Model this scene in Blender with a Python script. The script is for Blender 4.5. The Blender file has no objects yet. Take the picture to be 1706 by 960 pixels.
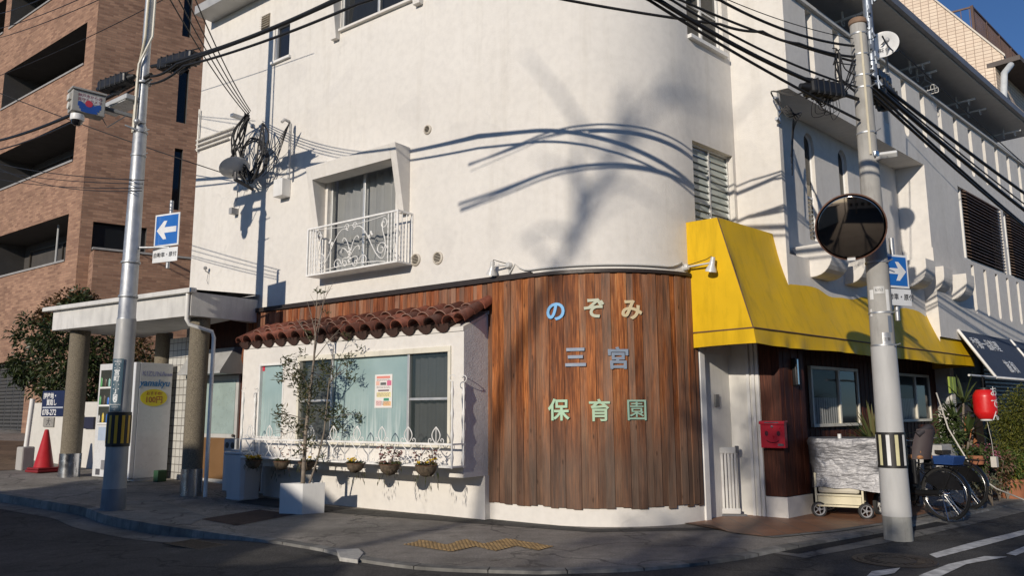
import bpy, bmesh, math, random
from mathutils import Vector, Matrix, noise as mnoise
R = math.radians
S = bpy.context.scene
COL = S.collection

# ------------------------------------------------------------------ camera
FPX, CX, CY, CAMH = 1300.0, 853.0, 480.0, 1.5
_u = Vector((-43, 8224, -1300)).normalized()
_y = Vector((0, 0, -1)); _y = (_y - _u * _y.dot(_u)).normalized()
_x = _y.cross(_u)
MROT = Matrix((_x, _y, _u))
CAM = Vector((0, 0, CAMH))
cd = bpy.data.cameras.new('camera'); cam = bpy.data.objects.new('camera', cd); COL.objects.link(cam)
cam.matrix_world = Matrix.Translation(CAM) @ MROT.to_4x4()
cd.sensor_width = 36; cd.lens = FPX / 1706 * 36; cd.clip_start = .05; cd.clip_end = 2000
S.camera = cam

# ------------------------------------------------------------------ sky, sun, exposure
SUN_TRAVEL = Vector((math.sin(R(28)), math.cos(R(28)), 0)); SUN_EL = R(18)
w = bpy.data.worlds.new('World'); S.world = w; w.use_nodes = True
wn = w.node_tree.nodes; wl = w.node_tree.links
sky = wn.new('ShaderNodeTexSky'); sky.sky_type = 'NISHITA'; sky.sun_disc = False
sky.sun_elevation = SUN_EL
_az = math.atan2(-SUN_TRAVEL.x, -SUN_TRAVEL.y)
sky.sun_rotation = _az
sky.air_density = .8; sky.dust_density = .2; sky.ozone_density = 6.0; sky.altitude = 700
wl.new(sky.outputs[0], wn['Background'].inputs[0]); wn['Background'].inputs[1].default_value = .085
sl = bpy.data.lights.new('sun', 'SUN'); sun = bpy.data.objects.new('sun', sl); COL.objects.link(sun)
sl.energy = 3.45; sl.angle = R(.53); sl.color = (1, .90, .77)
_dir = Vector((SUN_TRAVEL.x * math.cos(SUN_EL), SUN_TRAVEL.y * math.cos(SUN_EL), -math.sin(SUN_EL)))
sun.rotation_euler = _dir.to_track_quat('-Z', 'Y').to_euler(); sun.location = (-20, -25, 25)
vs = S.view_settings; vs.view_transform = 'Standard'; vs.look = 'None'; vs.exposure = .12; vs.gamma = 1
S.cycles.max_bounces = 6; S.cycles.use_denoising = True

# ------------------------------------------------------------------ picture -> place (rays met with real planes)
def ray(px, py): return (MROT @ Vector((px - CX, -(py - CY), -FPX))).normalized()
def onplane(px, py, p0, n):
    d = ray(px, py); return CAM + d * ((p0 - CAM).dot(n) / d.dot(n))
def atY(px, py, Y):
    d = ray(px, py); return CAM + d * (Y / d.y)
def along(p, d, px):
    n = ray(px, 0).cross(ray(px, 900)); return (CAM - p).dot(n) / d.dot(n)
UP = Vector((0, 0, 1))
dA = Vector((-.803, .596, 0)).normalized(); nA = Vector((-dA.y, dA.x, 0))
dB = Vector((.728, .686, 0)).normalized(); nB = Vector((dB.y, -dB.x, 0))
ARC_C = Vector((1.37, 12.33, 0)); ARC_R = 1.8
pA = ARC_C + nA * ARC_R; pB = ARC_C + nB * ARC_R
class Fr:
    def __init__(s, o, ex, ey, ez=UP): s.o, s.x, s.y, s.z = Vector(o), Vector(ex), Vector(ey), Vector(ez)
    def p(s, a, b=0, c=0): return s.o + s.x * a + s.y * b + s.z * c
    def at(s, a, b=0, c=0): return Fr(s.p(a, b, c), s.x, s.y, s.z)
    def uv(s, px, py, off=0):
        q = onplane(px, py, s.o + s.y * off, s.y) - s.o; return q.dot(s.x), q.dot(s.z)
    def inv(s, q): q = q - s.o; return q.dot(s.x), q.dot(s.y), q.dot(s.z)
FA = Fr(pA, dA, nA); FB = Fr(pB, dB, nB); W = Fr((0, 0, 0), (1, 0, 0), (0, 1, 0))
def rotfr(o, ang, up=UP):
    return Fr(o, Vector((math.cos(ang), math.sin(ang), 0)), Vector((-math.sin(ang), math.cos(ang), 0)))
def lookfr(o, n, up=UP):
    """frame at o whose y axis is the facing normal n, x to the viewer's right, z up"""
    n = Vector(n).normalized(); x = up.cross(n).normalized(); return Fr(o, x, n, n.cross(x))

def ground(x, y):
    t = (Vector((x, y, 0)) - pA).dot(dA) - 5.0
    return .045 * (math.log1p(math.exp(t * 2)) / 2 if t < 15 else t)
def G(px, py, lift=0):
    d = ray(px, py); lo, hi = .5, 90.0
    for _ in range(60):
        m = (lo + hi) / 2; q = CAM + d * m
        if q.z > ground(q.x, q.y) + lift: lo = m
        else: hi = m
    return CAM + d * lo
def gz(v): return Vector((v[0], v[1], ground(v[0], v[1])))

# ------------------------------------------------------------------ mesh builder
ORG = {}
class MB:
    def __init__(s): s.v = []; s.f = []; s.mi = []; s.rn = []
    def poly(s, pts, rn=None, mi=0):
        b = len(s.v); s.v += [Vector(p) for p in pts]; s.f.append(list(range(b, b + len(pts)))); s.mi.append(mi); s.rn.append(rn if rn is not None else .5)
    def mesh(s, verts, faces, rn=.5, mi=0):
        b = len(s.v); s.v += [Vector(p) for p in verts]
        for f in faces: s.f.append([b + i for i in f]); s.mi.append(mi); s.rn.append(rn)
    def box(s, fr, a0, a1, b0, b1, c0, c1, rn=.5, mi=0):
        a0, a1 = min(a0, a1), max(a0, a1); b0, b1 = min(b0, b1), max(b0, b1); c0, c1 = min(c0, c1), max(c0, c1)
        P = [fr.p(a, b, c) for c in (c0, c1) for b in (b0, b1) for a in (a0, a1)]
        F = [(0, 2, 3, 1), (4, 5, 7, 6), (0, 1, 5, 4), (2, 6, 7, 3), (0, 4, 6, 2), (1, 3, 7, 5)]
        if fr.x.cross(fr.y).dot(fr.z) < 0: F = [f[::-1] for f in F]
        s.mesh(P, F, rn, mi)
    def prism(s, pts, d, rn=.5, mi=0):
        """polygon pts (3d list) pushed along vector d"""
        n = len(pts); a = [Vector(p) for p in pts]; b = [p + Vector(d) for p in a]
        nor = Vector((0, 0, 0))
        for i in range(n): nor += a[i].cross(a[(i + 1) % n])
        F = [list(range(n))[::-1], list(range(n, 2 * n))] + [(i, (i + 1) % n, n + (i + 1) % n, n + i) for i in range(n)]
        if nor.dot(Vector(d)) < 0: F = [f[::-1] for f in F]
        s.mesh(a + b, F, rn, mi)
    def tube(s, pts, r, seg=8, closed=False, rn=.5, mi=0, caps=True):
        pts = [Vector(p) for p in pts]; n = len(pts)
        rr = r if isinstance(r, (list, tuple)) else [r] * n
        t0 = (pts[1] - pts[0]).normalized(); ref = Vector((0, 0, 1)) if abs(t0.z) < .9 else Vector((1, 0, 0))
        nx = (ref - t0 * ref.dot(t0)).normalized(); V = []; F = []
        for i in range(n):
            if closed: t = pts[(i + 1) % n] - pts[i - 1]
            else: t = pts[min(i + 1, n - 1)] - pts[max(i - 1, 0)]
            if t.length < 1e-9: t = t0.copy()
            t.normalize(); nx = nx - t * nx.dot(t)
            nx = nx.normalized() if nx.length > 1e-6 else t.orthogonal().normalized()
            ny = t.cross(nx)
            for k in range(seg):
                a = 2 * math.pi * k / seg; V.append(pts[i] + (nx * math.cos(a) + ny * math.sin(a)) * rr[i])
        m = n if closed else n - 1
        for i in range(m):
            j = (i + 1) % n
            for k in range(seg):
                l = (k + 1) % seg; F.append((i * seg + k, i * seg + l, j * seg + l, j * seg + k))
        if caps and not closed: F += [list(range(seg))[::-1], [(n - 1) * seg + k for k in range(seg)]]
        s.mesh(V, F, rn, mi)
    def lathe(s, prof, fr, seg=24, rn=.5, mi=0, a0=0, a1=2 * math.pi, sy=1, cap=True):
        """prof: list of (radius, height) about fr.z"""
        full = abs(a1 - a0 - 2 * math.pi) < 1e-6; m = seg if full else seg + 1; V = []; F = []
        for (r, h) in prof:
            for k in range(m):
                a = a0 + (a1 - a0) * k / seg; V.append(fr.p(r * math.cos(a), r * sy * math.sin(a), h))
        for i in range(len(prof) - 1):
            for k in range(seg):
                l = (k + 1) % m; F.append((i * m + k, i * m + l, (i + 1) * m + l, (i + 1) * m + k))
        if full and cap:
            if prof[0][0] > 1e-5: F.append(list(range(m))[::-1])
            if prof[-1][0] > 1e-5: F.append([(len(prof) - 1) * m + k for k in range(m)])
        s.mesh(V, F, rn, mi)
    def ball(s, c, r, seg=12, rings=8, rn=.5, mi=0, sz=1):
        fr = Fr(c, (1, 0, 0), (0, 1, 0))
        s.lathe([(max(1e-6, r * math.sin(math.pi * i / rings)), -r * sz * math.cos(math.pi * i / rings)) for i in range(rings + 1)], fr, seg, rn, mi)
    def wall(s, fr, off, u0, u1, z0, z1, holes=(), depth=.15, rn=.5, mi=0, rmi=None):
        """sheet of wall facing +fr.y with rectangular openings and their reveals"""
        us = sorted({u0, u1} | {h[0] for h in holes} | {h[1] for h in holes}); zs = sorted({z0, z1} | {h[2] for h in holes} | {h[3] for h in holes})
        us = [a for a in us if u0 <= a <= u1]; zs = [a for a in zs if z0 <= a <= z1]
        flip = fr.x.cross(fr.z).dot(fr.y) < 0
        mi0 = mi; rmi = mi if rmi is None else rmi
        def q(P): s.poly(P[::-1] if flip else P, rn, mi)
        for i in range(len(us) - 1):
            for j in range(len(zs) - 1):
                a, b, c, d = us[i], us[i + 1], zs[j], zs[j + 1]; m, n = (a + b) / 2, (c + d) / 2
                if any(h[0] < m < h[1] and h[2] < n < h[3] for h in holes): continue
                q([fr.p(a, off, c), fr.p(b, off, c), fr.p(b, off, d), fr.p(a, off, d)])
        for (a, b, c, d) in holes:
            o2 = off - depth; mi = rmi
            q([fr.p(a, off, c), fr.p(a, off, d), fr.p(a, o2, d), fr.p(a, o2, c)])
            q([fr.p(b, off, d), fr.p(b, off, c), fr.p(b, o2, c), fr.p(b, o2, d)])
            q([fr.p(a, off, d), fr.p(b, off, d), fr.p(b, o2, d), fr.p(a, o2, d)])
            q([fr.p(b, off, c), fr.p(a, off, c), fr.p(a, o2, c), fr.p(b, o2, c)])
    def build(s, name, mats, parent=None, smooth=None, bevel=0, loc=None):
        if not isinstance(mats, (list, tuple)): mats = [mats]
        if parent is not None: org = ORG[parent]
        else:
            if loc is None:
                xs = [v.x for v in s.v]; ys = [v.y for v in s.v]
                loc = Vector(((min(xs) + max(xs)) / 2, (min(ys) + max(ys)) / 2, min(v.z for v in s.v)))
            org = Vector(loc)
        me = bpy.data.meshes.new(name); me.from_pydata([v - org for v in s.v], [], s.f)
        for m in mats: me.materials.append(m)
        me.polygons.foreach_set('material_index', s.mi)
        at = me.attributes.new('rnd', 'FLOAT', 'FACE'); at.data.foreach_set('value', s.rn)
        uv = me.uv_layers.new(name='UVMap'); co = me.vertices
        for p in me.polygons:
            n = p.normal
            if abs(n.z) > .8: ax, ay = Vector((1, 0, 0)), Vector((0, 1, 0))
            else:
                ax = Vector((-n.y, n.x, 0)).normalized(); ay = UP
            for li in p.loop_indices:
                q = co[me.loops[li].vertex_index].co + org; uv.data[li].uv = (q.dot(ax), q.dot(ay))
        o = bpy.data.objects.new(name, me); COL.objects.link(o); ORG[o] = org
        if parent is not None: o.parent = parent
        else: o.location = org
        if smooth is not None:
            me.polygons.foreach_set('use_smooth', [True] * len(me.polygons))
            if smooth < 180:
                me.set_sharp_from_angle(angle=R(smooth))
        if bevel:
            b = o.modifiers.new('bevel', 'BEVEL'); b.width = bevel; b.segments = 2; b.limit_method = 'ANGLE'; b.angle_limit = R(40)
        return o
def tag(o, label=None, cat=None, group=None, kind=None):
    if label: o['label'] = label
    if cat: o['category'] = cat
    if group: o['group'] = group
    if kind: o['kind'] = kind
    return o
def thing(name, label, cat, loc, group=None):
    o = bpy.data.objects.new(name, None); COL.objects.link(o); o.location = loc; ORG[o] = Vector(loc); o.empty_display_size = .2
    return tag(o, label, cat, group)
def crom(P, n=6):
    Q = []; P = [Vector(p) for p in P]
    for i in range(len(P) - 1):
        p0, p1, p2, p3 = P[max(0, i - 1)], P[i], P[i + 1], P[min(len(P) - 1, i + 2)]
        for k in range(n): t = k / n; Q.append(.5 * ((2 * p1) + (p2 - p0) * t + (2 * p0 - 5 * p1 + 4 * p2 - p3) * t * t + (3 * p1 - p0 - 3 * p2 + p3) * t ** 3))
    return Q + [P[-1]]
def copy_tree(o, parent=None):
    c = o.copy(); COL.objects.link(c); ORG[c] = ORG.get(o, Vector((0, 0, 0)))
    if parent is not None: c.parent = parent
    for ch in list(o.children): copy_tree(ch, c)
    return c
def text(body, size, fr, name, mat, parent=None, ext=.004, offset=0, bevel=0, align='CENTER', wfac=1.0, shear=0):
    """lettering lying in fr's x/z plane, facing fr.y (x must run to the reader's right)"""
    cu = bpy.data.curves.new(name, 'FONT'); cu.body = body; cu.size = size; cu.align_x = align; cu.align_y = 'CENTER'
    cu.extrude = ext; cu.offset = offset; cu.bevel_depth = bevel; cu.resolution_u = 4; cu.shear = shear
    t = bpy.data.objects.new(name, cu); COL.objects.link(t)
    bpy.context.view_layer.update()
    me = bpy.data.meshes.new_from_object(t.evaluated_get(bpy.context.evaluated_depsgraph_get()))
    bpy.data.objects.remove(t); bpy.data.curves.remove(cu)
    org = ORG[parent] if parent is not None else fr.o.copy()
    for v in me.vertices: v.co = fr.p(v.co.x * wfac, v.co.z, v.co.y) - org
    if fr.x.cross(fr.z).dot(fr.y) < 0: me.flip_normals()
    me.materials.clear(); me.materials.append(mat); me.name = name
    o = bpy.data.objects.new(name, me); COL.objects.link(o); ORG[o] = org
    if parent is not None: o.parent = parent
    else: o.location = org
    return o

# ------------------------------------------------------------------ materials
def nt(name):
    m = bpy.data.materials.new(name); m.use_nodes = True; t = m.node_tree; return m, t.nodes, t.links, t.nodes['Principled BSDF']
def node(N, kind, **k):
    n = N.new(kind)
    for a, v in k.items():
        if hasattr(n, a) and not (a in n.inputs): setattr(n, a, v)
        else: n.inputs[a].default_value = v
    return n
def ramp(N, L, src, stops, interp='LINEAR'):
    r = N.new('ShaderNodeValToRGB'); e = r.color_ramp.elements; r.color_ramp.interpolation = interp
    while len(e) < len(stops): e.new(.5)
    for i, (p, c) in enumerate(stops):
        e[i].position = p; e[i].color = (*c, 1) if len(c) == 3 else c
    L.new(src, r.inputs[0]); return r.outputs[0]
def mixc(N, L, a, b, f, mode='MIX'):
    n = N.new('ShaderNodeMix'); n.data_type = 'RGBA'; n.blend_type = mode
    for s, v in ((n.inputs[6], a), (n.inputs[7], b), (n.inputs[0], f)):
        if hasattr(v, 'is_linked') or isinstance(v, bpy.types.NodeSocket): L.new(v, s)
        elif isinstance(v, (int, float)): s.default_value = v
        else: s.default_value = (*v, 1)
    return n.outputs[2]
def math_(N, L, op, a, b=0.0):
    n = N.new('ShaderNodeMath'); n.operation = op
    for i, v in enumerate((a, b)):
        if isinstance(v, bpy.types.NodeSocket): L.new(v, n.inputs[i])
        else: n.inputs[i].default_value = v
    return n.outputs[0]
def coord(N, L, kind='UV', scale=(1, 1, 1), rot=(0, 0, 0)):
    t = N.new('ShaderNodeTexCoord'); m = N.new('ShaderNodeMapping'); m.inputs['Scale'].default_value = scale; m.inputs['Rotation'].default_value = rot
    L.new(t.outputs[kind], m.inputs[0]); return m.outputs[0]
def pos(N, L, scale=(1, 1, 1)):
    t = N.new('ShaderNodeNewGeometry'); m = N.new('ShaderNodeMapping'); m.inputs['Scale'].default_value = scale
    L.new(t.outputs['Position'], m.inputs[0]); return m.outputs[0]
def noise(N, L, vec, scale, detail=4, rough=.55):
    n = node(N, 'ShaderNodeTexNoise', Scale=scale, Detail=detail, Roughness=rough); L.new(vec, n.inputs['Vector']); return n.outputs['Fac']
def bump(N, L, B, h, strength, dist=.01, prev=None):
    b = node(N, 'ShaderNodeBump', Strength=strength, Distance=dist); L.new(h, b.inputs['Height'])
    L.new(b.outputs[0], B.inputs['Normal']); return b
MATS = {}
def pbr(name, col, rough=.6, metal=0, var=.12, vs=2.5, bmp=0, bs=60, bd=.004, rnd=0, grime=0, spec=.5, coat=0, trans=0):
    if name in MATS: return MATS[name]
    m, N, L, B = nt(name); v = pos(N, L)
    n1 = noise(N, L, v, vs, 5)
    dark = tuple(c * (1 - var) for c in col); lite = tuple(min(1, c * (1 + var)) for c in col)
    c = ramp(N, L, n1, [(.3, dark), (.7, lite)])
    if rnd:
        a = node(N, 'ShaderNodeAttribute', attribute_name='rnd')
        k = ramp(N, L, a.outputs['Fac'], [(0, (1 - rnd,) * 3), (1, (1 + rnd,) * 3)])
        c = mixc(N, L, c, k, 1.0, 'MULTIPLY')
    if grime:
        g = ramp(N, L, noise(N, L, pos(N, L, (3, 3, .5)), 2.2, 6, .7), [(.5, (0, 0, 0)), (.75, (1, 1, 1))])
        c = mixc(N, L, c, tuple(x * .45 for x in col), math_(N, L, 'MULTIPLY', g, grime))
    L.new(c, B.inputs['Base Color']); B.inputs['Roughness'].default_value = rough; B.inputs['Metallic'].default_value = metal
    B.inputs['Specular IOR Level'].default_value = spec; B.inputs['Coat Weight'].default_value = coat
    if rough > .15:
        rr = ramp(N, L, noise(N, L, v, vs * 4, 3), [(.3, (max(0, rough - .08),) * 3), (.7, (min(1, rough + .08),) * 3)]); L.new(rr, B.inputs['Roughness'])
    if bmp: bump(N, L, B, noise(N, L, v, bs, 3), bmp, bd)
    MATS[name] = m; return m
def m_stucco(name, col, strong=.5, scale=90, streak=.25):
    m, N, L, B = nt(name); v = pos(N, L)
    a = noise(N, L, v, .55, 5, .6); st = noise(N, L, pos(N, L, (2.2, 2.2, .16)), 2.0, 6, .65); fine = noise(N, L, v, 9, 4)
    c = ramp(N, L, a, [(.3, tuple(x * .93 for x in col)), (.7, col)])
    c = mixc(N, L, c, tuple(x * .72 for x in (col[0], col[1] * .97, col[2] * .9)), math_(N, L, 'MULTIPLY', ramp(N, L, st, [(.52, (0, 0, 0)), (.78, (1, 1, 1))]), streak))
    c = mixc(N, L, c, ramp(N, L, fine, [(.3, (.93,) * 3), (.6, (1, 1, 1))]), 1, 'MULTIPLY')
    vo = node(N, 'ShaderNodeTexVoronoi', feature='DISTANCE_TO_EDGE', Scale=.32); dv = N.new('ShaderNodeVectorMath'); dv.operation = 'ADD'; L.new(v, dv.inputs[0]); nn = node(N, 'ShaderNodeTexNoise', Scale=1.4, Detail=6); L.new(v, nn.inputs['Vector']); L.new(nn.outputs['Color'], dv.inputs[1]); L.new(dv.outputs[0], vo.inputs['Vector'])
    ck = ramp(N, L, vo.outputs['Distance'], [(.0025, (1, 1, 1)), (.006, (0, 0, 0))]); c = mixc(N, L, c, tuple(x * .6 for x in col), math_(N, L, 'MULTIPLY', math_(N, L, 'MULTIPLY', ck, ramp(N, L, a, [(.52, (0, 0, 0)), (.6, (1, 1, 1))])), .22))
    pt = ramp(N, L, noise(N, L, v, .9, 1), [(.62, (1, 1, 1)), (.63, (.965, .965, .97))]); c = mixc(N, L, c, pt, 1, 'MULTIPLY')
    L.new(c, B.inputs['Base Color']); B.inputs['Roughness'].default_value = .85; B.inputs['Specular IOR Level'].default_value = .25
    h = math_(N, L, 'ADD', noise(N, L, v, scale, 4, .6), math_(N, L, 'MULTIPLY', noise(N, L, v, 3.0, 3), 1.5))
    bump(N, L, B, h, strong, .012); return m
def m_wood(name, stops, gray=.4, bottom=None, bmp=.4, rough=.65):
    m, N, L, B = nt(name)
    at = node(N, 'ShaderNodeAttribute', attribute_name='rnd').outputs['Fac']
    off = N.new('ShaderNodeCombineXYZ'); L.new(math_(N, L, 'MULTIPLY', at, 37.0), off.inputs[2]); L.new(math_(N, L, 'MULTIPLY', at, 11.0), off.inputs[0])
    def shifted(sc):
        a = N.new('ShaderNodeVectorMath'); a.operation = 'ADD'; L.new(pos(N, L, sc), a.inputs[0]); L.new(off.outputs[0], a.inputs[1]); return a.outputs[0]
    g1 = noise(N, L, shifted((14, 14, .9)), 2.4, 6, .65); g2 = noise(N, L, shifted((40, 40, 1.3)), 2.5, 4, .6); blot = noise(N, L, shifted((3.2, 3.2, .55)), 1.6, 4, .6)
    c = ramp(N, L, math_(N, L, 'ADD', math_(N, L, 'MULTIPLY', g1, .80), math_(N, L, 'MULTIPLY', at, .20)), stops)
    c = mixc(N, L, c, ramp(N, L, g2, [(.36, (.42, .38, .36)), (.58, (1.12, 1.08, 1.02))]), .9, 'MULTIPLY')
    if gray:
        k = ramp(N, L, math_(N, L, 'ADD', math_(N, L, 'MULTIPLY', blot, .8), math_(N, L, 'MULTIPLY', math_(N, L, 'FRACT', math_(N, L, 'MULTIPLY', at, 17.3)), .4)), [(.5, (0, 0, 0)), (.8, (gray,) * 3)])
        c = mixc(N, L, c, (.24, .195, .155), k)
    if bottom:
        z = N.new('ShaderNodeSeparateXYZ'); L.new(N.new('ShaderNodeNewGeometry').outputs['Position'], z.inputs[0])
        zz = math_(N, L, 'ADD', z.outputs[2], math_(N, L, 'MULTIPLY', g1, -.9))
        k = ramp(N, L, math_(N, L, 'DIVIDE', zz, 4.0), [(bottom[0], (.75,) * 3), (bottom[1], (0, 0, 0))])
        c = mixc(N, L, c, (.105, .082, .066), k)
    stn = ramp(N, L, noise(N, L, shifted((1.6, 1.6, .22)), 2.2, 5, .65), [(.40, (.42, .37, .34)), (.60, (1.08, 1.05, 1.0))])
    c = mixc(N, L, c, stn, .75 if gray else 0.0, 'MULTIPLY')
    # knots
    vo = node(N, 'ShaderNodeTexVoronoi', Scale=1.0); L.new(shifted((7, 7, 2.2)), vo.inputs['Vector'])
    kn = ramp(N, L, vo.outputs['Distance'], [(.03, (1, 1, 1)), (.11, (0, 0, 0))])
    c = mixc(N, L, c, (.03, .015, .008), math_(N, L, 'MULTIPLY', kn, .8))
    L.new(c, B.inputs['Base Color']); B.inputs['Roughness'].default_value = rough; B.inputs['Specular IOR Level'].default_value = .3
    bump(N, L, B, g2, bmp, .006); return m
def m_brick(name, c1, c2, mortar, bw, bh, ms=.012, off=.5, bmp=.5, rough=.8, noisev=.3, freq=2):
    m, N, L, B = nt(name); v = coord(N, L, 'UV')
    b = node(N, 'ShaderNodeTexBrick', Color1=(*c1, 1), Color2=(*c2, 1), Mortar=(*mortar, 1), Scale=1.0, offset=off, offset_frequency=freq)
    b.inputs['Brick Width'].default_value = bw; b.inputs['Row Height'].default_value = bh; b.inputs['Mortar Size'].default_value = ms; b.inputs['Bias'].default_value = -.1
    b.inputs['Mortar Smooth'].default_value = .1
    L.new(v, b.inputs['Vector'])
    c = mixc(N, L, b.outputs['Color'], ramp(N, L, noise(N, L, pos(N, L), 1.1, 6, .65), [(.3, (1 - noisev,) * 3), (.7, (1.05,) * 3)]), 1, 'MULTIPLY')
    L.new(c, B.inputs['Base Color']); B.inputs['Roughness'].default_value = rough; B.inputs['Specular IOR Level'].default_value = .3
    if bmp: bump(N, L, B, math_(N, L, 'SUBTRACT', 1.0, b.outputs['Fac']), bmp, .008)
    return m
def m_asphalt(name, col, spread=.5, grain=220, patch=.35, warm=0):
    m, N, L, B = nt(name); v = pos(N, L)
    n1 = noise(N, L, v, grain, 2, .7); n2 = noise(N, L, v, .7, 6, .6); n3 = noise(N, L, v, 5, 5, .65)
    n0 = math_(N, L, 'ADD', math_(N, L, 'MULTIPLY', n1, .6), math_(N, L, 'MULTIPLY', noise(N, L, v, 42, 3, .75), .4))
    c = ramp(N, L, n0, [(.36, tuple(x * (1 - spread) for x in col)), (.52, col), (.66, tuple(min(1, x * (1 + spread * 1.7)) for x in col))])
    c = mixc(N, L, c, ramp(N, L, n2, [(.3, (1 - patch,) * 3), (.7, (1 + patch * .5,) * 3)]), 1, 'MULTIPLY')
    c = mixc(N, L, c, ramp(N, L, n3, [(.25, (.72,) * 3), (.7, (1.12,) * 3)]), 1, 'MULTIPLY')
    sp_ = ramp(N, L, noise(N, L, v, 1.9, 5, .7), [(.60, (1, 1, 1)), (.72, (.55, .53, .50))]); c = mixc(N, L, c, sp_, 1, 'MULTIPLY')
    # hairline cracks
    vo = node(N, 'ShaderNodeTexVoronoi', feature='DISTANCE_TO_EDGE', Scale=.55)
    dv = N.new('ShaderNodeVectorMath'); dv.operation = 'ADD'; L.new(v, dv.inputs[0])
    nn = node(N, 'ShaderNodeTexNoise', Scale=2.0, Detail=5); L.new(v, nn.inputs['Vector']); L.new(nn.outputs['Color'], dv.inputs[1]); L.new(dv.outputs[0], vo.inputs['Vector'])
    k = ramp(N, L, vo.outputs['Distance'], [(.007, (1, 1, 1)), (.016, (0, 0, 0))])
    c = mixc(N, L, c, tuple(x * .35 for x in col), math_(N, L, 'MULTIPLY', k, .8))
    L.new(c, B.inputs['Base Color']); B.inputs['Roughness'].default_value = .88; B.inputs['Specular IOR Level'].default_value = .3
    bump(N, L, B, n1, .6, .006); return m
def m_glass(name, tint=(.02, .025, .025), rough=.04, alpha=.35):
    """window glass: mirror-like coat over a see-through sheet"""
    m, N, L, B = nt(name); B.inputs['Base Color'].default_value = (*tint, 1); B.inputs['Roughness'].default_value = rough
    B.inputs['Specular IOR Level'].default_value = .6; B.inputs['Alpha'].default_value = alpha
    bump(N, L, B, noise(N, L, pos(N, L), 1.3, 2), .06, .03); return m
def m_emit(name, col, st):
    m, N, L, B = nt(name); B.inputs['Base Color'].default_value = (*col, 1); B.inputs['Emission Color'].default_value = (*col, 1); B.inputs['Emission Strength'].default_value = st; return m

STUCCO = m_stucco('white_stucco', (.73, .70, .65), .35, 70, .38)
STUCCO_R = m_stucco('rough_gray_stucco', (.76, .75, .73), .55, 45, .1)
PLASTER = m_stucco('bay_plaster', (.74, .71, .66), .2, 120, .18)
CONC = m_stucco('weathered_concrete', (.40, .385, .36), .4, 60, .5)
GRAYSTUC = m_stucco('grey_rendered_wall', (.66, .64, .60), .4, 80, .35)
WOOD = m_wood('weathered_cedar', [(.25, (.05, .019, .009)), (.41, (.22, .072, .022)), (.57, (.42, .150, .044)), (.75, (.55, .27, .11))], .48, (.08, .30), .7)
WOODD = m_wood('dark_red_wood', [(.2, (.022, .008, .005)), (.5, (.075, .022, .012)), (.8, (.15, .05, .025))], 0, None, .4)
WOODS = m_wood('reddish_eave_boards', [(.2, (.10, .03, .014)), (.5, (.30, .095, .035)), (.8, (.42, .19, .09))], .5, None, .5)
DARKTRIM = pbr('dark_brown_metal', (.035, .026, .022), .5, .2)
WHITEP = pbr('white_paint', (.74, .73, .70), .45, grime=.3)
WHITEIRON = pbr('white_iron_paint', (.80, .79, .76), .4, grime=.35, vs=9)
ALU = pbr('aluminium_sash', (.62, .62, .60), .4, .55, .06)
BRONZE = pbr('bronze_sash', (.10, .085, .07), .45, .4)
BLACKP = pbr('black_plastic', (.012, .012, .013), .45)
CABLE = pbr('cable_rubber', (.01, .01, .011), .55)
GALV = pbr('galvanised_steel', (.42, .435, .45), .5, .7, .14, 6, grime=.35)
STEEL = pbr('stainless_steel', (.60, .60, .60), .22, 1.0, .05)
RUST = pbr('rusty_iron', (.17, .075, .04), .8, .2, .4, 8)
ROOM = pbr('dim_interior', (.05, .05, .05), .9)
GLASS = m_glass('window_glass')
GLASSD = m_glass('dark_window_glass', (.012, .014, .016), .05, .8)

# ================================================================== GROUND
def smooth(t): t = max(0, min(1, t)); return t * t * (3 - 2 * t)
def road_drop(x, y):
    u = (Vector((x, y, 0)) - pA).dot(dA); return .022 + .10 * smooth((u - 1.6) / 2.6)
ASPH = m_asphalt('road_asphalt', (.078, .074, .069), .6, 120, .4)
PAVE = m_asphalt('worn_pavement_asphalt', (.30, .275, .24), .5, 120, .4)
KERBM = m_asphalt('kerb_concrete', (.20, .195, .18), .3, 120, .4)
LINEM = pbr('worn_road_paint', (.60, .60, .58), .7, .2, .35, 9, grime=.8)
def sheet(name, mat, xs, ys, zf, kind='structure', inside=None):
    b = MB(); nx, ny = len(xs), len(ys)
    V = [Vector((x, y, zf(x, y))) for y in ys for x in xs]
    F = [(j * nx + i, j * nx + i + 1, (j + 1) * nx + i + 1, (j + 1) * nx + i) for j in range(ny - 1) for i in range(nx - 1)]
    b.mesh(V, F); return tag(b.build(name, mat, loc=(0, 0, 0), smooth=180), kind=kind)
def steps(a, b, n): return [a + (b - a) * i / n for i in range(n + 1)]
_ax = [-160, -100, -60, -40] + steps(-30, 30, 120) + [40, 60, 100, 160]
_ay = [-120, -60, -30] + steps(-20, 40, 120) + [55, 80, 120, 160]
sheet('road', ASPH, _ax, _ay, lambda x, y: ground(x, y) - road_drop(x, y))
def resample(P, n):
    P = [Vector(p) for p in P]; d = [0]
    for i in range(1, len(P)): d.append(d[-1] + (P[i] - P[i - 1]).length)
    out = []; k = 0
    for i in range(n + 1):
        t = d[-1] * i / n
        while k < len(P) - 2 and d[k + 1] < t: k += 1
        f = (t - d[k]) / max(1e-9, d[k + 1] - d[k]); out.append(P[k].lerp(P[k + 1], min(1, max(0, f))))
    return out
KPX = [(0, 824), (139, 846), (176, 860), (270, 877), (360, 890), (469, 905), (536, 916), (600, 934), (680, 945), (750, 950), (900, 954), (1050, 950), (1163, 940), (1240, 929), (1300, 916), (1400, 899), (1480, 885), (1560, 868), (1640, 851), (1720, 833)]
K0 = [G(*p) for p in KPX]
K0 = [gz(K0[0] + dA * 45 + nA * 2)] + [gz(K0[0] + dA * 12 + nA * .5)] + K0 + [gz(K0[-1] + dB * 40)]
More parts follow.
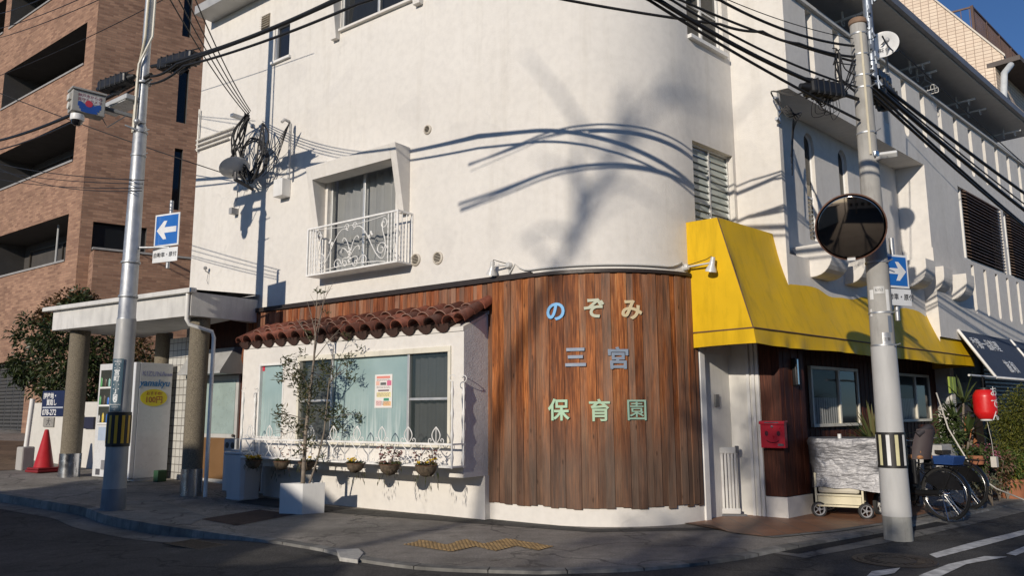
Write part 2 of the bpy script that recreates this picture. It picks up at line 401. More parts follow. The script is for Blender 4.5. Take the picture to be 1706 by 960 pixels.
KERB = [gz(p) for p in resample(K0, 420)]
def offset_line(P, d):
    out = []
    for i in range(len(P)):
        t = P[min(i + 1, len(P) - 1)] - P[max(i - 1, 0)]; t.z = 0; t.normalize(); out.append(P[i] + Vector((-t.y, t.x, 0)) * d)
    return out
INNER = resample([pA + dA * 60 - nA * 8, pA + dA * 9 - nA * 3, pA - nA * 2.5 - dA * 1.0, pB + dB * 8 - nB * 3, pB + dB * 60 - nB * 6], 420)
K1 = [gz(p) for p in offset_line(KERB, .15)]
def loft(name, A_, B_, rows, mat, lift=0, zf=None, **k):
    b = MB(); V = []; n = len(A_)
    for j in range(rows + 1):
        for i in range(n):
            q = A_[i].lerp(B_[i], j / rows); V.append(Vector((q.x, q.y, (zf or ground)(q.x, q.y) + lift)))
    b.mesh(V, [(j * n + i, j * n + i + 1, (j + 1) * n + i + 1, (j + 1) * n + i) for j in range(rows) for i in range(n - 1)])
    return tag(b.build(name, mat, loc=(0, 0, 0), smooth=180), **k)
loft('pavement', PAVE, K1, INNER, 24, kind='structure') if False else None
# the pavement proper starts behind the kerb stones
b = MB(); V = []; n = len(K1); rows = 30
for j in range(rows + 1):
    for i in range(n):
        q = K1[i].lerp(INNER[i], (j / rows) ** 1.3); V.append(Vector((q.x, q.y, ground(q.x, q.y))))
b.mesh(V, [(j * n + i, j * n + i + 1, (j + 1) * n + i + 1, (j + 1) * n + i) for j in range(rows) for i in range(n - 1)])
tag(b.build('pavement', PAVE, loc=(0, 0, 0), smooth=180), kind='structure')
# kerb stones, each .6 m with a thin joint
b = MB(); L_ = 0; rnd_ = random.Random(3)
KF = offset_line(KERB, -.015); col = .5; acc = 0
for i in range(len(KERB) - 1):
    a, c = KERB[i], KERB[i + 1]; seg = (c - a).length; acc += seg
    a2, c2 = K1[i], K1[i + 1]
    if acc > .6: acc = 0; col = rnd_.random(); c = c - (c - a) * (min(.012, seg * .5) / max(seg, 1e-6)); c2 = c2 - (c2 - a2) * (min(.012, seg * .5) / max(seg, 1e-6))
    t = Vector((0, 0, .008)); zb = -road_drop(a.x, a.y) - .06
    b.poly([a + t, c + t, c2 + t, a2 + t], col)
    b.poly([KF[i] + Vector((0, 0, zb)), KF[i + 1] + Vector((0, 0, zb)), c + t, a + t], col)
    b.poly([a2 + t, c2 + t, c2 - UP * .05, a2 - UP * .05], col)
KS = pbr('kerb_stone', (.21, .205, .19), .85, 0, .3, 6, .7, 150, .005, rnd=.3, grime=.7, spec=.2)
tag(b.build('kerb', KS, loc=(0, 0, 0)), kind='structure')
# concrete gutter strips beside the kerb
gi = [i for i, p in enumerate(KERB)]
def gutter(i0, i1, wd, mat, name):
    A_ = [p for p in offset_line(KERB, -.02)][i0:i1]; B_ = [p for p in offset_line(KERB, -wd)][i0:i1]
    loft(name, B_, A_, 2, mat, .005, lambda x, y: ground(x, y) - road_drop(x, y), kind='structure')
def knear(px, py):
    q = G(px, py); return min(range(len(KERB)), key=lambda i: (KERB[i] - q).length)
gutter(0, knear(360, 890), .42, KERBM, 'gutter')
gutter(knear(1290, 918), len(KERB) - 1, .40, KERBM, 'gutter')
def patch(name, px, mat, lift, drop=False, kind='structure', sub=0):
    b = MB(); P = []
    for p in px:
        q = G(*p); P.append(Vector((q.x, q.y, ground(q.x, q.y) + lift - (road_drop(q.x, q.y) if drop else 0))))
    b.poly(P); return tag(b.build(name, mat, loc=(0, 0, 0)), kind=kind)
CONCP = m_asphalt('concrete_apron', (.23, .225, .21), .2, 120, .35)
patch('pavement_apron', [(182, 858), (200, 838), (262, 833), (345, 862), (318, 875), (272, 875)], CONCP, .004)
patch('pavement_repair', [(335, 866), (432, 850), (492, 858), (395, 877)], m_asphalt('reddish_repair', (.085, .055, .045), .4, 150, .3), .004)
patch('pavement_strip', [(390, 838), (440, 830), (560, 846), (820, 866), (985, 882), (1180, 880), (1210, 884), (985, 888), (800, 874), (560, 856)], m_asphalt('mortar_edge_strip', (.085, .082, .076), .4, 150, .4), .004)
patch('road_patch', [(1300, 918), (1480, 882), (1560, 868), (1583, 872), (1470, 893), (1330, 921)], m_asphalt('fresh_asphalt', (.03, .03, .031), .5, 160, .25), .009, True)
b = MB(); P = [G(*p) for p in [(560, 918), (598, 917), (606, 924), (596, 936), (566, 932)]]; b.prism([p + UP * .016 for p in P], (0, 0, -.09))
tag(b.build('corner_kerb_stone', pbr('pale_granite', (.42, .41, .38), .8, 0, .2, 30, .5, 120, spec=.2), bevel=.006), 'pale stone block set into the kerb at the dropped corner', 'kerb stone')
# painted lines of the side road
for px in ([(1548, 922), (1620, 902), (1680, 888), (1720, 878), (1720, 886), (1630, 910), (1560, 928)], [(1452, 950), (1500, 944), (1490, 953), (1440, 962)],
           [(1530, 957), (1580, 938), (1640, 925), (1678, 926), (1610, 938), (1550, 966)], [(1676, 921), (1730, 899), (1730, 909), (1692, 924)],
           [(90, 846), (130, 850), (128, 853), (88, 849)][:0]):
    if px: patch('road_line', px, LINEM, .008, True)
# tiled terrace under the awning
TERR = m_brick('terracotta_tiles', (.30, .150, .085), (.235, .115, .065), (.15, .11, .085), .30, .30, .008, 0, .25, .5, .3, 1)
f_ = [G(1186, 877), G(1215, 889), G(1276, 896), G(1380, 886), G(1469, 873), G(1540, 858), G(1612, 841), G(1668, 828)]
k_ = [FB.p(u, -1.7) for u in (-.5, .1, .7, 1.6, 2.6, 4.2, 6.2, 8.6)]
loft('tiled_terrace', resample(f_, 60), resample(k_, 60), 8, TERR, .012, kind='structure')
loft('terrace_edge', [p + nB * .11 for p in resample(f_, 60)], resample(f_, 60), 1, KERBM, .010, kind='structure')
# tactile blocks
YEL = pbr('worn_yellow_block', (.30, .20, .088), .75, 0, .3, 8, .4, 150, grime=.8)
tac = thing('tactile_paving', 'worn yellow studded guide blocks laid in a zigzag on the pavement', 'tactile paving', G(800, 910))
TP = [(675, 909), (703, 901), (744, 909), (776, 900), (808, 908), (844, 899), (923, 912), (896, 919), (859, 911), (825, 920), (793, 912), (750, 921)]
TPW = [G(*p) for p in TP]
b = MB()
for q in ((0, 1, 2, 11), (2, 3, 10, 11), (3, 4, 9, 10), (4, 5, 8, 9), (5, 6, 7, 8)): m_ = sum((TPW[i] for i in q), Vector()) / len(q); b.poly([m_ + (TPW[i] - m_) * .985 + UP * .009 for i in q], rnd_.random())
b.build('block_slab', YEL, tac)
def inpoly(x, y, P):
    c = False; j = len(P) - 1
    for i in range(len(P)):
        if (P[i].y > y) != (P[j].y > y) and x < (P[j].x - P[i].x) * (y - P[i].y) / (P[j].y - P[i].y) + P[i].x: c = not c
        j = i
    return c
b = MB(); x0 = min(p.x for p in TPW); x1 = max(p.x for p in TPW); y0 = min(p.y for p in TPW); y1 = max(p.y for p in TPW)
fr_ = Fr(TPW[0], dA * -1, nA); 
for i in range(-60, 60):
    for j in range(-60, 60):
        q = fr_.p(i * .06, j * .06)
        if inpoly(q.x, q.y, TPW): b.lathe([(.019, .009), (.016, .0135), (.009, .0145)], Fr(Vector((q.x, q.y, ground(q.x, q.y))), (1, 0, 0), (0, 1, 0)), 7, rnd_.random())
tag(b.build('stud', YEL, tac), kind='stuff')
# manhole and drain
mh = G(1490, 931); mh.z -= road_drop(mh.x, mh.y)
t = thing('manhole_cover', 'round patterned iron manhole cover in the side road before the right pole', 'manhole', mh)
IRON = pbr('worn_cast_iron', (.055, .043, .034), .6, .3, .3, 14, .4, 90)
b = MB(); fr = Fr(mh, (1, 0, 0), (0, 1, 0)); b.lathe([(.40, .004), (.395, .010), (.355, .010), (.35, .006)], fr, 40, cap=False); b.build('rim', IRON, t)
b = MB(); b.lathe([(.348, .002), (.345, .010), (.30, .010), (.295, .006), (.2, .006), (.195, .010), (.15, .010), (.145, .006), (1e-4, .006)], fr, 40)
for k in range(24):
    a = k * math.pi / 12; f2 = rotfr(mh, a); b.box(f2, .21, .285, -.012, .012, .004, .011)
b.build('cover_plate', IRON, t)
b = MB(); q = [G(*p) for p in [(272, 893), (345, 893), (362, 909), (330, 905)]]
q = G(330, 903); q.z -= road_drop(q.x, q.y); f2 = Fr(q, dA * -1, nA)
for k in range(14): b.box(f2, -.40 + k * .06, -.365 + k * .06, -.17, .17, .002, .014)
b.box(f2, -.44, .46, -.19, -.165, .002, .013); b.box(f2, -.44, .46, .165, .19, .002, .013)
tag(b.build('drain_grate', IRON), 'iron drain grate in the gutter at the foot of the left kerb', 'drain grate')

# ================================================================== WHITE CORNER BUILDING
ZF, ZTOP = 3.38, 12.5
UL = FA.uv(318, 440)[0]           # left end of the street wall
bl = thing('white_building', 'white rendered corner building with a rounded wooden ground floor', 'building', Vector((1.4, 12.3, 0)))
SASH = WHITEP
def sash_window(fr, u0, u1, z0, z1, off, parent, frame=ALU, glass=GLASS, n=2, curtain=None, wd=.045, name='window', mid=0, depthroom=.9):
    """sliding window: frame + mullions as one part, panes and curtain as sub-parts"""
    a, c = min(u0, u1), max(u0, u1); b = MB()
    b.box(fr, a, c, off - .05, off + .03, z0, z0 + wd); b.box(fr, a, c, off - .05, off + .03, z1 - wd, z1)
    b.box(fr, a, a + wd, off - .048, off + .028, z0 + wd, z1 - wd); b.box(fr, c - wd, c, off - .048, off + .028, z0 + wd, z1 - wd)
    for k in range(1, n):
        m = a + (c - a) * k / n; b.box(fr, m - wd * .55, m + wd * .55, off - .03, off + .012, z0 + wd, z1 - wd)
    if mid: b.box(fr, a + wd, c - wd, off - .032, off + .008, z0 + (z1 - z0) * mid - wd * .3, z0 + (z1 - z0) * mid + wd * .3)
    f = b.build(name, frame, parent, bevel=.004)
    g = MB()
    for k in range(n):
        m0 = a + (c - a) * k / n; m1 = a + (c - a) * (k + 1) / n; o2 = off - .02 + (k % 2) * .012
        g.poly([fr.p(m0, o2, z0), fr.p(m1, o2, z0), fr.p(m1, o2, z1), fr.p(m0, o2, z1)])
    g.build('pane', glass, f)
    if curtain:
        g = MB(); N_ = 60; V = []
        for i in range(N_ + 1):
            m = a + (c - a) * i / N_; o2 = off - .13 + .03 * math.sin(i * .9) + .015 * math.sin(i * 2.3 + 1)
            V += [fr.p(m, o2, z0), fr.p(m, o2 * 1, z1)]
        g.mesh(V, [(2 * i, 2 * i + 2, 2 * i + 3, 2 * i + 1) for i in range(N_)]); g.build('curtain', curtain, f, smooth=180)
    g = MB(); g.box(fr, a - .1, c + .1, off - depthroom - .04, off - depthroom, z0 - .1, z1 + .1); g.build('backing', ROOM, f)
    return f
CURT = pbr('pale_curtain', (.52, .53, .52), .9, 0, .1)
CURTG = pbr('grey_curtain', (.26, .27, .27), .9, 0, .1)
# ---- openings of the street wall (plane A)
wu1, wz1 = FA.uv(547, 296); wu0, _ = FA.uv(660, 270); _, wz0 = FA.uv(662, 402)
W1 = (wu0, wu1, wz0 - .35, wz1)
su1, sz1 = FA.uv(459, 44); su0, sz0 = FA.uv(482, 93); W2 = (su0, su1, sz0, sz1)
tu1, tz0 = FA.uv(568, 50); tu0, tz0b = FA.uv(693, 3); W3 = (tu0, tu1, tz0, tz0 + 1.3)
b = MB(); b.wall(FA, 0, 0, UL, ZF, ZTOP, [W1, W2, W3], .16)
b.wall(Fr(FA.p(UL), nA * -1, dA), 0, 0, 9, -.2, ZTOP)
# rounded corner
NA_ = 48; a0 = math.atan2(nA.y, nA.x); a1 = math.atan2(nB.y, nB.x)
ang = [a0 + (a1 - a0) * i / NA_ for i in range(NA_ + 1)]
def arc(a, r, z): return Vector((ARC_C.x + r * math.cos(a), ARC_C.y + r * math.sin(a), z))
zs = steps(ZF, ZTOP, 24)
for i in range(NA_):
    for j in range(24): b.poly([arc(ang[i], ARC_R, zs[j]), arc(ang[i + 1], ARC_R, zs[j]), arc(ang[i + 1], ARC_R, zs[j + 1]), arc(ang[i], ARC_R, zs[j + 1])])
# B side: window wall, jutting corner, arched bay, louvre section
lu0, lz1 = FB.uv(1153, 236); lu1, lz1b = FB.uv(1228, 263); _, lz0 = FB.uv(1190, 372)
lu0 = max(lu0, .02); lu1 = 1.22
LZ0, LZ1 = 4.20, FB.uv(1190, 248)[1]
UC = 1.302; O1, O2 = .70, .90
k1, k1z = FB.uv(1140, 60); UW0, UW1 = .02, 1.10
b.wall(FB, 0, 0, UC, 2.3, ZTOP, [(lu0, lu1, LZ0, LZ1), (lu0, lu1 - .1, FB.uv(1190, 82)[1], 9.3)], .14)
FC = Fr(FB.p(UC), dA * -1, Vector((dA.y, -dA.x, 0)) * 1)   # the A-parallel face of the jutting part; y faces the camera's left
FC = Fr(FB.p(UC), dA * -1, nA)
T1 = .71; T2 = .855                                        # run out along -dA to the wall line and to the balcony line
ZS = 6.40                                                  # soffit of the third-floor balcony
b.wall(FC, 0, 0, T1, 2.3, ZS, (), .1); b.wall(FC, 0, 0, T2 + .03, ZS, ZTOP, (), .1)
C1 = FC.p(T1); C2 = FC.p(T2 + .03)
u1c = FB.inv(C1)[0]; o1c = FB.inv(C1)[1]; u2c = FB.inv(C2)[0]; o2c = FB.inv(C2)[1]
UE = 7.0                                                   # end of the arched bay
def arch_sheet(b, fr, off, u0, u1, z0, z1, arches, depth, down=False, mi=0, revmi=None):
    """wall sheet with round-headed (or round-footed) openings: arches = (ua, ub, za, zb)"""
    us = sorted({u0, u1} | {a[0] for a in arches} | {a[1] for a in arches})
    def q(P): b.poly([fr.p(*p) for p in P], None, mi)
    for i in range(len(us) - 1):
        a, c = us[i], us[i + 1]; m = (a + c) / 2
        h = [x for x in arches if x[0] < m < x[1]]
        if not h: q([(a, off, z0), (c, off, z0), (c, off, z1), (a, off, z1)]); continue
        _, _, za, zb = h[0]; r = (c - a) / 2; n = 10; sq = lambda t: r * math.sin(t)
        if not down:
            if za > z0: q([(a, off, z0), (c, off, z0), (c, off, za), (a, off, za)])
            cp = [(m - r * math.cos(math.pi * k / n), zb - r + sq(math.pi * k / n)) for k in range(n + 1)]; edge = z1
            path = [(a, za)] + cp + [(c, za)]
        else:
            if zb < z1: q([(a, off, zb), (c, off, zb), (c, off, z1), (a, off, z1)])
            cp = [(m - r * math.cos(math.pi * k / n), za + r - sq(math.pi * k / n)) for k in range(n + 1)]; edge = z0
            path = [(a, zb)] + cp + [(c, zb)]
        for k in range(n): q([(cp[k][0], off, cp[k][1]), (cp[k + 1][0], off, cp[k + 1][1]), (cp[k + 1][0], off, edge), (cp[k][0], off, edge)])
        for k in range(len(path) - 1):
            P = [fr.p(path[k][0], off, path[k][1]), fr.p(path[k + 1][0], off, path[k + 1][1]), fr.p(path[k + 1][0], off - depth, path[k + 1][1]), fr.p(path[k][0], off - depth, path[k][1])]
            b.poly(P, None, mi if revmi is None else revmi)
        b.poly([fr.p(path[0][0], off, path[0][1]), fr.p(path[-1][0], off, path[-1][1]), fr.p(path[-1][0], off - depth, path[-1][1]), fr.p(path[0][0], off - depth, path[0][1])], None, mi)
def uvw(px0, px1, pyt, pyb, off): 
    m = (px0 + px1) / 2; return (FB.uv(px0, (pyt + pyb) / 2, off)[0], FB.uv(px1, (pyt + pyb) / 2, off)[0], FB.uv(m, pyb, off)[1], FB.uv(m, pyt, off)[1])
ARO = o2c - .52; o1k = o1c; zLedge = FB.uv(1400, 446, o1c)[1]
aw = [uvw(1341, 1364, 230, 408, ARO), uvw(1397, 1420, 255, 425, ARO), uvw(1493, 1514, 299, 440, ARO), uvw(1535, 1556, 319, 452, ARO)]
zA0 = min(a[2] for a in aw) ; zA1 = sum(a[3] for a in aw) / 4; zA0 = sum(a[2] for a in aw) / 4
wA = .36
AR = [((a[0] + a[1]) / 2 - wA / 2, (a[0] + a[1]) / 2 + wA / 2, zA0, zA1) for a in aw]
arch_sheet(b, FB, ARO, u1c, UE, zLedge - .05, ZS, AR, .11)
b.box(FB, u1c + .002, UE, ARO - .1, o1c, 2.6, zLedge); b.box(FB, u1c + .002, u1c + .10, ARO + .002, o1c, zLedge, ZS - .002)
# pier at the end of the bay and the louvre section
UE2 = UE; FE = Fr(FB.p(UE, ARO), dA * -1, nA)
TE = (o1c + .18 - ARO) / abs((dA * -1).dot(nB)); b.wall(FE, 0, 0, TE, 2.6, ZS, (), .1)
CE = FE.p(TE); uCE, oCE, _ = FB.inv(CE)
ULV = 9.05
UR = 30.0
lvz1 = ZS - .05; lvz0 = 4.72
LV = [(ULV, ULV + 3.1), (ULV + 3.3, ULV + 6.3), (ULV + 6.5, ULV + 9.5)]
b.wall(FB, oCE, uCE, UR, lvz0 - .03, ZS, [(a, c, lvz0, lvz1) for a, c in LV], .25)
GR = [(9.35 + k * .86, 9.35 + k * .86 + .20, 3.55, lvz0 - .10) for k in range(16)]
arch_sheet(b, FB, oCE + .02, uCE, UR, 2.9, lvz0 - .032, GR, .16, True)
b.wall(Fr(FB.p(uCE, oCE - .4), nB, dB * -1), 0, 0, .42, 2.9, lvz0 - .032)
# third-floor balcony front with round-footed grooves
ZC = 8.02
GB = [(u2c + .75 + k * 1.0, u2c + .75 + k * 1.0 + .24, ZS + .42, ZC - .02) for k in range(36) if u2c + .75 + k * 1.0 < UR - 1]
arch_sheet(b, FB, o2c, u2c, UR, ZS, ZC, GB, .20, True)
b.poly([FB.p(u2c, o2c, ZS), FB.p(UR, o2c, ZS), FB.p(UR, -.4, ZS), FB.p(UC - .02, -.4, ZS)])
b.poly([FB.p(u2c - .3, -1.4, ZS), FB.p(UR, -1.4, ZS), FB.p(UR, -1.4, ZTOP), FB.p(u2c - .3, -1.4, ZTOP)])
b.box(FB, u2c + .12, UR, o2c - .30, o2c - .205, ZS + .05, ZC)
wall = b.build('wall', STUCCO, bl)
b = MB(); b.box(FB, u2c + .12, UR, o2c - .32, o2c + .06, ZC + .002, ZC + .07); b.build('balcony_cap', GRAYSTUC, bl, bevel=.01)
# eave slab over the balcony
EO = o2c + .55; EZ = 8.62
b = MB(); b.box(FB, u2c - .6, 14.0, -2.5, EO, EZ, EZ + .16); ev = b.build('eave_slab', GRAYSTUC, bl)
b = MB(); b.box(FB, u2c - .6, 14.0, EO + .002, EO + .09, EZ + .03, EZ + .17); b.build('eave_fascia', pbr('lead_grey_metal', (.20, .20, .21), .5, .3), bl)
b = MB(); q0 = FA.uv(328, 22, .45); b.box(FA, q0[0] - 5, q0[0] + .1, -.3, .45, q0[1], q0[1] + .2); b.build('eave_gutter', pbr('grey_sheet_metal', (.42, .42, .41), .5, .2), bl, bevel=.01)
# arched windows
ARCHG = m_glass('leaded_glass', (.10, .14, .13), .15, .9)
LEAD = pbr('white_lead_lines', (.55, .57, .55), .5)
for a in AR:
    u0, u1, z0, z1 = a; r = (u1 - u0) / 2; o = ARO - .085
    g = MB(); zt = z1 - r; P = [(u0, z0), (u1, z0)] + [((u0 + u1) / 2 + r * math.cos(math.pi * k / 12), zt + r * math.sin(math.pi * k / 12)) for k in range(13)]
    f = MB(); f.tube([FB.p(x, o + .01, z) for x, z in P], .022, 6, True); f.box(FB, u0, u1, o - .01, o + .02, z0 + .75, z0 + .79)
    fo = f.build('arched_window', WHITEP, bl)
    g.poly([FB.p(x, o, z) for x, z in P]); g.build('pane', GLASSD, fo)
    l = MB()
    for k in range(14):
        zz = z0 + .02 + k * .075
        if zz > z0 + .68: break
        l.tube([FB.p(u0, o + .012, zz), FB.p(u1, o + .012, zz + .12)], .006, 4); l.tube([FB.p(u1, o + .012, zz), FB.p(u0, o + .012, zz + .12)], .006, 4)
    l.build('lattice', LEAD, fo)
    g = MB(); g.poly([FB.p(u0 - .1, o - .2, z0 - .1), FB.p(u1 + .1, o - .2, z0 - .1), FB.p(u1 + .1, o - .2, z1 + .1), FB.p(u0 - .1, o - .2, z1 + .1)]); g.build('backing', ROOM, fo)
# scoop-shaped planters under the arched windows
for px_, py_, wpl in ((1347, 408, .62), (1404, 424, .5), (1508, 434, .5), (1539, 447, .5), (1577, 459, .5)):
    ol = o1c if px_ < 1570 else oCE - .05; u_l, zt = FB.uv(px_, py_, ol); hw = wpl / 2; m = u_l + hw; dp = .36; hh = .52
    prof = [(-.3 if px_ < 1570 else 0, zt)] + [(dp, zt)] + [(dp * math.cos(t) ** .8 if math.cos(t) > 0 else 0, zt - .16 - (hh - .16) * math.sin(t)) for t in steps(0, math.pi / 2, 8)]
    p = MB(); p.prism([FB.p(m - hw, ol + .002 + x, z) for x, z in prof], dB * (2 * hw)); p.build('window_planter', STUCCO, bl, bevel=.012)
# louvre windows
LVS = pbr('brown_louvre_slat', (.17, .112, .086), .55, .1, .3, 5, rnd=.3)
for a, c in LV:
    f = MB()
    for x in (a + .03, c - .09): f.box(FB, x, x + .06, oCE - .12, oCE - .04, lvz0, lvz1)
    f.box(FB, a + .03, c - .03, oCE - .122, oCE - .038, lvz0, lvz0 + .05)
    f.box(FB, a + .32, a + .37, oCE - .1, oCE - .05, lvz0 + .05, lvz1)
    fo = f.build('louvre_window', WHITEP, bl); s_ = MB(); k = 0; z = lvz0 + .07
    while z < lvz1 - .03:
        s_.prism([FB.p(a + .42, oCE - .07, z + .05), FB.p(a + .42, oCE + .035, z), FB.p(a + .42, oCE + .035, z + .012), FB.p(a + .42, oCE - .07, z + .062)], dB * (c - a - .54), random.Random(k).random()); k += 1; z += .075
    s_.build('slat', LVS, fo)
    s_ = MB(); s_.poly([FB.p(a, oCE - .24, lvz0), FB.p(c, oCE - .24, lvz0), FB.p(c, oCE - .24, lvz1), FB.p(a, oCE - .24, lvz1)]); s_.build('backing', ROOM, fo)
# jalousie window beside the rounded corner, and the one above it
def jalousie(fr, u0, u1, z0, z1, off, name, parent):
    f = MB(); wd = .035
    f.box(fr, u0, u1, off - .04, off + .02, z0, z0 + wd); f.box(fr, u0, u1, off - .04, off + .02, z1 - wd, z1)
    for x in (u0, (u0 + u1) / 2 - wd / 2, u1 - wd): f.box(fr, x, x + wd, off - .038, off + .018, z0 + wd, z1 - wd)
    fo = f.build(name, ALU, parent); g = MB(); z = z0 + .06; h = .105
    while z < z1 - .06:
        for x0, x1 in ((u0 + wd, (u0 + u1) / 2 - wd / 2), ((u0 + u1) / 2 + wd / 2, u1 - wd)):
            g.prism([fr.p(x0, off - .020, z + h), fr.p(x0, off + .008, z - .012), fr.p(x0, off + .012, z - .012), fr.p(x0, off - .016, z + h)], fr.x * (x1 - x0), .5)
        z += h
    g.build('glass_louvre', m_glass('louvre_glass', (.36, .41, .38), .18, .9) if 'lg' not in MATS else MATS['lg'], fo)
    g = MB(); g.poly([fr.p(u0, off - .35, z0), fr.p(u1, off - .35, z0), fr.p(u1, off - .35, z1), fr.p(u0, off - .35, z1)]); g.build('backing', pbr('mid_interior', (.16, .17, .16), .9), fo)
jalousie(FB, lu0, lu1, LZ0, LZ1, -.1, 'jalousie_window', bl)
zz = FB.uv(1190, 82)[1]
sash_window(FB, lu0, lu1 - .1, zz, 9.3, -.09, bl, WHITEP, GLASSD, 2, None, .05, mid=.28)
b = MB(); b.box(FB, lu0 + .0, lu1 - .08, .002, .07, zz - .06, zz - .002); b.build('window_sill', WHITEP, bl)
# windows of plane A
sash_window(FA, W1[0], W1[1], W1[2], W1[3], -.1, bl, ALU, GLASS, 2, CURT, .05)
sash_window(FA, W2[0], W2[1], W2[2], W2[3], -.05, bl, WHITEP, GLASSD, 1, None, .045)
b = MB(); b.box(FA, W2[0] - .06, W2[1] + .05, .002, .06, W2[2] - .05, W2[2] - .002); b.build('window_sill', WHITEP, bl)
sash_window(FA, W3[0], W3[1], W3[2], W3[3], -.05, bl, ALU, GLASSD, 2, CURTG, .05)
for u in (W3[1] + .02, W3[0] - .17): b = MB(); b.prism([FA.p(u, .002, W3[2] - .18), FA.p(u, .10, W3[2] - .18), FA.p(u, .30, W3[2] + 1.35), FA.p(u, .002, W3[2] + 1.35)], dA * .15); b.build('window_surround', STUCCO, bl, bevel=.006)
b = MB()
b.box(FA, W3[0], W3[1], .002, .07, W3[2] - .05, W3[2] - .002); b.build('window_sill', STUCCO, bl, bevel=.006)
# tapered hood round the balcony window
hb = MB(); hu0 = FA.uv(664, 300, .2)[0] - .06; hu1 = FA.uv(519, 340, .2)[0]; hzt = FA.uv(664, 234, .36)[1]; hzb = FA.uv(684, 354, .05)[1]
ot, ob = .36, .13; fw = .13
def hpt(u, z, k=0): return FA.p(u, .002 if k else ot + (ob - ot) * (hzt - z) / (hzt - hzb), z)
def slab(u0, u1, z0, z1):
    hb.mesh([hpt(u0, z0), hpt(u1, z0), hpt(u1, z1), hpt(u0, z1), hpt(u0, z0, 1), hpt(u1, z0, 1), hpt(u1, z1, 1), hpt(u0, z1, 1)], [(0, 3, 2, 1), (4, 5, 6, 7), (0, 1, 5, 4), (3, 7, 6, 2), (0, 4, 7, 3), (1, 2, 6, 5)])
slab(hu0, hu0 + fw, hzb, hzt); slab(hu1 - fw, hu1, hzb - .12, hzt); slab(hu0 + fw, hu1 - fw, hzt - .24, hzt)
hb.build('window_hood', STUCCO, bl, bevel=.006)
# flashing band at the foot of the white wall
b = MB(); b.box(FA, 0, 6.35, .002, .075, ZF - .012, ZF + .065)
for i in range(NA_):
    P = [arc(ang[i], ARC_R + .002, ZF - .012), arc(ang[i + 1], ARC_R + .002, ZF - .012), arc(ang[i + 1], ARC_R + .002, ZF + .05), arc(ang[i], ARC_R + .002, ZF + .05)]
    Q = [arc(ang[i], ARC_R + .075, ZF - .012), arc(ang[i + 1], ARC_R + .075, ZF - .012), arc(ang[i + 1], ARC_R + .075, ZF + .035), arc(ang[i], ARC_R + .075, ZF + .035)]
    if i < NA_ - 3: b.mesh(P + Q, [(0, 1, 5, 4), (4, 5, 6, 7), (7, 6, 2, 3), (0, 3, 2, 1)] )
b.build('flashing', DARKTRIM, bl)
# ground-floor core wall and base of the rounded corner
b = MB()
b.wall(FA, -.03, -.1, 6.3, -.3, ZF + .05, (), .1)
for i in range(NA_): b.poly([arc(ang[i], ARC_R - .03, -.3), arc(ang[i + 1], ARC_R - .03, -.3), arc(ang[i + 1], ARC_R - .03, ZF + .05), arc(ang[i], ARC_R - .03, ZF + .05)])
b.poly([arc(ang[-5], ARC_R - .03, -.3), arc(ang[-5], ARC_R - 1.0, -.3), arc(ang[-5], ARC_R - 1.0, ZF), arc(ang[-5], ARC_R - .03, ZF)])
b.build('core_wall', GRAYSTUC, bl)
b = MB(); uW0 = FA.uv(816, 700)[0]
b.box(FA, 0, uW0 + .25, -.03, .008, -.3, .27)
iE = min(range(NA_), key=lambda i: abs(-(MROT.transposed() @ (arc(ang[i], ARC_R, .5) - CAM)).x / (MROT.transposed() @ (arc(ang[i], ARC_R, .5) - CAM)).z * FPX + CX - 1181))
aE = ang[iE]
n_ = 40; A2 = [a0 + (aE + .04 - a0) * i / n_ for i in range(n_ + 1)]
for i in range(n_):
    b.poly([arc(A2[i], ARC_R + .008, -.3), arc(A2[i + 1], ARC_R + .008, -.3), arc(A2[i + 1], ARC_R + .008, .27), arc(A2[i], ARC_R + .008, .27)])
    b.poly([arc(A2[i], ARC_R + .008, .27), arc(A2[i + 1], ARC_R + .008, .27), arc(A2[i + 1], ARC_R - .03, .27), arc(A2[i], ARC_R - .03, .27)])
b.build('base_course', PLASTER, bl, smooth=30)
# cedar cladding: overlapping vertical boards
b = MB(); rw = random.Random(11)
def board(o, tx, nn, wd, z0, z1, th, k):
    fr = Fr(o, tx, nn); rn = rw.random(); t2 = .013 if k % 2 else 0
    b.box(fr, -wd / 2, wd / 2, t2, t2 + th, z0, z1, rn)
bw = .106; u = uW0 + .02; k = 0
while u > .0:
    board(FA.p(u - bw / 2, .010), dA, nA, bw + .012 * (k % 2), .235 + rw.uniform(-.012, .012), ZF - .016, .02, k); u -= bw; k += 1
s = -u / ARC_R; a = a0 + max(0, s) 
while a < aE:
    m = a + bw / 2 / ARC_R; nn = Vector((math.cos(m), math.sin(m), 0)); tx = Vector((-nn.y, nn.x, 0))
    board(Vector((ARC_C.x, ARC_C.y, 0)) + nn * (ARC_R + .010), tx, nn, bw + .012 * (k % 2), .235 + rw.uniform(-.02, .02), ZF - .016, .02, k); a += bw / ARC_R; k += 1
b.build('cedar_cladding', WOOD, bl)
# board strip above the bay roof
b = MB(); rw = random.Random(5); u = uW0 + .04; k = 0; uS1 = FA.uv(428, 530)[0] + .25
while u < uS1:
    fr = Fr(FA.p(u, .004), dA, nA); z0 = 2.93 + rw.uniform(-.02, .02) - (.7 if u > uS1 - .75 else 0); t2 = .008 if k % 2 else 0
    b.box(fr, 0, .085 + .01 * (k % 2), t2, t2 + .016, z0, ZF - .02, rw.random()); u += .085; k += 1
b.build('board_strip', WOODS, bl)
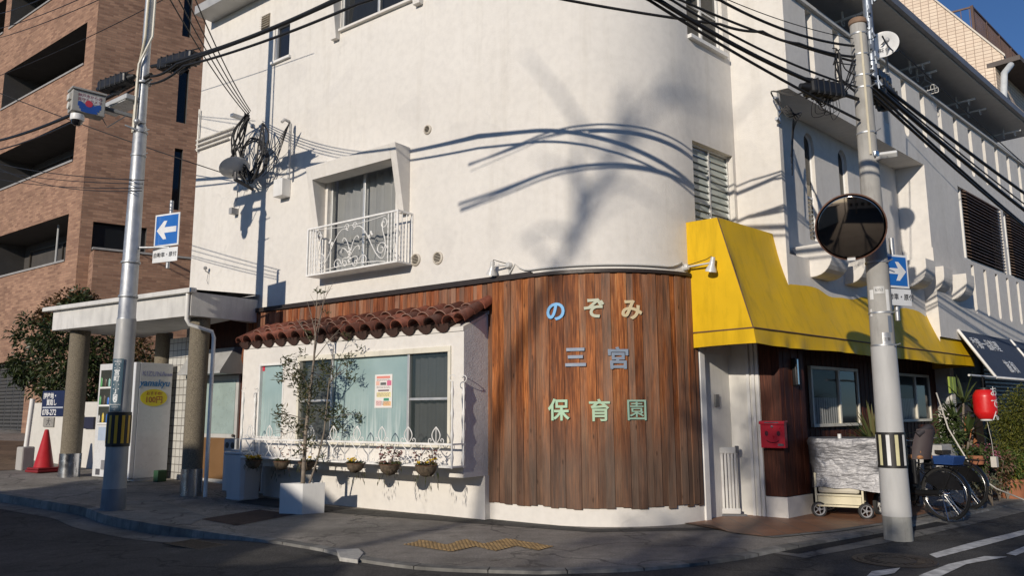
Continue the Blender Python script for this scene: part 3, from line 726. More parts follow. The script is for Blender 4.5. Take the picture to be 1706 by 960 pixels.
# white post at the end of the curve
ePt = arc(aE + .02, ARC_R, 0); nn = Vector((math.cos(aE), math.sin(aE), 0)); FP = Fr(ePt, Vector((-nn.y, nn.x, 0)), nn)
b = MB(); b.box(FP, .03, .15, -.35, .035, -.2, 2.62); b.build('door_post', WHITEP, bl, bevel=.006)

# ================================================================== BAY WINDOW (part of the white building)
BO = along(FA.p(*[FA.uv(815, 540)[0], 0, FA.uv(815, 540)[1]]), nA, 773); BO = max(.35, min(.9, BO))
BB = max(.12, min(BO - .12, along(FA.p(FA.uv(815, 830)[0], 0, FA.uv(815, 830)[1]), nA, 806)))
uR, zR = FA.uv(773, 552, BO); uL, zL = FA.uv(406, 590, BO); zBot = FA.uv(772, 797, BO)[1]; zEv = FA.uv(773, 552, BO)[1]
uBk = FA.uv(815, 700)[0]
print('BAY', BO, BB, uL, uR, zBot, zEv)
bay = None
wins = []
def bw_(x0, x1, yt, yb): return (FA.uv(x1, (yt + yb) / 2, BO)[0], FA.uv(x0, (yt + yb) / 2, BO)[0], FA.uv((x0 + x1) / 2, yb, BO)[1], FA.uv((x0 + x1) / 2, yt, BO)[1])
w1 = bw_(430, 472, 606, 731); w2 = bw_(498, 749, 591, 738)
b = MB(); b.wall(FA, BO, uR, uL, zBot, zEv, [w1, w2], .10)
b.poly([FA.p(uL, 0, zBot), FA.p(uL, BO, zBot), FA.p(uL, BO, zEv), FA.p(uL, 0, 2.92)])
b.poly([FA.p(uR, 0, zBot), FA.p(uL, 0, zBot), FA.p(uL, BO, zBot), FA.p(uR, BO, zBot)])
b.box(FA, FA.uv(808, 830, BB)[0], uL - .12, .0, BB, -.3, zBot - .003)
bay = b.build('bay_window', PLASTER, bl)
b = MB(); b.poly([FA.p(uR - .002, 0, zBot), FA.p(uR - .002, BO, zBot), FA.p(uR - .002, BO, zEv), FA.p(uR - .002, .02, 2.90)]); b.build('side_wall', STUCCO_R, bay)
TEAL = nt('frosted_teal_glass')
def teal():
    m, N, L, B = TEAL; v = pos(N, L)
    st = noise(N, L, pos(N, L, (16, 16, .8)), 1.6, 5, .6); big = noise(N, L, v, .9, 4)
    z = N.new('ShaderNodeSeparateXYZ'); L.new(N.new('ShaderNodeNewGeometry').outputs['Position'], z.inputs[0])
    low = ramp(N, L, z.outputs[2], [(.0, (1, 1, 1)), (1, (0, 0, 0))]); k = math_(N, L, 'SUBTRACT', 1.85, z.outputs[2]); k = math_(N, L, 'MINIMUM', math_(N, L, 'MAXIMUM', k, 0.0), 1.0)
    c = ramp(N, L, big, [(.3, (.20, .30, .30)), (.7, (.36, .47, .46))])  # broad blotches put reflections and curtain tones into the pane colour
    c = mixc(N, L, c, (.62, .68, .66), math_(N, L, 'MULTIPLY', ramp(N, L, st, [(.46, (0, 0, 0)), (.60, (.85,) * 3)]), k))
    L.new(c, B.inputs['Base Color']); B.inputs['Roughness'].default_value = .35; B.inputs['Coat Weight'].default_value = .45; B.inputs['Coat Roughness'].default_value = .03
    return m
TEALM = teal(); CREAM = pbr('cream_sash_paint', (.70, .66, .55), .45, grime=.4)
for (a, c, z0, z1) in (w1,):
    f = MB(); wd = .035
    f.box(FA, a, c, BO - .07, BO + .012, z0, z0 + wd); f.box(FA, a, c, BO - .07, BO + .012, z1 - wd, z1); f.box(FA, a, a + wd, BO - .069, BO + .011, z0 + wd, z1 - wd); f.box(FA, c - wd, c, BO - .069, BO + .011, z0 + wd, z1 - wd)
    f.build('sash', WHITEP, bay, bevel=.004)
    g = MB(); g.poly([FA.p(a, BO - .05, z0), FA.p(c, BO - .05, z0), FA.p(c, BO - .05, z1), FA.p(a, BO - .05, z1)]); g.build('pane', TEALM, bay)
a, c, z0, z1 = w2; ux = lambda px: FA.uv(px, 660, BO)[0]
f = MB(); wd = .055
f.box(FA, a - .03, c + .03, BO - .07, BO + .03, z0 - .05, z0 + .02); f.box(FA, a - .03, c + .03, BO - .07, BO + .03, z1 - .03, z1 + .05)
for x in (a - .03, c - .02): f.box(FA, x, x + .05, BO - .069, BO + .028, z0 + .02, z1 - .03)
f.build('sash', CREAM, bay, bevel=.005)
f = MB(); x1_, x2_ = ux(551), ux(679)
for x in (x1_, x2_): f.box(FA, x - .022, x + .022, BO - .06, BO - .005, z0 + .02, z1 - .03); f.build('sash', ALU, bay, bevel=.003); f = MB()
zm = FA.uv(712, 665, BO)[1]; f.box(FA, a + .02, x2_ - .022, BO - .058, BO - .02, zm - .018, zm + .018); f.build('sash', ALU, bay, bevel=.003); f = MB(); zm2 = FA.uv(525, 668, BO)[1]; f.box(FA, x1_ + .022, c - .02, BO - .058, BO - .02, zm2 - .018, zm2 + .018)
f.build('sash', ALU, bay, bevel=.003)
g = MB(); g.poly([FA.p(x2_, BO - .045, z0), FA.p(x1_, BO - .045, z0), FA.p(x1_, BO - .045, z1), FA.p(x2_, BO - .045, z1)]); g.build('pane', TEALM, bay)
PANED = m_glass('smoky_pane', (.045, .058, .058), .05, .58)
for s0, s1 in ((a, x2_), (x1_, c)):
    g = MB(); g.poly([FA.p(s0, BO - .04, z0), FA.p(s1, BO - .04, z0), FA.p(s1, BO - .04, z1), FA.p(s0, BO - .04, z1)]); g.build('pane', PANED, bay)
    g = MB(); V = []
    for i in range(41):
        m = s0 + (s1 - s0) * i / 40; o2 = BO - .16 + .02 * math.sin(i * .8); V += [FA.p(m, o2, z0), FA.p(m, o2, z1)]
    g.mesh(V, [(2 * i, 2 * i + 2, 2 * i + 3, 2 * i + 1) for i in range(40)]); g.build('curtain', CURTG, bay, smooth=180)
# poster
po = FA.uv(636, 652, BO)
for _k in range(0): pass
t = thing('poster', 'small colourful printed notice stuck on the frosted bay window', 'poster', FA.p(po[0], BO - .03, po[1]))
pf = lookfr(FA.p(po[0], BO - .036, po[1]), nA); pw = abs(FA.uv(651, 652, BO)[0] - FA.uv(622, 652, BO)[0]) / 2; ph = abs(FA.uv(636, 625, BO)[1] - FA.uv(636, 681, BO)[1]) / 2
b = MB(); b.box(pf, -pw, pw, -.002, .002, -ph, ph); b.build('sheet', pbr('poster_paper', (.74, .72, .68), .6, var=.03), t)
def cm(name, c, **k): return pbr(name, c, k.pop('rough', .55), 0, .05, **k)
for nm, col, (x0, x1, y0, y1) in (('heading', (.70, .25, .20), (-.8, .75, .76, .9)), ('picture', (.75, .45, .36), (-.85, -.45, .35, .6)), ('picture', (.62, .16, .26), (.4, .9, .33, .62)),
        ('heading', (.12, .12, .12), (-.35, .3, .36, .52)), ('heading', (.14, .07, .09), (-.6, .65, 0, .08)), ('panel', (.78, .70, .35), (-.75, .85, -.36, -.06)), ('panel', (.06, .28, .17), (.05, .65, -.58, -.42)),
        ('panel', (.78, .52, .50), (-.85, -.2, -.88, -.55)), ('panel', (.80, .48, .22), (.0, .88, -.88, -.62))):
    b = MB(); b.box(pf, x0 * pw, x1 * pw, .0021, .0035, y0 * ph, y1 * ph); b.build(nm, cm('poster_' + nm + str(int(col[0] * 100)) + str(int(col[1] * 100)), col), t)
rk = random.Random(6); b = MB()
for z_, n_ in ((.70, 1), (.64, 1), (.28, 2), (.20, 2), (-.12, 2), (-.18, 2), (-.24, 2), (-.30, 2), (-.62, 1), (-.68, 1), (-.74, 1), (-.80, 1)):
    x_ = -.78
    while x_ < .7: w_ = rk.uniform(.08, .3); b.box(pf, x_ * pw, min(.78, x_ + w_) * pw, .0036, .0042, (z_ - .014) * ph, (z_ + .014) * ph); x_ += w_ + .06
b.build('print_lines', cm('poster_print', (.30, .22, .22)), t)
b = MB(); q = FA.uv(433, 612, BO); b.box(FA, q[0] - .08, q[0] - .01, BO - .046, BO - .044, q[1] - .07, q[1] + .01); tag(b.build('sticker', cm('red_sticker', (.55, .03, .06))), 'small red square sticker in the top corner of the narrow bay window', 'sticker')
# ---- tile roof of the bay
zTop = FA.uv(800, 512, .03)[1]; EOF = BO + .10; zE = FA.uv(750, 548, EOF)[1] + .06
print('ROOF', zTop, zE)
TILE = pbr('red_brown_clay_tile', (.175, .058, .036), .55, 0, .4, 9, .4, 60, rnd=.6, grime=.8)
MORT = pbr('white_mortar', (.66, .63, .58), .85, 0, .15)
slope = Vector((0, 0, zTop - zE)) + nA * (0.02 - EOF); SL = slope.length; sdir = slope.normalized(); sup = (sdir.cross(dA)).normalized()
if sup.z < 0: sup = -sup
def barrel(b, o, s, n, x, r0, r1, ln, th=.014, rn=.5, seg=9, full=math.pi):
    V = []; F = []; st = (math.pi - full) / 2
    for (t, k) in ((0, 1), (1, 1), (0, 0), (1, 0)):
        r = (r0 if t == 0 else r1) - (0 if k else th)
        for i in range(seg + 1):
            a = st + full * i / seg; V.append(o + s * (ln * t) + x * (r * math.cos(a)) + n * (r * math.sin(a)))
    m = seg + 1
    for i in range(seg):
        F += [(i, i + 1, m + i + 1, m + i), (2 * m + i, 3 * m + i, 3 * m + i + 1, 2 * m + i + 1), (i, 2 * m + i, 2 * m + i + 1, i + 1), (m + i, m + i + 1, 3 * m + i + 1, 3 * m + i)]
    b.mesh(V, F, rn)
lap = MB(); cov = MB(); pan = MB(); rt = random.Random(8)
NT = 15; du = (uL - uR - .12) / NT
for k in range(NT + 1):
    uc = uR + .10 + du * (k + .3)
    n3 = 3; ln = SL / n3
    if uc > uL + .06: break
    for j in range(n3):
        o = FA.p(uc + rt.uniform(-.010, .010), EOF, zE) + sdir * (ln * j + rt.uniform(-.012, .012)) + sup * (.014 + rt.uniform(0, .012))
        barrel(cov, o, (sdir - sup * .055).normalized(), sup, dA, du * .40, du * .33, ln * 1.12, rn=rt.random())
        if j: lap.tube([o - sdir * .002 + sup * .001 + dA * ((du * .395) * math.cos(t)) + sup * ((du * .395) * math.sin(t)) for t in steps(.35, math.pi - .35, 8)], .0045, 4)
    pc = uc + du * .5
    o = FA.p(pc, EOF - .03, zE - .005)
    barrel(pan, o + sup * .03, sdir, -sup, dA, du * .40, du * .38, SL, rn=rt.random(), full=math.pi * .9)
    pan.poly([o + sup * .028 + sdir * .02 + dA * (du * .395 * math.cos(t)) - sup * (du * .395 * math.sin(t)) for t in steps(0, math.pi, 10)], .3)
roof = cov.build('tile_roof', TILE, bay, smooth=40)
lap.build('lap_mortar', pbr('tile_lap_mortar', (.34, .22, .17), .8, 0, .2), bay)
pan.build('pan_tiles', pbr('dark_clay_tile', (.06, .03, .022), .75, rnd=.2), bay, smooth=40)
cov = MB()
for j in range(3):
    o = FA.p(uR + .0, EOF - .005, zE + .03) + sdir * (SL / 2.9 * j) + sup * .03
    barrel(cov, o, (sdir + sup * .04).normalized(), sup, dA, .105, .088, SL / 2.9 * 1.1, rn=rt.random(), full=math.pi * 1.15)
cov.build('verge_tile', TILE, bay, smooth=40); cov = MB()
for j in range(3):
    o = FA.p(uL + .02, EOF - .01, zE + .02) + sdir * (SL / 2.9 * j) + sup * .02
    barrel(cov, o, (sdir + sup * .04).normalized(), sup, dA, .085, .075, SL / 2.9 * 1.1, rn=rt.random(), full=math.pi * 1.15)
cov.build('verge_tile', TILE, bay, smooth=40)
b = MB(); b.box(FA, uR - .02, uL + .2, -.02, .035, zTop - .12, 2.955)
b.prism([FA.p(uR + .01, .0, zTop - .08), FA.p(uR + .01, BO + .004, zE - .03), FA.p(uR + .01, BO + .004, zE - .09), FA.p(uR + .01, .0, zE - .09)], dA * (uL - uR - .02)); b.build('mortar_fillet', MORT, bay)
# ---- white iron flower guard
FO = BO + .27
fence = thing('iron_flower_guard', 'white wrought iron window guard with pointed hoops across the bay window', 'window guard', FA.p((uL + uR) / 2, FO, zBot))
fx = lambda px, py: FA.uv(px, py, FO)
f0, f1 = fx(753, 740)[0], fx(402, 735)[0]; zmid = fx(600, 737)[1]; zlow = fx(745, 779)[1]; zhi = fx(752, 636)[1]; zhL = fx(402, 655)[1]
print('FENCE', f0, f1, zmid, zlow, zhi)
b = MB(); r_ = .014
for zz_ in (zmid, zlow):
    b.box(FA, f0, f1, FO - .012, FO + .012, zz_ - .012, zz_ + .012)
    for u in (f0, f1): b.box(FA, u - .01, u + .01, BO, FO - .013, zz_ - .011, zz_ + .011)
b.build('rail', WHITEIRON, fence)
b = MB()
for u, zz_ in ((f0, zhi), (f1, zhL)):
    for o in (FO, BO + .03):
        pts = [(u, z) for z in steps(zlow - .02, zz_, 24)]
        b.tube([FA.p(u, o, z) for _, z in pts], [.013 + (.012 if i % 6 == 3 else 0) + (.006 if i % 6 in (2, 4) else 0) for i in range(25)], 7)
        b.tube([FA.p(u + .05 * math.sin(t) * (1 if o == FO else -1), o, zz_ + .045 - .045 * math.cos(t)) for t in steps(0, 4.2, 10)], .006, 5); b.build('post', WHITEIRON, fence, smooth=60); b = MB()
b = MB(); NH = 9; sp = (f1 - f0) / NH
for k in range(NH):
    uc = f0 + sp * (k + .55); hw = .075; hh = .23
    for sgn in (1, -1):
        b.tube([FA.p(uc + sgn * hw * math.sin(math.pi * t), FO, zmid + .0 + hh * t) for t in steps(0, 1, 10)], .0075, 5)
        lo = zmid - zlow
        b.tube([FA.p(uc + sgn * (.05 + .06 * math.cos(math.pi * 2 * t)) , FO, zlow + lo * t) for t in steps(0, 1, 12)], .0075, 5)
        b.tube([FA.p(uc + sgn * (.105 + .035 * (1 - t / 6) * math.cos(t)), FO, zmid + .045 + .035 * (1 - t / 6) * math.sin(t)) for t in steps(-1.6, 4.2, 14)], .006, 5)
        b.tube([FA.p(uc + sgn * (.16 + .03 * (1 - t / 6) * math.cos(t)), FO, zlow + .05 + .03 * (1 - t / 6) * math.sin(t)) for t in steps(-1.6, 4.2, 14)], .005, 5)
    b.tube([FA.p(uc, FO, zmid), FA.p(uc, FO, zmid + hh)], .006, 5)
    b.tube([FA.p(uc + sp / 2, FO, zlow), FA.p(uc + sp / 2, FO, zmid)], .006, 5)
b.build('hoop', WHITEIRON, fence, smooth=60)
b = MB(); b.box(FA, f0 + .03, f1 - .03, BO + .01, FO - .02, zlow - .004, zlow + .002)
for k in range(9): b.box(FA, f0 + .05, f1 - .05, BO + .02 + k * .028, BO + .03 + k * .028, zlow + .003, zlow + .009)
b.build('shelf', WHITEIRON, fence)

# ================================================================== GROUND FLOOR OF THE SIDE STREET
Pc = G(1312, 865); up_, op_, _ = FB.inv(Pc); Pc.z = 0
FD = Fr(Pc, dA, nA)           # lit face of the entry: from the corner back along dA
tD = (op_ + .05) / abs(dA.dot(nB)); ud = lambda px: FD.uv(px, 760)[0]
tp = ud(1273); t2, t3 = ud(1258), ud(1213)
CEIL = 2.9
uB0 = FB.inv(FD.p(tD))[0]
REC = .12; uRE = FB.uv(1562, 700, REC)[0]; uP2 = FB.uv(1348, 800, op_)[0]
print('ENTRY', tD, tp, t2, t3, uB0, up_, uP2, uRE)
b = MB(); b.box(FD, tp, tD + .05, -.10, .0, -.2, CEIL); 
b.wall(FB, -.05, -.12, uB0 + .05, -.2, CEIL, (), .1)
ent = b.build('entry_wall', pbr('white_door_panel', (.70, .68, .63), .55, 0, .05, grime=.25), bl)
b = MB()
for x in (tp + .01, tp + .075, t2 + .02): b.box(FD, x, x + .045, .001, .03, -.1, CEIL - .1)
b.box(FD, t3, t3 + .012, .001, .018, 0, CEIL - .1); b.box(FD, t3 + .12, t3 + .145, .001, .02, 0, CEIL - .1); b.build('door_trim', WHITEP, bl, bevel=.004)
b = MB(); b.box(FD, .02, tp, -.3, -.01, -.2, CEIL); b.box(FB, up_ + .005, uP2, REC - .1, op_ - .015, -.2, CEIL)
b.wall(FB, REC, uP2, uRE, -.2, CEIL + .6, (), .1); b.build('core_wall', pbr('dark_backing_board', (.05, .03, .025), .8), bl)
b = MB(); rw = random.Random(21); x = -.012; k = 0
while x < tp:
    b.box(FD, x, min(tp, x + .12), .0 + (.006 if k % 2 else 0), .02 + (.006 if k % 2 else 0), .30, CEIL - .03, rw.random()); x += .114; k += 1
x = up_ - .02; k = 0
FBp = Fr(FB.o, dB, nB)
while x < uP2:
    o = op_ + (.006 if k % 2 else 0); b.box(FBp, x, min(uP2, x + .12), o, o + .02, .30, CEIL - .03, rw.random()); x += .114; k += 1
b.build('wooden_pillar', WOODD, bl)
b = MB(); b.box(FD, -.03, tp - .005, -.02, .035, -.2, .29); b.box(FB, up_ - .0, uP2 + .03, op_ - .3, op_ + .03, -.2, .288); b.build('pillar_base', PLASTER, bl, bevel=.006)
b = MB(); x = uP2; k = 0
while x < uRE:
    o = REC + .004 + (.006 if k % 2 else 0); b.box(FB, x, x + .10, o, o + .016, .05, CEIL + .4, rw.random()); x += .094; k += 1
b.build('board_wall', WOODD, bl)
b = MB(); b.box(FB, -.12, uRE + .3, -.3, op_ + .05, CEIL, CEIL + .08); b.build('entry_ceiling', pbr('brown_soffit', (.10, .06, .045), .8), bl)
for (x0, x1, yt, yb) in ((1345, 1424, 613, 711), (1487, 1543, 624, 703)):
    a_, c_ = FB.uv(x0, 660, REC)[0], FB.uv(x1, 660, REC)[0]; m = (x0 + x1) / 2; z1_, z0_ = FB.uv(m, yt, REC)[1], FB.uv(m, yb, REC)[1]
    f = MB(); o = REC + .03; wd = .05
    f.box(FB, a_, c_, o, o + .06, z0_, z0_ + wd); f.box(FB, a_, c_, o, o + .06, z1_ - wd, z1_); f.box(FB, a_, a_ + wd, o, o + .059, z0_ + wd, z1_ - wd); f.box(FB, c_ - wd, c_, o, o + .059, z0_ + wd, z1_ - wd); f.box(FB, a_ * .42 + c_ * .58 - .03, a_ * .42 + c_ * .58 + .03, o, o + .05, z0_ + wd, z1_ - wd)
    fo = f.build('window', CREAM, bl, bevel=.004); mu = a_ * .42 + c_ * .58
    g = MB(); g.poly([FB.p(a_, o + .02, z0_), FB.p(mu, o + .02, z0_), FB.p(mu, o + .02, z1_), FB.p(a_, o + .02, z1_)]); g.build('pane', m_glass('window_glass_side', (.05, .06, .055), .05, .3), fo)
    g = MB(); g.poly([FB.p(mu, o + .03, z0_), FB.p(c_, o + .03, z0_), FB.p(c_, o + .03, z1_), FB.p(mu, o + .03, z1_)]); g.build('pane', GLASSD, fo)
    g = MB(); V = []; zc = z0_ + (z1_ - z0_) * .48
    for i in range(61):
        mm = a_ + (mu - a_) * i / 60; o2 = o + .004 + .006 * math.sin(i * 1.3); V += [FB.p(mm, o2, z0_), FB.p(mm, o2, zc)]
    g.mesh(V, [(2 * i, 2 * i + 2, 2 * i + 3, 2 * i + 1) for i in range(60)]); g.build('curtain', CURT, fo, smooth=180)
    g = MB(); g.box(FB, a_, c_, REC + .021, REC + .03, z0_, z1_); g.build('backing', pbr('greenish_interior', (.07, .085, .08), .9), fo)
b = MB(); b.box(FB, uRE, uRE + .22, -.2, .45, -.2, CEIL); b.build('end_pier', GRAYSTUC, bl)

# ================================================================== YELLOW AWNING
uA0 = FB.uv(1147, 460, .0)[0]
pt = FB.p(uA0, 0, FB.uv(1145, 365)[1]); E1 = max(.15, along(pt, nB, 1195)); pt2 = FB.p(uA0, 0, 2.6); E2 = max(.5, along(pt2, nB, 1255))
ZT = FB.uv(1195, 362, E1)[1]; ZFo = FB.uv(1255, 546, E2)[1]; ZH = FB.uv(1255, 572, E2)[1]; uA1 = FB.uv(1622, 586, E2)[0]
print('AWN', uA0, uA1, E1, E2, ZT, ZFo, ZH)
YAW = pbr('yellow_awning_cloth', (.70, .435, .010), .55, 0, .12, 1.1, .12, 300, .002, spec=.25, grime=.45)
HEMM = pbr('brown_hem_tape', (.12, .06, .03), .7)
aw_ = thing('yellow_awning', 'bright yellow fabric awning with a sloping front over the side entrance', 'awning', FB.p((uA0 + uA1) / 2, E2, ZH))
wv = lambda u, z: -.030 * math.sin(math.pi * ((u - uA0) / 2.15 % 1)) + .012 * math.sin(u * 3.1 + z) + .008 * math.sin(u * 7.3 + z * 2) 
b = MB(); nu, nz = 80, 10; V = []
for j in range(nz + 1):
    t_ = j / nz
    for i in range(nu + 1):
        u = uA0 + (uA1 - uA0) * i / nu; k0 = (o1c - .04 - E1) / (E2 - E1) if u1c + .05 < u else 0; t = k0 + (1 - k0) * t_; o = E1 + (E2 - E1) * t - .035 * math.sin(math.pi * t) * (1 if 0 < i < nu else .0) + wv(u, t * 3) * math.sin(math.pi * t) * .6
        V.append(FB.p(u, o, ZT + (ZFo - ZT) * t))
b.mesh(V, [(j * (nu + 1) + i, j * (nu + 1) + i + 1, (j + 1) * (nu + 1) + i + 1, (j + 1) * (nu + 1) + i) for j in range(nz) for i in range(nu)])
b.poly([FB.p(uA0, 0, ZT + .02), FB.p(u1c, 0, ZT + .02), FB.p(u1c, E1, ZT), FB.p(uA0, E1, ZT)])
b.build('canopy_cloth', YAW, aw_, smooth=40)
b = MB(); P = lambda u: [FB.p(u, -.02, ZT + .02), FB.p(u, E1, ZT), FB.p(u, E2, ZFo), FB.p(u, -.02 if u > 0 else .0, ZFo - .02)]
b.poly(P(uA0)); b.build('end_panel', YAW, aw_); b = MB(); b.poly(P(uA1)); b.build('end_panel', YAW, aw_)
b = MB(); V = []; n = 160
path = [FB.p(uA0, 0 + (E2) * i / 20, 0) for i in range(20)] + [FB.p(uA0 + (uA1 - uA0) * i / n, E2, 0) for i in range(n + 1)] + [FB.p(uA1, E2 * (1 - i / 12), 0) for i in range(1, 13)]
for j in range(5):
    t = j / 4
    for i, q in enumerate(path):
        ph_ = i * .45 + math.sin(i * .17) * 2; V.append(Vector((q.x, q.y, ZFo - .004 + (ZH - ZFo) * t + .010 * math.sin(i * .12) * t)) + nB * (.020 * t * math.sin(ph_) + .012 * t))
m = len(path); b.mesh(V, [(j * m + i, j * m + i + 1, (j + 1) * m + i + 1, (j + 1) * m + i) for j in range(4) for i in range(m - 1)])
b.build('valance', YAW, aw_, smooth=60)
b = MB(); b.tube([FB.p(uA0, 0, ZFo), FB.p(uA0, E2 + .006, ZFo), FB.p(uA1, E2 + .006, ZFo), FB.p(uA1, .1, ZFo)], .011, 6); b.tube([FB.p(uA0 - .004, E1, ZT), FB.p(uA0 - .004, E2, ZFo)], .007, 5); b.build('seam_pipe', HEMM, aw_)
b = MB()
for u in (uA0 + .05, 2.2, 4.4, 6.6, uA1 - .05): b.tube([FB.p(u, -.05, ZFo - .02), FB.p(u, E2 - .02, ZFo - .02)], .015, 6)
b.build('support_arm', GALV, aw_)

# ================================================================== RECESSED SIDE DOOR AND ENTRANCE CANOPY (left end of the street wall)
DO = -.35
def dz(px, py, off=DO): return FA.uv(px, py, off)
b = MB(); uD0 = FA.uv(428, 700, 0)[0]; uD0 = 6.15
b.wall(FA, DO, 6.0, UL + .2, -.2, ZF + .3, (), .1); b.wall(Fr(FA.p(6.15), nA * -1, dA), 0, 0, .4, -.2, ZF)
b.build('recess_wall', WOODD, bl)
du1, dzt = dz(343, 628); du0, dzb = dz(393, 812); dzb = ground(*FA.p(du0, DO)[:2]) 
b = MB(); b.box(FA, du0, du1, DO + .004, DO + .05, dzb - .05, dzt); door = b.build('side_door', pbr('beige_door_frame', (.52, .51, .48), .5, .2, grime=.3), bl, bevel=.004)
gm = dzb + (dzt - dzb) * .46
b = MB(); b.box(FA, du0 + .09, du1 - .09, DO + .052, DO + .058, gm, dzt - .1); b.build('pane', pbr('frosted_green_pane', (.30, .38, .36), .3, coat=.4), door)
b = MB(); b.box(FA, du0 + .09, du1 - .09, DO + .052, DO + .06, dzb + .1, gm - .08); b.build('kick_panel', pbr('tan_kick_panel', (.17, .09, .035), .5), door)
b = MB(); b.lathe([(.0, .06), (.03, .055), (.03, .03), (.012, .02), (.012, 0)][::-1], Fr(FA.p(du0 + .05, DO + .05, dzb + .95), dA, UP, nA), 10); b.build('handle', BRONZE, door, smooth=40)
hz1 = dz(368, 582)[1]; hz0 = dz(368, 624)[1]
b = MB(); b.prism([FA.p(du0 - .1, DO + .01, hz1), FA.p(du0 - .1, DO + .25, hz1 - .02), FA.p(du0 - .1, DO + .55, hz0 + .02), FA.p(du0 - .1, DO + .55, hz0 - .02), FA.p(du0 - .1, DO + .01, hz0 - .02)], dA * (du1 - du0 + .25))
tag(b.build('door_hood', pbr('pale_metal_hood', (.46, .46, .45), .5, .3, grime=.3), bevel=.006), 'pale folded metal hood over the narrow side door', 'door hood')
# small white wall tiles beside the door
TILEW = m_brick('small_white_tiles', (.56, .55, .51), (.48, .47, .44), (.14, .13, .12), .155, .155, .008, 0, .3, .35, .2, 1)
tw0 = FA.uv(310, 700, DO + .3)[0]; tw1 = FA.uv(278, 700, DO + .3)[0]
b = MB(); b.box(FA, tw0, tw1, DO, DO + .34, -.2, 3.05); b.build('tiled_pier', TILEW, bl)
# canopy
cj = FA.uv(431, 500); CK = along(FA.p(cj[0], 0, cj[1]), nA, 318); CCo = FA.p(cj[0], CK, 0)
dC = Vector((-.848, .53, 0)).normalized(); nC = Vector((-dC.y, dC.x, 0)); FCn = Fr(CCo, dC, nC)
cl = FCn.uv(88, 530)[0]; zc1 = FCn.uv(318, 481)[1]; zc0 = FCn.uv(318, 526)[1]
print('CANOPY', CK, CCo, cl, zc0, zc1)
can = thing('entrance_canopy', 'flat white entrance canopy on round pebbled columns beside the drinks machine', 'canopy', gz(FCn.p(cl / 2)))
b = MB(); dep = CK + .2
b.prism([FCn.p(-.02, .0, zc0), FCn.p(cl, 0, zc0), FCn.p(cl, -CK - .6, zc0), FCn.p(0, -CK * .62, zc0) + nA * -.0, FA.p(cj[0] + .2, .02, zc0), FA.p(cj[0], .01, zc0)], UP * (zc1 - zc0 - .05))
b.build('roof', pbr('canopy_paint', (.60, .59, .56), .55, grime=.45), can, bevel=.008)
b = MB(); b.box(FCn, -.14, cl + .25, -.02, .10, zc1 - .085, zc1); b.box(FCn, -.12, cl + .23, .0, .08, zc1 - .07, zc1 + .005); b.build('gutter', pbr('canopy_gutter', (.62, .61, .58), .45, grime=.3), can, bevel=.01)
b = MB(); b.poly([FCn.p(-.06, .02, zc1 - .02), FCn.p(cl, .02, zc1 - .02), FCn.p(cl, -CK - .6, zc1 + .05), FA.p(cj[0] + .2, .02, zc1 + .05), FA.p(cj[0] - .03, .01, zc1 + .05)]); b.build('roof_sheet', pbr('dark_roof_sheet', (.07, .07, .068), .6), can)
PEB = pbr('pebbledash', (.17, .145, .105), .9, 0, .55, 75, .8, 90, .012)
def col_at(px, off, r): 
    p = FCn.p(0, -off, 0); k = along(p, dC, px); return FCn.p(k, -off, 0)
cols = [(317, .38, .17), (113, .38, .19), (258, 1.7, .17)]
for px, off, r in cols:
    q = gz(col_at(px, off, r)); b = MB(); fr = Fr(q, (1, 0, 0), (0, 1, 0)); b.lathe([(r, -.05), (r, zc0 - q.z + .02)], fr, 28); b.build('column', PEB, can, smooth=40)
    if off < 1:
        b = MB(); b.lathe([(r + .012, -.04), (r + .012, .46), (r + .004, .462)], fr, 28, cap=False); b.build('column_guard', STEEL, can, smooth=40)
q = gz(FCn.p(.05, .05)); b = MB()
zz_ = zc0 - .02; k0 = FCn.p(.02, .04, zc1 - .06); k1 = FCn.p(.02, .04, zc0 + .02); k2 = FCn.p(-.14, -.42, zc0 - .28); k3 = FCn.p(-.14, -.42, ground(q.x, q.y))
b.tube([k0, k1 - UP * .08, k1 - UP * .14 + (k2 - k1) * .1, k2 + (k1 - k2) * .08, k2 - UP * .08, k3], .035, 10); b.build('downpipe', WHITEP, can, smooth=50)

# ================================================================== BRICK APARTMENT BUILDING ON THE LEFT
K = 25.5; oK = atY(147, 213, K); oK.z = 0; dK = ray(2650, 676); dK.z = 0; dK.normalize()
FK = Fr(oK, dA, nA); FK2 = Fr(oK, dK, Vector((dK.y, -dK.x, 0)))
BR = m_brick('brown_brick_tile', (.40, .235, .155), (.225, .122, .084), (.29, .19, .135), .30, .085, .010, .5, .4, .85, .3)
SILL = pbr('grey_coping', (.30, .29, .28), .7, grime=.3)
bk = thing('brick_apartment_block', 'brown brick apartment block with deep open balconies behind the canopy', 'building', gz(oK))
def kh(xr, yt, yb, x2, ul): 
    ur, zt = FK.uv(xr, yt); _, zb = FK.uv(x2, yb); return (ur, ur + ul, zb, zt)
u_8 = FK.uv(8, 120)[0]; ulen = u_8 - FK.uv(145, 50)[0]
H = [kh(146, 36, 108, 140, ulen), kh(128, 196, 268, 124, ulen), kh(115, 356, 436, 108, ulen)]
dz_ = H[0][3] - H[1][3]; ur0 = FK.uv(100, 0)[0]
H.append((H[0][0] , H[0][1], H[0][2] + dz_, H[0][3] + dz_)); H.append((H[0][0], H[0][1], H[0][2] + 2 * dz_, H[0][3] + 2 * dz_))
H2 = [(a + ulen + .55, c + ulen + .55, z0, z1) for a, c, z0, z1 in H] + [(a + 2 * ulen + 1.1, c + 2 * ulen + 1.1, z0, z1) for a, c, z0, z1 in H]
zb_ = H[2][2]
b = MB(); b.wall(FK, 0, 0, 3 * ulen + 4, zb_ - 1.1, 30, H + H2, 1.5, rmi=1)
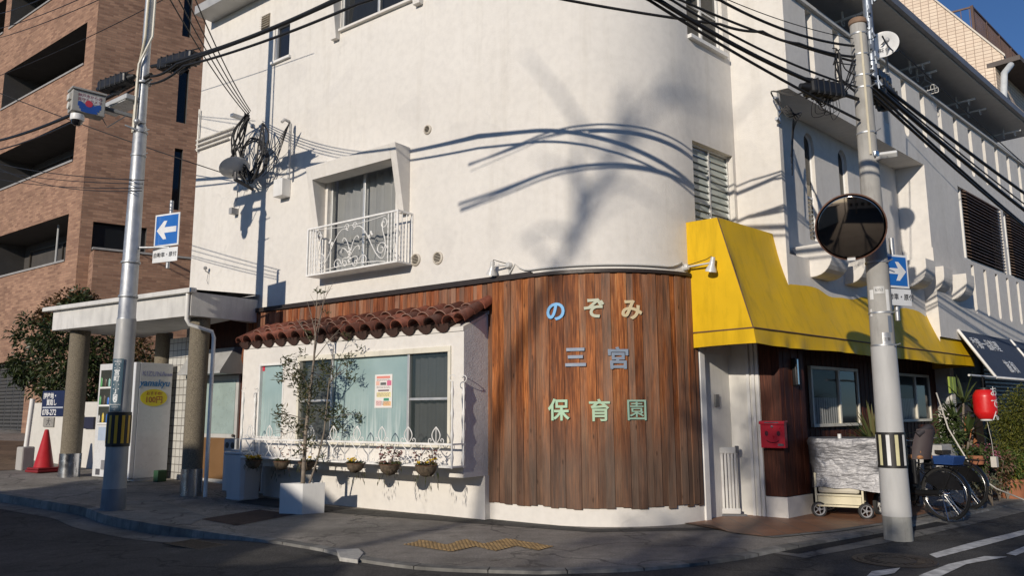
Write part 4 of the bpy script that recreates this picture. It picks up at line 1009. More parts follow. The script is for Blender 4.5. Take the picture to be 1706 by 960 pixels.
gu0, gz1 = FK.uv(46, 600); 
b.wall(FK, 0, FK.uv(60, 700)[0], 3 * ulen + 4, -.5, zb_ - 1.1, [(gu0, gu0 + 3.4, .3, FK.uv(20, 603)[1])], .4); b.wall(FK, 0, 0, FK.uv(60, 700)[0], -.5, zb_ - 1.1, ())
NWs = []
for (x0, x1, yt, yb) in ((307, 321, -60, 62), (296, 313, 113, 205), (288, 302, 247, 350)):
    a_ = FK2.uv(x0, (yt + yb) / 2)[0]; c_ = FK2.uv(x1, (yt + yb) / 2)[0]; NWs.append((a_, c_, FK2.uv((x0 + x1) / 2, yb)[1], FK2.uv((x0 + x1) / 2, yt)[1]))
so = (FK2.uv(153, 400)[0], FK2.uv(212, 400)[0] + .6, FK2.uv(180, 421)[1], FK2.uv(180, 372)[1])
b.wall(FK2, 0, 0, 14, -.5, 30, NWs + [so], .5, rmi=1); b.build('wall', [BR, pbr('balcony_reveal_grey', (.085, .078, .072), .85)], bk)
b = MB(); BP = .95; LZ = FK2.uv(182, 418, BP)[1]
b.box(FK2, .35, 14, .01, BP, -.5, LZ); b.build('projecting_wall', BR, bk)
b = MB(); b.box(FK2, .30, 14, BP - .2, BP + .05, LZ + .002, LZ + .07)
b.build('coping', SILL, bk)
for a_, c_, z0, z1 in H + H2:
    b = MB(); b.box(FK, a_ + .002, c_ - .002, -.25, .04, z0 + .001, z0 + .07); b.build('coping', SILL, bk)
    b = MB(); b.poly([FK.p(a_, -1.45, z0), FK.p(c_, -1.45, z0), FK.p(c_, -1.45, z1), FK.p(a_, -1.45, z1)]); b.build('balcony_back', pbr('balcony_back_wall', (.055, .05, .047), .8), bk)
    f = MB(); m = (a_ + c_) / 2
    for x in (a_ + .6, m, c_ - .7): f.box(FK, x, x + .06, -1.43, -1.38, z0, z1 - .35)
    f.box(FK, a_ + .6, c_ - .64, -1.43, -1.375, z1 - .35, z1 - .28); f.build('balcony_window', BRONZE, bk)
for a_, c_, z0, z1 in NWs + [so]:
    b = MB(); b.poly([FK2.p(a_, -.2, z0), FK2.p(c_, -.2, z0), FK2.p(c_, -.2, z1), FK2.p(a_, -.2, z1)]); b.build('window', GLASSD, bk)
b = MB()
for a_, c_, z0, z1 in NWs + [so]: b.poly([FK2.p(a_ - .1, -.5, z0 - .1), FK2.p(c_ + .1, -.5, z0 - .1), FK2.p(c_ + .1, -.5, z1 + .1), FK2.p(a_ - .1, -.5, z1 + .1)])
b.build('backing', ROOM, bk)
q = H[2]; b = MB(); b.box(FK, q[0] + 1.0, q[0] + 1.35, -1.2, -.6, q[2], q[2] + .75); b.tube([FK.p(q[0] + 1.9, -.5, q[2]), FK.p(q[0] + 1.9, -.5, q[3])], .04, 8); b.build('balcony_fitting', pbr('grey_fitting', (.4, .4, .39), .6), bk)
b = MB(); za = .3; zb2 = FK.uv(20, 603)[1]
b.poly([FK.p(gu0, -.38, za), FK.p(gu0 + 3.4, -.38, za), FK.p(gu0 + 3.4, -.38, zb2), FK.p(gu0, -.38, zb2)]); b.build('backing', ROOM, bk)
b = MB(); z = za
while z < zb2: b.tube([FK.p(gu0, -.18, z), FK.p(gu0 + 3.4, -.18, z)], .012, 4); z += .13
for k in range(6): b.tube([FK.p(gu0 + .1 + k * .62, -.17, za), FK.p(gu0 + .1 + k * .62, -.17, zb2)], .012, 4)
b.build('grille_shutter', pbr('grey_shutter', (.20, .20, .20), .5, .5), bk)
patch('forecourt', [(-60, 732), (44, 736), (42, 782), (-60, 790)], m_asphalt('tan_forecourt', (.20, .135, .085), .25, 60, .4), .006)

# ================================================================== BEIGE TILED BUILDING BEHIND
Y2 = 30; o2_ = atY(1662, 150, Y2); o2_.z = 0; FT = Fr(o2_, dA, nA); FT2 = Fr(o2_, dB, nB)
BT = m_brick('beige_wall_tile', (.76, .63, .49), (.70, .56, .43), (.33, .24, .18), .30, .15, .012, 0, .3, .6, .1, 1)
bt = thing('beige_tiled_building', 'tall beige tiled building with a sloping parapet and brown roof railing', 'building', gz(o2_))
uz = lambda px, py: FT.uv(px, py)
top = [uz(1560, 3), uz(1672, 92)]; sl_ = (top[1][1] - top[0][1]) / (top[1][0] - top[0][0])
ue = uz(1662, 150)[0]; uo = uz(1672, 92)[0]
ztop = lambda u: top[1][1] + sl_ * (u - top[1][0])
b = MB(); ul = 10.0
b.poly([FT.p(0, 0, 0), FT.p(uz(1502, 30)[0], 0, 0), FT.p(uz(1502, 30)[0], 0, ztop(uz(1502, 30)[0])), FT.p(uo, 0, ztop(uo)), FT.p(uo, 0, ztop(uo) - .25), FT.p(0, 0, ztop(uo) - .3)])
b.wall(FT2, 0, 0, 16, 0, ztop(uo) - .3, [(1.2, 4.4, uz(1662, 215)[1] - 2.2, uz(1662, 160)[1] - .6), (5.6, 9, uz(1662, 215)[1] - 2.2, uz(1662, 160)[1] - .6)], .3)
b.build('wall', BT, bt)
b = MB(); u5 = uz(1502, 30)[0]; b.poly([FT.p(u5, 0, 0), FT.p(u5 + 9, 0, 0), FT.p(u5 + 9, 0, ztop(u5 + 9)), FT.p(u5, 0, ztop(u5))]); b.build('plain_wall', m_stucco('cream_render', (.66, .58, .44), .2, 60, .15), bt)
b = MB(); b.prism([FT.p(uo - .05, .06, ztop(uo - .05)), FT.p(u5 + 9, .06, ztop(u5 + 9)), FT.p(u5 + 9, .06, ztop(u5 + 9) + .1), FT.p(uo - .05, .06, ztop(uo - .05) + .1)], nA * -.35); b.build('parapet_cap', pbr('pale_cap', (.60, .55, .47), .6), bt)
zr = uz(1662, 100)[1]
b = MB(); b.box(FT2, -.05, 16, -2, .9, zr - .25, zr - .05); b.build('balcony_slab', pbr('dark_soffit_board', (.12, .10, .09), .8), bt)
b = MB(); zb3 = uz(1662, 205)[1]; b.box(FT2, .5, 16, .05, 1.0, zb3 - 1.3, zb3 - .3); b.build('balcony_parapet', pbr('tan_parapet', (.34, .28, .22), .7, grime=.4), bt)
b = MB(); b.box(FT2, .45, 16, .0, 1.05, zb3 - .25, zb3 - .15); b.build('balcony_rail', pbr('brown_rail', (.10, .06, .045), .6), bt)
for k in (1.2, 5.6):
    b = MB(); b.poly([FT2.p(k, -.25, zb3 - 1.5), FT2.p(k + 3.4, -.25, zb3 - 1.5), FT2.p(k + 3.4, -.25, zb3 + 2), FT2.p(k, -.25, zb3 + 2)]); b.build('window', GLASSD, bt)
# roof railing
RB = pbr('brown_railing', (.11, .065, .05), .6, .2, .2)
FRp = atY(1619, 9, Y2 + 2.2); zt_ = FRp.z; FRp.z = 0; FRr = Fr(FRp, dB, nB); FRl = Fr(FRp, dA, nA)
b = MB(); b.box(FRr, -.05, .06, -.06, .05, zt_ - 1.6, zt_)
b.box(FRr, .06, 14, -.04, .04, zt_ - .10, zt_ - .02); b.box(FRr, .06, 14, -.03, .03, zt_ - 1.55, zt_ - 1.5)
for k in range(90): b.box(FRr, .1 + k * .15, .145 + k * .15, -.012, .012, zt_ - 1.5, zt_ - .10)
for k in range(1, 8): b.box(FRr, k * 1.9, k * 1.9 + .08, -.045, .045, zt_ - 1.6, zt_ - .02)
b.box(FRl, .05, 4, -.03, .03, zt_ - .10, zt_ - .02); b.box(FRl, .05, 4, -.02, .02, zt_ - 1.55, zt_ - 1.5)
for k in range(12): b.box(FRl, .1 + k * .33, .13 + k * .33, -.012, .012, zt_ - 1.5, zt_ - .10)
b.build('roof_railing', RB, bt)
b = MB(); b.box(FRr, -.3, 15, -6, .3, zt_ - 2.2, zt_ - 1.62); b.box(FRr, .3, 15, -6, -.2, 0, zt_ - 2.2); b.build('roof_slab', pbr('roof_edge', (.4, .36, .3), .7), bt)
PIPEW = pbr('pale_pvc_pipe', (.56, .58, .58), .4)
def pxw(px, py, fr, off): u, z = fr.uv(px, py, off); return fr.p(u, off, z)
b = MB(); b.tube([pxw(1575, 82, FT, .15), pxw(1578, 96, FT, .15), pxw(1615, 118, FT, .15), pxw(1623, 128, FT, .15), pxw(1624, 230, FT, .15)], .11, 10); b.build('drainpipe', PIPEW, bt, smooth=50)
b = MB(); b.tube([pxw(1684, 108, FT2, .6), pxw(1673, 122, FT2, .6), pxw(1672, 160, FT2, .6), pxw(1676, 190, FT2, .6)], .12, 10); b.build('drainpipe', PIPEW, bt, smooth=50)

# ================================================================== NEIGHBOURING SHOP (far right)
sh = thing('neighbour_shopfront', 'dark shopfront under the louvred upper floor past the yellow awning', 'shopfront', FB.p(9.6, .2, 0))
b = MB(); b.wall(FB, .1, uRE + .22, 30, -.2, 2.9, (), .1); b.box(FB, uRE + .2, 30, .1, oCE, 2.9, 2.99); b.build('front_wall', pbr('dark_shop_wall', (.03, .03, .032), .7), sh)
SHU = pbr('grey_roller_shutter', (.13, .14, .145), .5, .3)
b = MB(); z = .2
while z < 2.75: b.prism([FB.p(12.2, .12, z), FB.p(12.2, .16, z + .03), FB.p(12.2, .16, z + .07), FB.p(12.2, .12, z + .1)], dB * 5); z += .1
b.build('roller_shutter', SHU, sh)
b = MB(); b.box(FB, 17.4, 17.6, .12, .35, 0, 2.9); b.box(FB, 17.6, 20, .12, .2, 1.2, 2.9); b.build('pale_panel', pbr('pale_shop_panel', (.45, .44, .42), .7), sh)
b = MB(); b.box(FB, 9.9, 10.9, .12, .2, 0, 2.1); b.build('door', pbr('brown_shop_door', (.06, .035, .022), .6), sh)

# ================================================================== SMALL THINGS ON THE WHITE BUILDING
def arcat(px, py, r=ARC_R):
    d = ray(px, py); o = CAM - ARC_C; a = d.x ** 2 + d.y ** 2; h = 2 * (o.x * d.x + o.y * d.y); c = o.x ** 2 + o.y ** 2 - r * r
    k = (-h - math.sqrt(max(0, h * h - 4 * a * c))) / (2 * a); q = CAM + d * k; n = Vector((q.x - ARC_C.x, q.y - ARC_C.y, 0)).normalized(); return q, n
LET = [('の', 926, 521, (.17, .42, .70)), ('ぞ', 990, 516, (.46, .48, .36)), ('み', 1052, 518, (.62, .52, .32)), ('三', 959, 598, (.20, .25, .33)), ('宮', 1030, 600, (.22, .27, .34)),
       ('保', 931, 686, (.36, .54, .37)), ('育', 999, 687, (.38, .54, .37)), ('園', 1061, 686, (.27, .42, .33))]
q, n = arcat(995, 600); sg = thing('wall_lettering', 'rounded coloured letters spread over the curved cedar wall in three rows', 'lettering', q)
for i_, (ch, px, py, colr) in enumerate(LET):
    q, n = arcat(px, py, ARC_R + .045); f = lookfr(q, n)
    text(ch, .305, f, 'letter', pbr('letter_paint_%d_%d' % (px, py), colr, .5, var=.06), sg, .010, (.0055, .0055, .0055, .007, .005, .003, .002, .0)[i_], .004 if i_ < 7 else .0015)
# spotlights and their conduit
LAMPW = pbr('lamp_white_enamel', (.62, .61, .58), .35, .1, .1, 8, grime=.4)
def spot(base, n, armdir, al, headdir, name, label):
    t = thing('spotlight', label, 'spotlight', base, 'spotlights on the rounded corner')
    f = lookfr(base, n); b = MB(); b.lathe([(.05, 0), (.05, .05), (.035, .075), (.0001, .08)], Fr(base, f.x, f.z, n), 14); b.build('base', LAMPW, t, smooth=40)
    p0 = base + n * .06; p1 = p0 + armdir * al; b = MB(); b.tube([p0, p1], .014, 8); b.build('arm', LAMPW, t)
    b = MB(); b.ball(p1, .035, 10, 6); b.build('knuckle', BLACKP, t, smooth=90)
    hd = Vector(headdir).normalized(); x = hd.orthogonal().normalized(); fr = Fr(p1 - hd * .02, x, hd.cross(x), hd)
    b = MB(); b.lathe([(.001, -.06), (.03, -.055), (.036, .0), (.04, .05), (.075, .12), (.08, .15), (.072, .148), (.035, .06), (.001, .055)], fr, 16); b.build('shade', LAMPW, t, smooth=50)
    b = MB(); b.tube([p1 + UP * .02, p1 + UP * .09 - armdir * .04 + n * .03, p1 + UP * .06 - armdir * .12 + n * .03, p0 + UP * .02], .006, 5); b.build('cord', CABLE, t)
q, n = arcat(851, 443); tl = Vector((n.y, -n.x, 0)); tl = tl if tl.dot(dA) > 0 else -tl
qa = FA.uv(850, 443); base = FA.p(max(.0, qa[0]), 0, qa[1]) if qa[0] > 0 else q; 
spot(base, nA if qa[0] > 0 else n, (tl * .85 + n * .5).normalized(), .24, (-.1, .25, -1), 'spotlight', 'white spotlight at the left end of the curved pipe above the letters')
q2, n2 = arcat(1140, 446); tr_ = -Vector((n2.y, -n2.x, 0)); tr_ = tr_ if tr_.dot(dB) > 0 else -tr_
spot(q2, n2, (n2 * .98 + tr_ * .05).normalized(), .42, (-.15, .2, -1), 'spotlight', 'white spotlight on a long arm in front of the yellow awning side')
b = MB(); zc_ = FA.uv(870, 467)[1]; qq, _ = arcat(1000, 464, ARC_R + .03); zc_ = ZF + .10
aL = math.atan2(base.y - ARC_C.y, base.x - ARC_C.x); aR = math.atan2(q2.y - ARC_C.y, q2.x - ARC_C.x)
pts = [base + UP * -.03 + nA * .03, base - UP * .12 + nA * .03] + [arc(a_, ARC_R + .03, zc_ + .12 * max(0, 1 - i / 3) ** 2 + .16 * max(0, (i - 26) / 4) ** 2) for i, a_ in enumerate([aL + (aR - aL) * (k + 1) / 31 for k in range(30)])] + [q2 + n2 * .03 - UP * .03]
b.tube(pts, .013, 8); tag(b.build('lamp_conduit', pbr('grey_white_pipe', (.55, .54, .51), .5), smooth=60), 'thin pale pipe curving along the foot of the white wall between the spotlights', 'pipe')
# vents
VENT = pbr('cream_vent', (.55, .50, .42), .5, 0, .15)
for px, py, r, lab in ((713, 216, .062, 'small dark round vent in the upper wall beside the hood'), (693, 433, .085, 'round louvred vent nearer the balcony rail of the pair'), (730, 430, .085, 'round louvred vent farther from the balcony rail of the pair')):
    u_, z_ = FA.uv(px, py); t = thing('round_vent', lab, 'vent', FA.p(u_, 0, z_), 'round wall vents')
    f = Fr(FA.p(u_, 0, z_), dA, UP, nA); b = MB(); b.lathe([(r + .018, .001), (r + .018, .02), (r, .035), (r - .008, .03), (r - .008, .006)], f, 28, cap=False); b.build('ring', VENT, t, smooth=40)
    b = MB(); b.lathe([(.0001, .004), (r - .006, .004)], f, 24); b.build('backing', pbr('vent_dark', (.03, .026, .022), .8), t)
    b = MB(); k = -r + .02
    while k < r - .01:
        h = math.sqrt(max(0, (r - .006) ** 2 - k * k)); b.prism([f.p(-h, k, .008), f.p(-h, k - .010, .028), f.p(-h, k - .006, .03), f.p(-h, k + .004, .01)], dA * (2 * h)); k += .024
    b.build('slat', VENT, t)
a_, c_ = FA.uv(450, 40)[0], FA.uv(436, 40)[0]; z0, z1 = FA.uv(443, 46)[1], FA.uv(443, 27)[1]
b = MB(); b.box(FA, a_, c_, .002, .01, z0, z1); k = z0
while k < z1: b.prism([FA.p(a_, .01, k + .03), FA.p(a_, .05, k), FA.p(a_, .05, k + .008), FA.p(a_, .01, k + .038)], dA * (c_ - a_)); k += .05
tag(b.build('louvre_vent', VENT), 'small square louvred vent high on the wall near the roof edge', 'vent')
# balcony railing under the hooded window
RO = .34
rx = lambda px, py: FA.uv(px, py, RO)
r1, rz1 = rx(514, 383); r0, rz1b = rx(663, 350); _, rz0 = rx(514, 460); _, rz0b = rx(662, 435); zt_ = (rz1 + rz1b) / 2; zb_ = (rz0 + rz0b) / 2
print('RAIL', r0, r1, zb_, zt_)
ra = thing('balcony_railing', 'white scrolled iron balcony railing under the hooded upper window', 'railing', FA.p((r0 + r1) / 2, RO, zb_))
b = MB(); q = .014
for z in (zt_, zb_):
    b.box(FA, r0 - q, r1 + q, RO - q, RO + q, z - q, z + q)
    for u in (r0, r1): b.box(FA, u - q, u + q, .0, RO - q, z - q * .95, z + q * .95)
for u in (r0, r1): b.box(FA, u - q, u + q, RO - q * .9, RO + q * .9, zb_ + q, zt_ - q); b.box(FA, u - q, u + q, .0, .025, zb_ + q, zt_ - q)
b.build('rail_frame', WHITEIRON, ra)
b = MB(); hgt = zt_ - zb_
for u in list(steps(r0 + .07, r0 + .21, 2)) + list(steps(r1 - .21, r1 - .07, 2)):
    b = MB(); b.tube([FA.p(u, RO, z) for z in steps(zb_, zt_, 40)], [.008 + (.004 if (i % 4) < 2 else 0) for i in range(41)], 5); b.build('baluster', WHITEIRON, ra, smooth=60)
for v in (.1, .2):
    for u in (r0, r1): b = MB(); b.tube([FA.p(u, RO - v, zb_), FA.p(u, RO - v, zt_)], .008, 5); b.build('baluster', WHITEIRON, ra, smooth=60)
b = MB(); uc = (r0 + r1) / 2; hw = (r1 - r0) / 2 - .26
def sc(cx, cz, r, t0, turns, s=1, rr=.008, shrink=.2):
    n_ = 22; pts = []
    for i in range(n_ + 1):
        t = i / n_; rad = r * (1 - (1 - shrink) * t); an = t0 + s * turns * 2 * math.pi * t
        pts.append(FA.p(uc + cx + rad * math.cos(an), RO, zb_ + cz + rad * math.sin(an)))
    b.tube(pts, rr, 5)
def cv(P, rr=.008):
    n_ = 16; out = []
    for i in range(n_ + 1):
        t = i / n_; x = sum(math.comb(len(P) - 1, k) * (1 - t) ** (len(P) - 1 - k) * t ** k * P[k][0] for k in range(len(P))); z = sum(math.comb(len(P) - 1, k) * (1 - t) ** (len(P) - 1 - k) * t ** k * P[k][1] for k in range(len(P)))
        out.append(FA.p(uc + x, RO, zb_ + z))
    b.tube(out, rr, 5)
h = hgt
for s in (1, -1):
    cv([(s * .06, h * .80), (s * .28, h * 1.05), (s * hw * .55, h * .55), (s * hw * .62, h * .35), (s * hw * .8, -.02), (s * hw, .0), (s * hw, h * .3)])
    sc(s * (hw - .10), h * .30, .12, 0 if s > 0 else math.pi, 1.3, s); sc(s * (hw - .06), h * .80, .09, math.pi / 2, 1.2, -s)
    cv([(s * (hw - .02), h * .3), (s * (hw + .03), h * .55), (s * (hw - .14), h * .62), (s * (hw - .06), h * .89)])
    cv([(0, h * .28), (s * .05, h * .6), (s * .16, h * .75), (s * .2, h * .6)]); cv([(0, h * .24), (s * .12, h * .5), (s * .24, h * .5), (s * .22, h * .36)]); cv([(0, h * .2), (s * .14, h * .3), (s * .22, h * .22), (s * .16, h * .13)])
    sc(s * .13, h * .12, .07, 0, 1.1, s); sc(s * .32, h * .14, .10, math.pi if s > 0 else 0, 1.2, -s); sc(s * .09, h * .88, .06, 0 if s > 0 else math.pi, 1.1, s)
    for k in range(5): b.ball(FA.p(uc + s * (hw * .58 + .035 * math.cos(k * 1.3)), RO, zb_ + h * .62 + .045 * math.sin(k * 1.7)), .022, 6, 4)
for k in range(9): b.ball(FA.p(uc + .03 * math.sin(k * 2.4), RO + .01, zb_ + h * (.14 + .035 * k)), .022, 6, 4)
cv([(-hw, .03), (-hw * .4, .10), (hw * .4, .10), (hw, .03)]); cv([(-hw, h - .03), (-hw * .3, h - .1), (hw * .3, h - .1), (hw, h - .03)], .006)
b.build('scrollwork', WHITEIRON, ra, smooth=60)
b = MB(); b.box(FA, r0 + .02, r1 - .02, .02, RO - .02, zb_ - .012, zb_ - .004)
for k in range(5): b.box(FA, r0 + .02, r1 - .02, .03 + k * .06, .05 + k * .06, zb_ - .003, zb_ + .008)
b.build('floor_grate', WHITEIRON, ra)
# meter box with mast
u_, z_ = FA.uv(477, 316); mt = thing('meter_box', 'white service box with a bent mast on the upper street wall', 'service box', FA.p(u_, .1, z_))
b = MB(); b.box(FA, u_ - .13, u_ + .13, .002, .2, z_ - .17, z_ + .17); b.build('box', WHITEP, mt, bevel=.012)
b = MB(); zt2 = FA.uv(485, 203, .12)[1]; ut = FA.uv(482, 260, .12)[0]; b.tube([FA.p(ut, .12, z_ + .16), FA.p(ut, .12, zt2 - .05), FA.p(ut, .16, zt2), FA.p(ut, .26, zt2 + .01), FA.p(ut, .32, zt2 - .06)], .028, 8); b.build('mast', pbr('grey_pipe', (.48, .47, .45), .5), mt, smooth=60)
# conduits at the far end
b = MB()
for k in range(3):
    z = FA.uv(330, 236)[1] - k * .10; b.tube([FA.p(UL - .02, .05, z), FA.p(FA.uv(392 - k * 4, 236)[0], .05, z)], .022, 7)
b.tube([FA.p(UL - .06, .05, z - .05), FA.p(UL - .06, .05, z + .9)], .02, 6)
tag(b.build('wall_conduit', pbr('cream_conduit', (.62, .59, .53), .5), smooth=60), 'three cream conduits running side by side round the far wall edge', 'conduit')
# satellite dish and cable tangle
dcen = FA.uv(392, 285, .45); c0 = FA.p(dcen[0], .45, dcen[1]); dn = Vector((.3, -.75, .62)).normalized()
di = thing('satellite_dish', 'white satellite dish on a dark arm beside the tangle of black cables', 'satellite dish', FA.p(dcen[0], .0, dcen[1] - .3), 'satellite dishes')
DISHW = pbr('dish_white', (.66, .66, .65), .35)
def dish(t, c, n, r):
    x = n.cross(UP).normalized(); y = x.cross(n); fr = Fr(c, x, y, n); b = MB()
    b.lathe([(.001, -.0), (r * .35, .012), (r * .7, .05), (r, .10), (r + .006, .10), (r * .7, .04), (r * .35, .0), (.001, -.012)], fr, 36); b.build('reflector', DISHW, t, smooth=60); return fr
fr = dish(di, c0, Vector((-.35, .40, .85)).normalized(), .28)
b = MB(); b.tube([c0 - UP * .02, c0 - UP * .16, FA.p(dcen[0] - .02, .05, dcen[1] - .28)], [.03, .04, .03], 8); b.tube([c0 - UP * .05, fr.p(0, -.24, .08), fr.p(.0, -.2, .32)], .012, 6); b.ball(fr.p(0, -.2, .34), .04, 8, 6); b.build('arm', pbr('dark_arm', (.05, .05, .055), .5), di, smooth=50)
rk = random.Random(4); b = MB(); tcen = lambda px, py, o: FA.p(FA.uv(px, py, o)[0], o, FA.uv(px, py, o)[1])
anchor = tcen(412, 192, .35)
for k in range(16):
    P = [anchor + Vector((rk.uniform(-.06, .06), 0, rk.uniform(-.06, .06)))]
    for (px, py) in ((398, 225), (392, 258), (400, 285), (412, 296)):
        P.append(tcen(px + rk.uniform(-10, 12), py + rk.uniform(-12, 12), .30 + rk.uniform(-.1, .12)))
    if k % 2: P.append(tcen(440 + rk.uniform(-14, 10), 250 + rk.uniform(-25, 15), .3)); P.append(tcen(438, 205, .3))
    if k > 11: P = [tcen(430, 235 + rk.uniform(-10, 10), .28)] + [tcen(424 + 20 * math.cos(a) * rk.uniform(.8, 1.2), 262 + 30 * math.sin(a) * rk.uniform(.8, 1.2), .3) for a in steps(-1, 5.2, 7)] + [tcen(435, 250, .28)]
    # smooth through the points
    Q = []
    for i in range(len(P) - 1):
        p0, p1, p2, p3 = P[max(0, i - 1)], P[i], P[i + 1], P[min(len(P) - 1, i + 2)]
        for t in steps(0, .8, 4): Q.append(.5 * ((2 * p1) + (p2 - p0) * t + (2 * p0 - 5 * p1 + 4 * p2 - p3) * t * t + (3 * p1 - p0 - 3 * p2 + p3) * t ** 3))
    Q.append(P[-1]); b.tube(Q, rk.choice((.010, .013, .016)), 5)
for k in range(5):
    e = tcen(483, 203, .30); s = tcen(437, 262 + k * 8, .26); m = s.lerp(e, .5) - UP * (.10 + .05 * k); b.tube([s, s.lerp(m, .6), m, m.lerp(e, .6), e], .007, 5)
ct = b.build('cable_tangle', CABLE, smooth=90); tag(ct, 'tangle of black service cables looped against the upper street wall', 'cables')
b = MB(); b.box(FA, FA.uv(412, 200)[0] - .05, FA.uv(412, 200)[0] + .05, .0, .36, FA.uv(412, 200)[1] - .03, FA.uv(412, 200)[1] + .03); b.tube([tcen(432, 222, .25), tcen(440, 240, .02)], .03, 6); b.ball(tcen(437, 246, .2), .06, 8, 6); b.ball(tcen(421, 210, .3), .05, 8, 6)
b.tube([tcen(412, 200, .3), tcen(421, 210, .3), tcen(432, 222, .25), tcen(437, 246, .2)], .02, 6); tag(b.build('cable_bracket', GALV), 'grey steel bracket holding the service cables to the upper wall', 'bracket')
b = MB(); q = tcen(388, 352, .1); f = lookfr(q, nA); b.box(f, -.05, .05, -.1, .06, -.06, .06); b.tube([q, tcen(395, 330, .12), tcen(398, 300, .2)], .008, 5); tag(b.build('wall_lamp', pbr('small_grey_lamp', (.3, .3, .3), .4)), 'small grey floodlight hanging below the satellite dish', 'floodlight')
b = MB(); q = tcen(349, 456, .0); b.tube([q, q + nA * .1 + UP * .05], .012, 6); b.ball(q + nA * .1 + UP * .1, .04, 8, 6); b.tube([q + nA * .03, q + nA * .05 - UP * .15, q + nA * .02 - UP * .22], .006, 5); tag(b.build('wall_hook', pbr('small_grey_lamp', (.3, .3, .3), .4)), 'tiny bent fitting on the wall just above the canopy', 'fitting')
# mailbox, intercom, wall lamp, gate by the side entrance
RED = pbr('red_mailbox_paint', (.50, .012, .03), .35, .1, .06, coat=.3)
def fdp(px, py, o): u, z = FD.uv(px, py, o); return u, z
m0, mz1 = fdp(1306, 704, .16); m1, _ = fdp(1266, 704, .16); _, mz0 = fdp(1286, 747, .16)
mb = thing('mailbox', 'red metal mailbox with a smiling face on the dark wooden pillar', 'mailbox', FD.p((m0 + m1) / 2, .1, mz0))
b = MB(); b.box(FD, m0, m1, .045, .16, mz0, mz1); b.build('body', RED, mb, bevel=.006)
b = MB(); b.prism([FD.p(m0 - .01, .03, mz1 + .002), FD.p(m0 - .01, .185, mz1 + .002), FD.p(m0 - .01, .185, mz1 - .03), FD.p(m0 - .01, .175, mz1 - .03), FD.p(m0 - .01, .17, mz1 + .014), FD.p(m0 - .01, .03, mz1 + .02)], dA * (m1 - m0 + .02)); b.build('lid', RED, mb)
mc = (m0 + m1) / 2; mh = mz1 - mz0; mw = m1 - m0; b = MB(); DK = pbr('dark_face_paint', (.06, .0, .01), .5)
for s in (-.25, .25):
    f = Fr(FD.p(mc + s * mw, .161, mz0 + mh * .56), dA, UP, nA); b.lathe([(.026, 0), (.024, .003), (.0001, .004)], f, 12, sy=1.4)
b.tube([FD.p(mc + mw * .26 * math.cos(a), .162, mz0 + mh * .33 - .045 * math.sin(a)) for a in steps(.25, math.pi - .25, 10)], .006, 5); b.build('face', DK, mb)
b = MB(); b.lathe([(.016, .16), (.016, .172), (.0001, .173)], Fr(FD.p(mc, 0, mz0 + mh * .83), dA, UP, nA), 12); b.box(FD, mc - mw * .3, mc + mw * .3, .186, .19, mz1 - .012, mz1 + .002); b.box(FD, m0 + .02, m0 + .1, .161, .164, mz0 + .03, mz0 + .06); b.build('fittings', STEEL, mb)
iu, iz = FB.uv(1193, 668, -.045); b = MB(); f = Fr(FB.p(iu, -.045, iz), dB, nB); b.box(f, -.05, .05, 0, .03, -.09, .09); ic = b.build('intercom', pbr('grey_intercom', (.14, .14, .14), .5), bevel=.006); tag(ic, 'small dark intercom in the shadowed side of the entry', 'intercom')
lu_, lz_ = FB.uv(1327, 620, op_ + .07); wlm = thing('porch_lamp', 'slim black and silver porch lamp high on the wooden pillar', 'wall lamp', FB.p(lu_, op_ + .03, lz_))
b = MB(); b.box(FB, lu_ - .055, lu_ + .055, op_ + .028, op_ + .09, lz_ - .20, lz_ + .20); b.build('body', BLACKP, wlm, bevel=.01)
b = MB(); b.box(FB, lu_ - .045, lu_ - .01, op_ + .091, op_ + .11, lz_ - .18, lz_ + .18); b.build('trim', STEEL, wlm)
gq = G(1212, 862); gf = lookfr(gq, Vector((-.12, -1, 0))); gt = thing('folding_gate', 'white slatted folding safety gate pushed back in the side entry', 'gate', gq)
GH = along(gq, UP, 0) if False else .98; b = MB()
GM = pbr('gate_plastic', (.62, .61, .58), .45, grime=.3)
gw0, gw1 = -.16, .17
for i, x in enumerate(steps(gw0 + .025, gw1 - .025, 6)): b.box(gf, x - .016, x + .016, -.01, .012, .10, GH - .09)
b.build('slat', GM, gt, bevel=.006)
b = MB(); b.box(gf, gw0 - .02, gw1 + .02, -.022, .022, GH - .10, GH - .01); b.build('rail', GM, gt, bevel=.015); b = MB(); b.box(gf, gw0 - .02, gw1 + .02, -.022, .022, .04, .12); b.build('rail', GM, gt, bevel=.015)
b = MB(); b.box(gf, gw0, gw1 + .1, -.03, .03, .0, .038); b.box(gf, gw0 - .03, gw0 + .04, -.03, .03, GH - .14, GH - .05); b.box(gf, gw1 - .02, gw1 + .03, -.03, .03, GH - .09, GH + .01); b.build('hinge', pbr('gate_grey_plastic', (.13, .13, .135), .5), gt, bevel=.005)
b = MB(); g2 = Fr(gq + Vector((.24, .18, 0)), Vector((.55, .83, 0)).normalized(), Vector((.83, -.55, 0)).normalized())
for x in (.0, .1, .17): b.box(g2, x - .015, x + .015, -.012, .012, .05, GH - .02)
b.box(g2, -.03, .2, -.015, .015, GH - .07, GH); b.box(g2, -.03, .2, -.015, .015, .05, .1); b.build('side_panel', GM, gt, bevel=.006)
b = MB(); b.tube([g2.p(.22, 0, 0), g2.p(.22, 0, GH - .1)], .010, 6); b.ball(g2.p(.22, 0, GH - .12), .028, 8, 6); b.ball(g2.p(.22, 0, .06), .028, 8, 6); b.build('latch_rod', pbr('gate_grey_plastic', (.13, .13, .135), .5), gt)
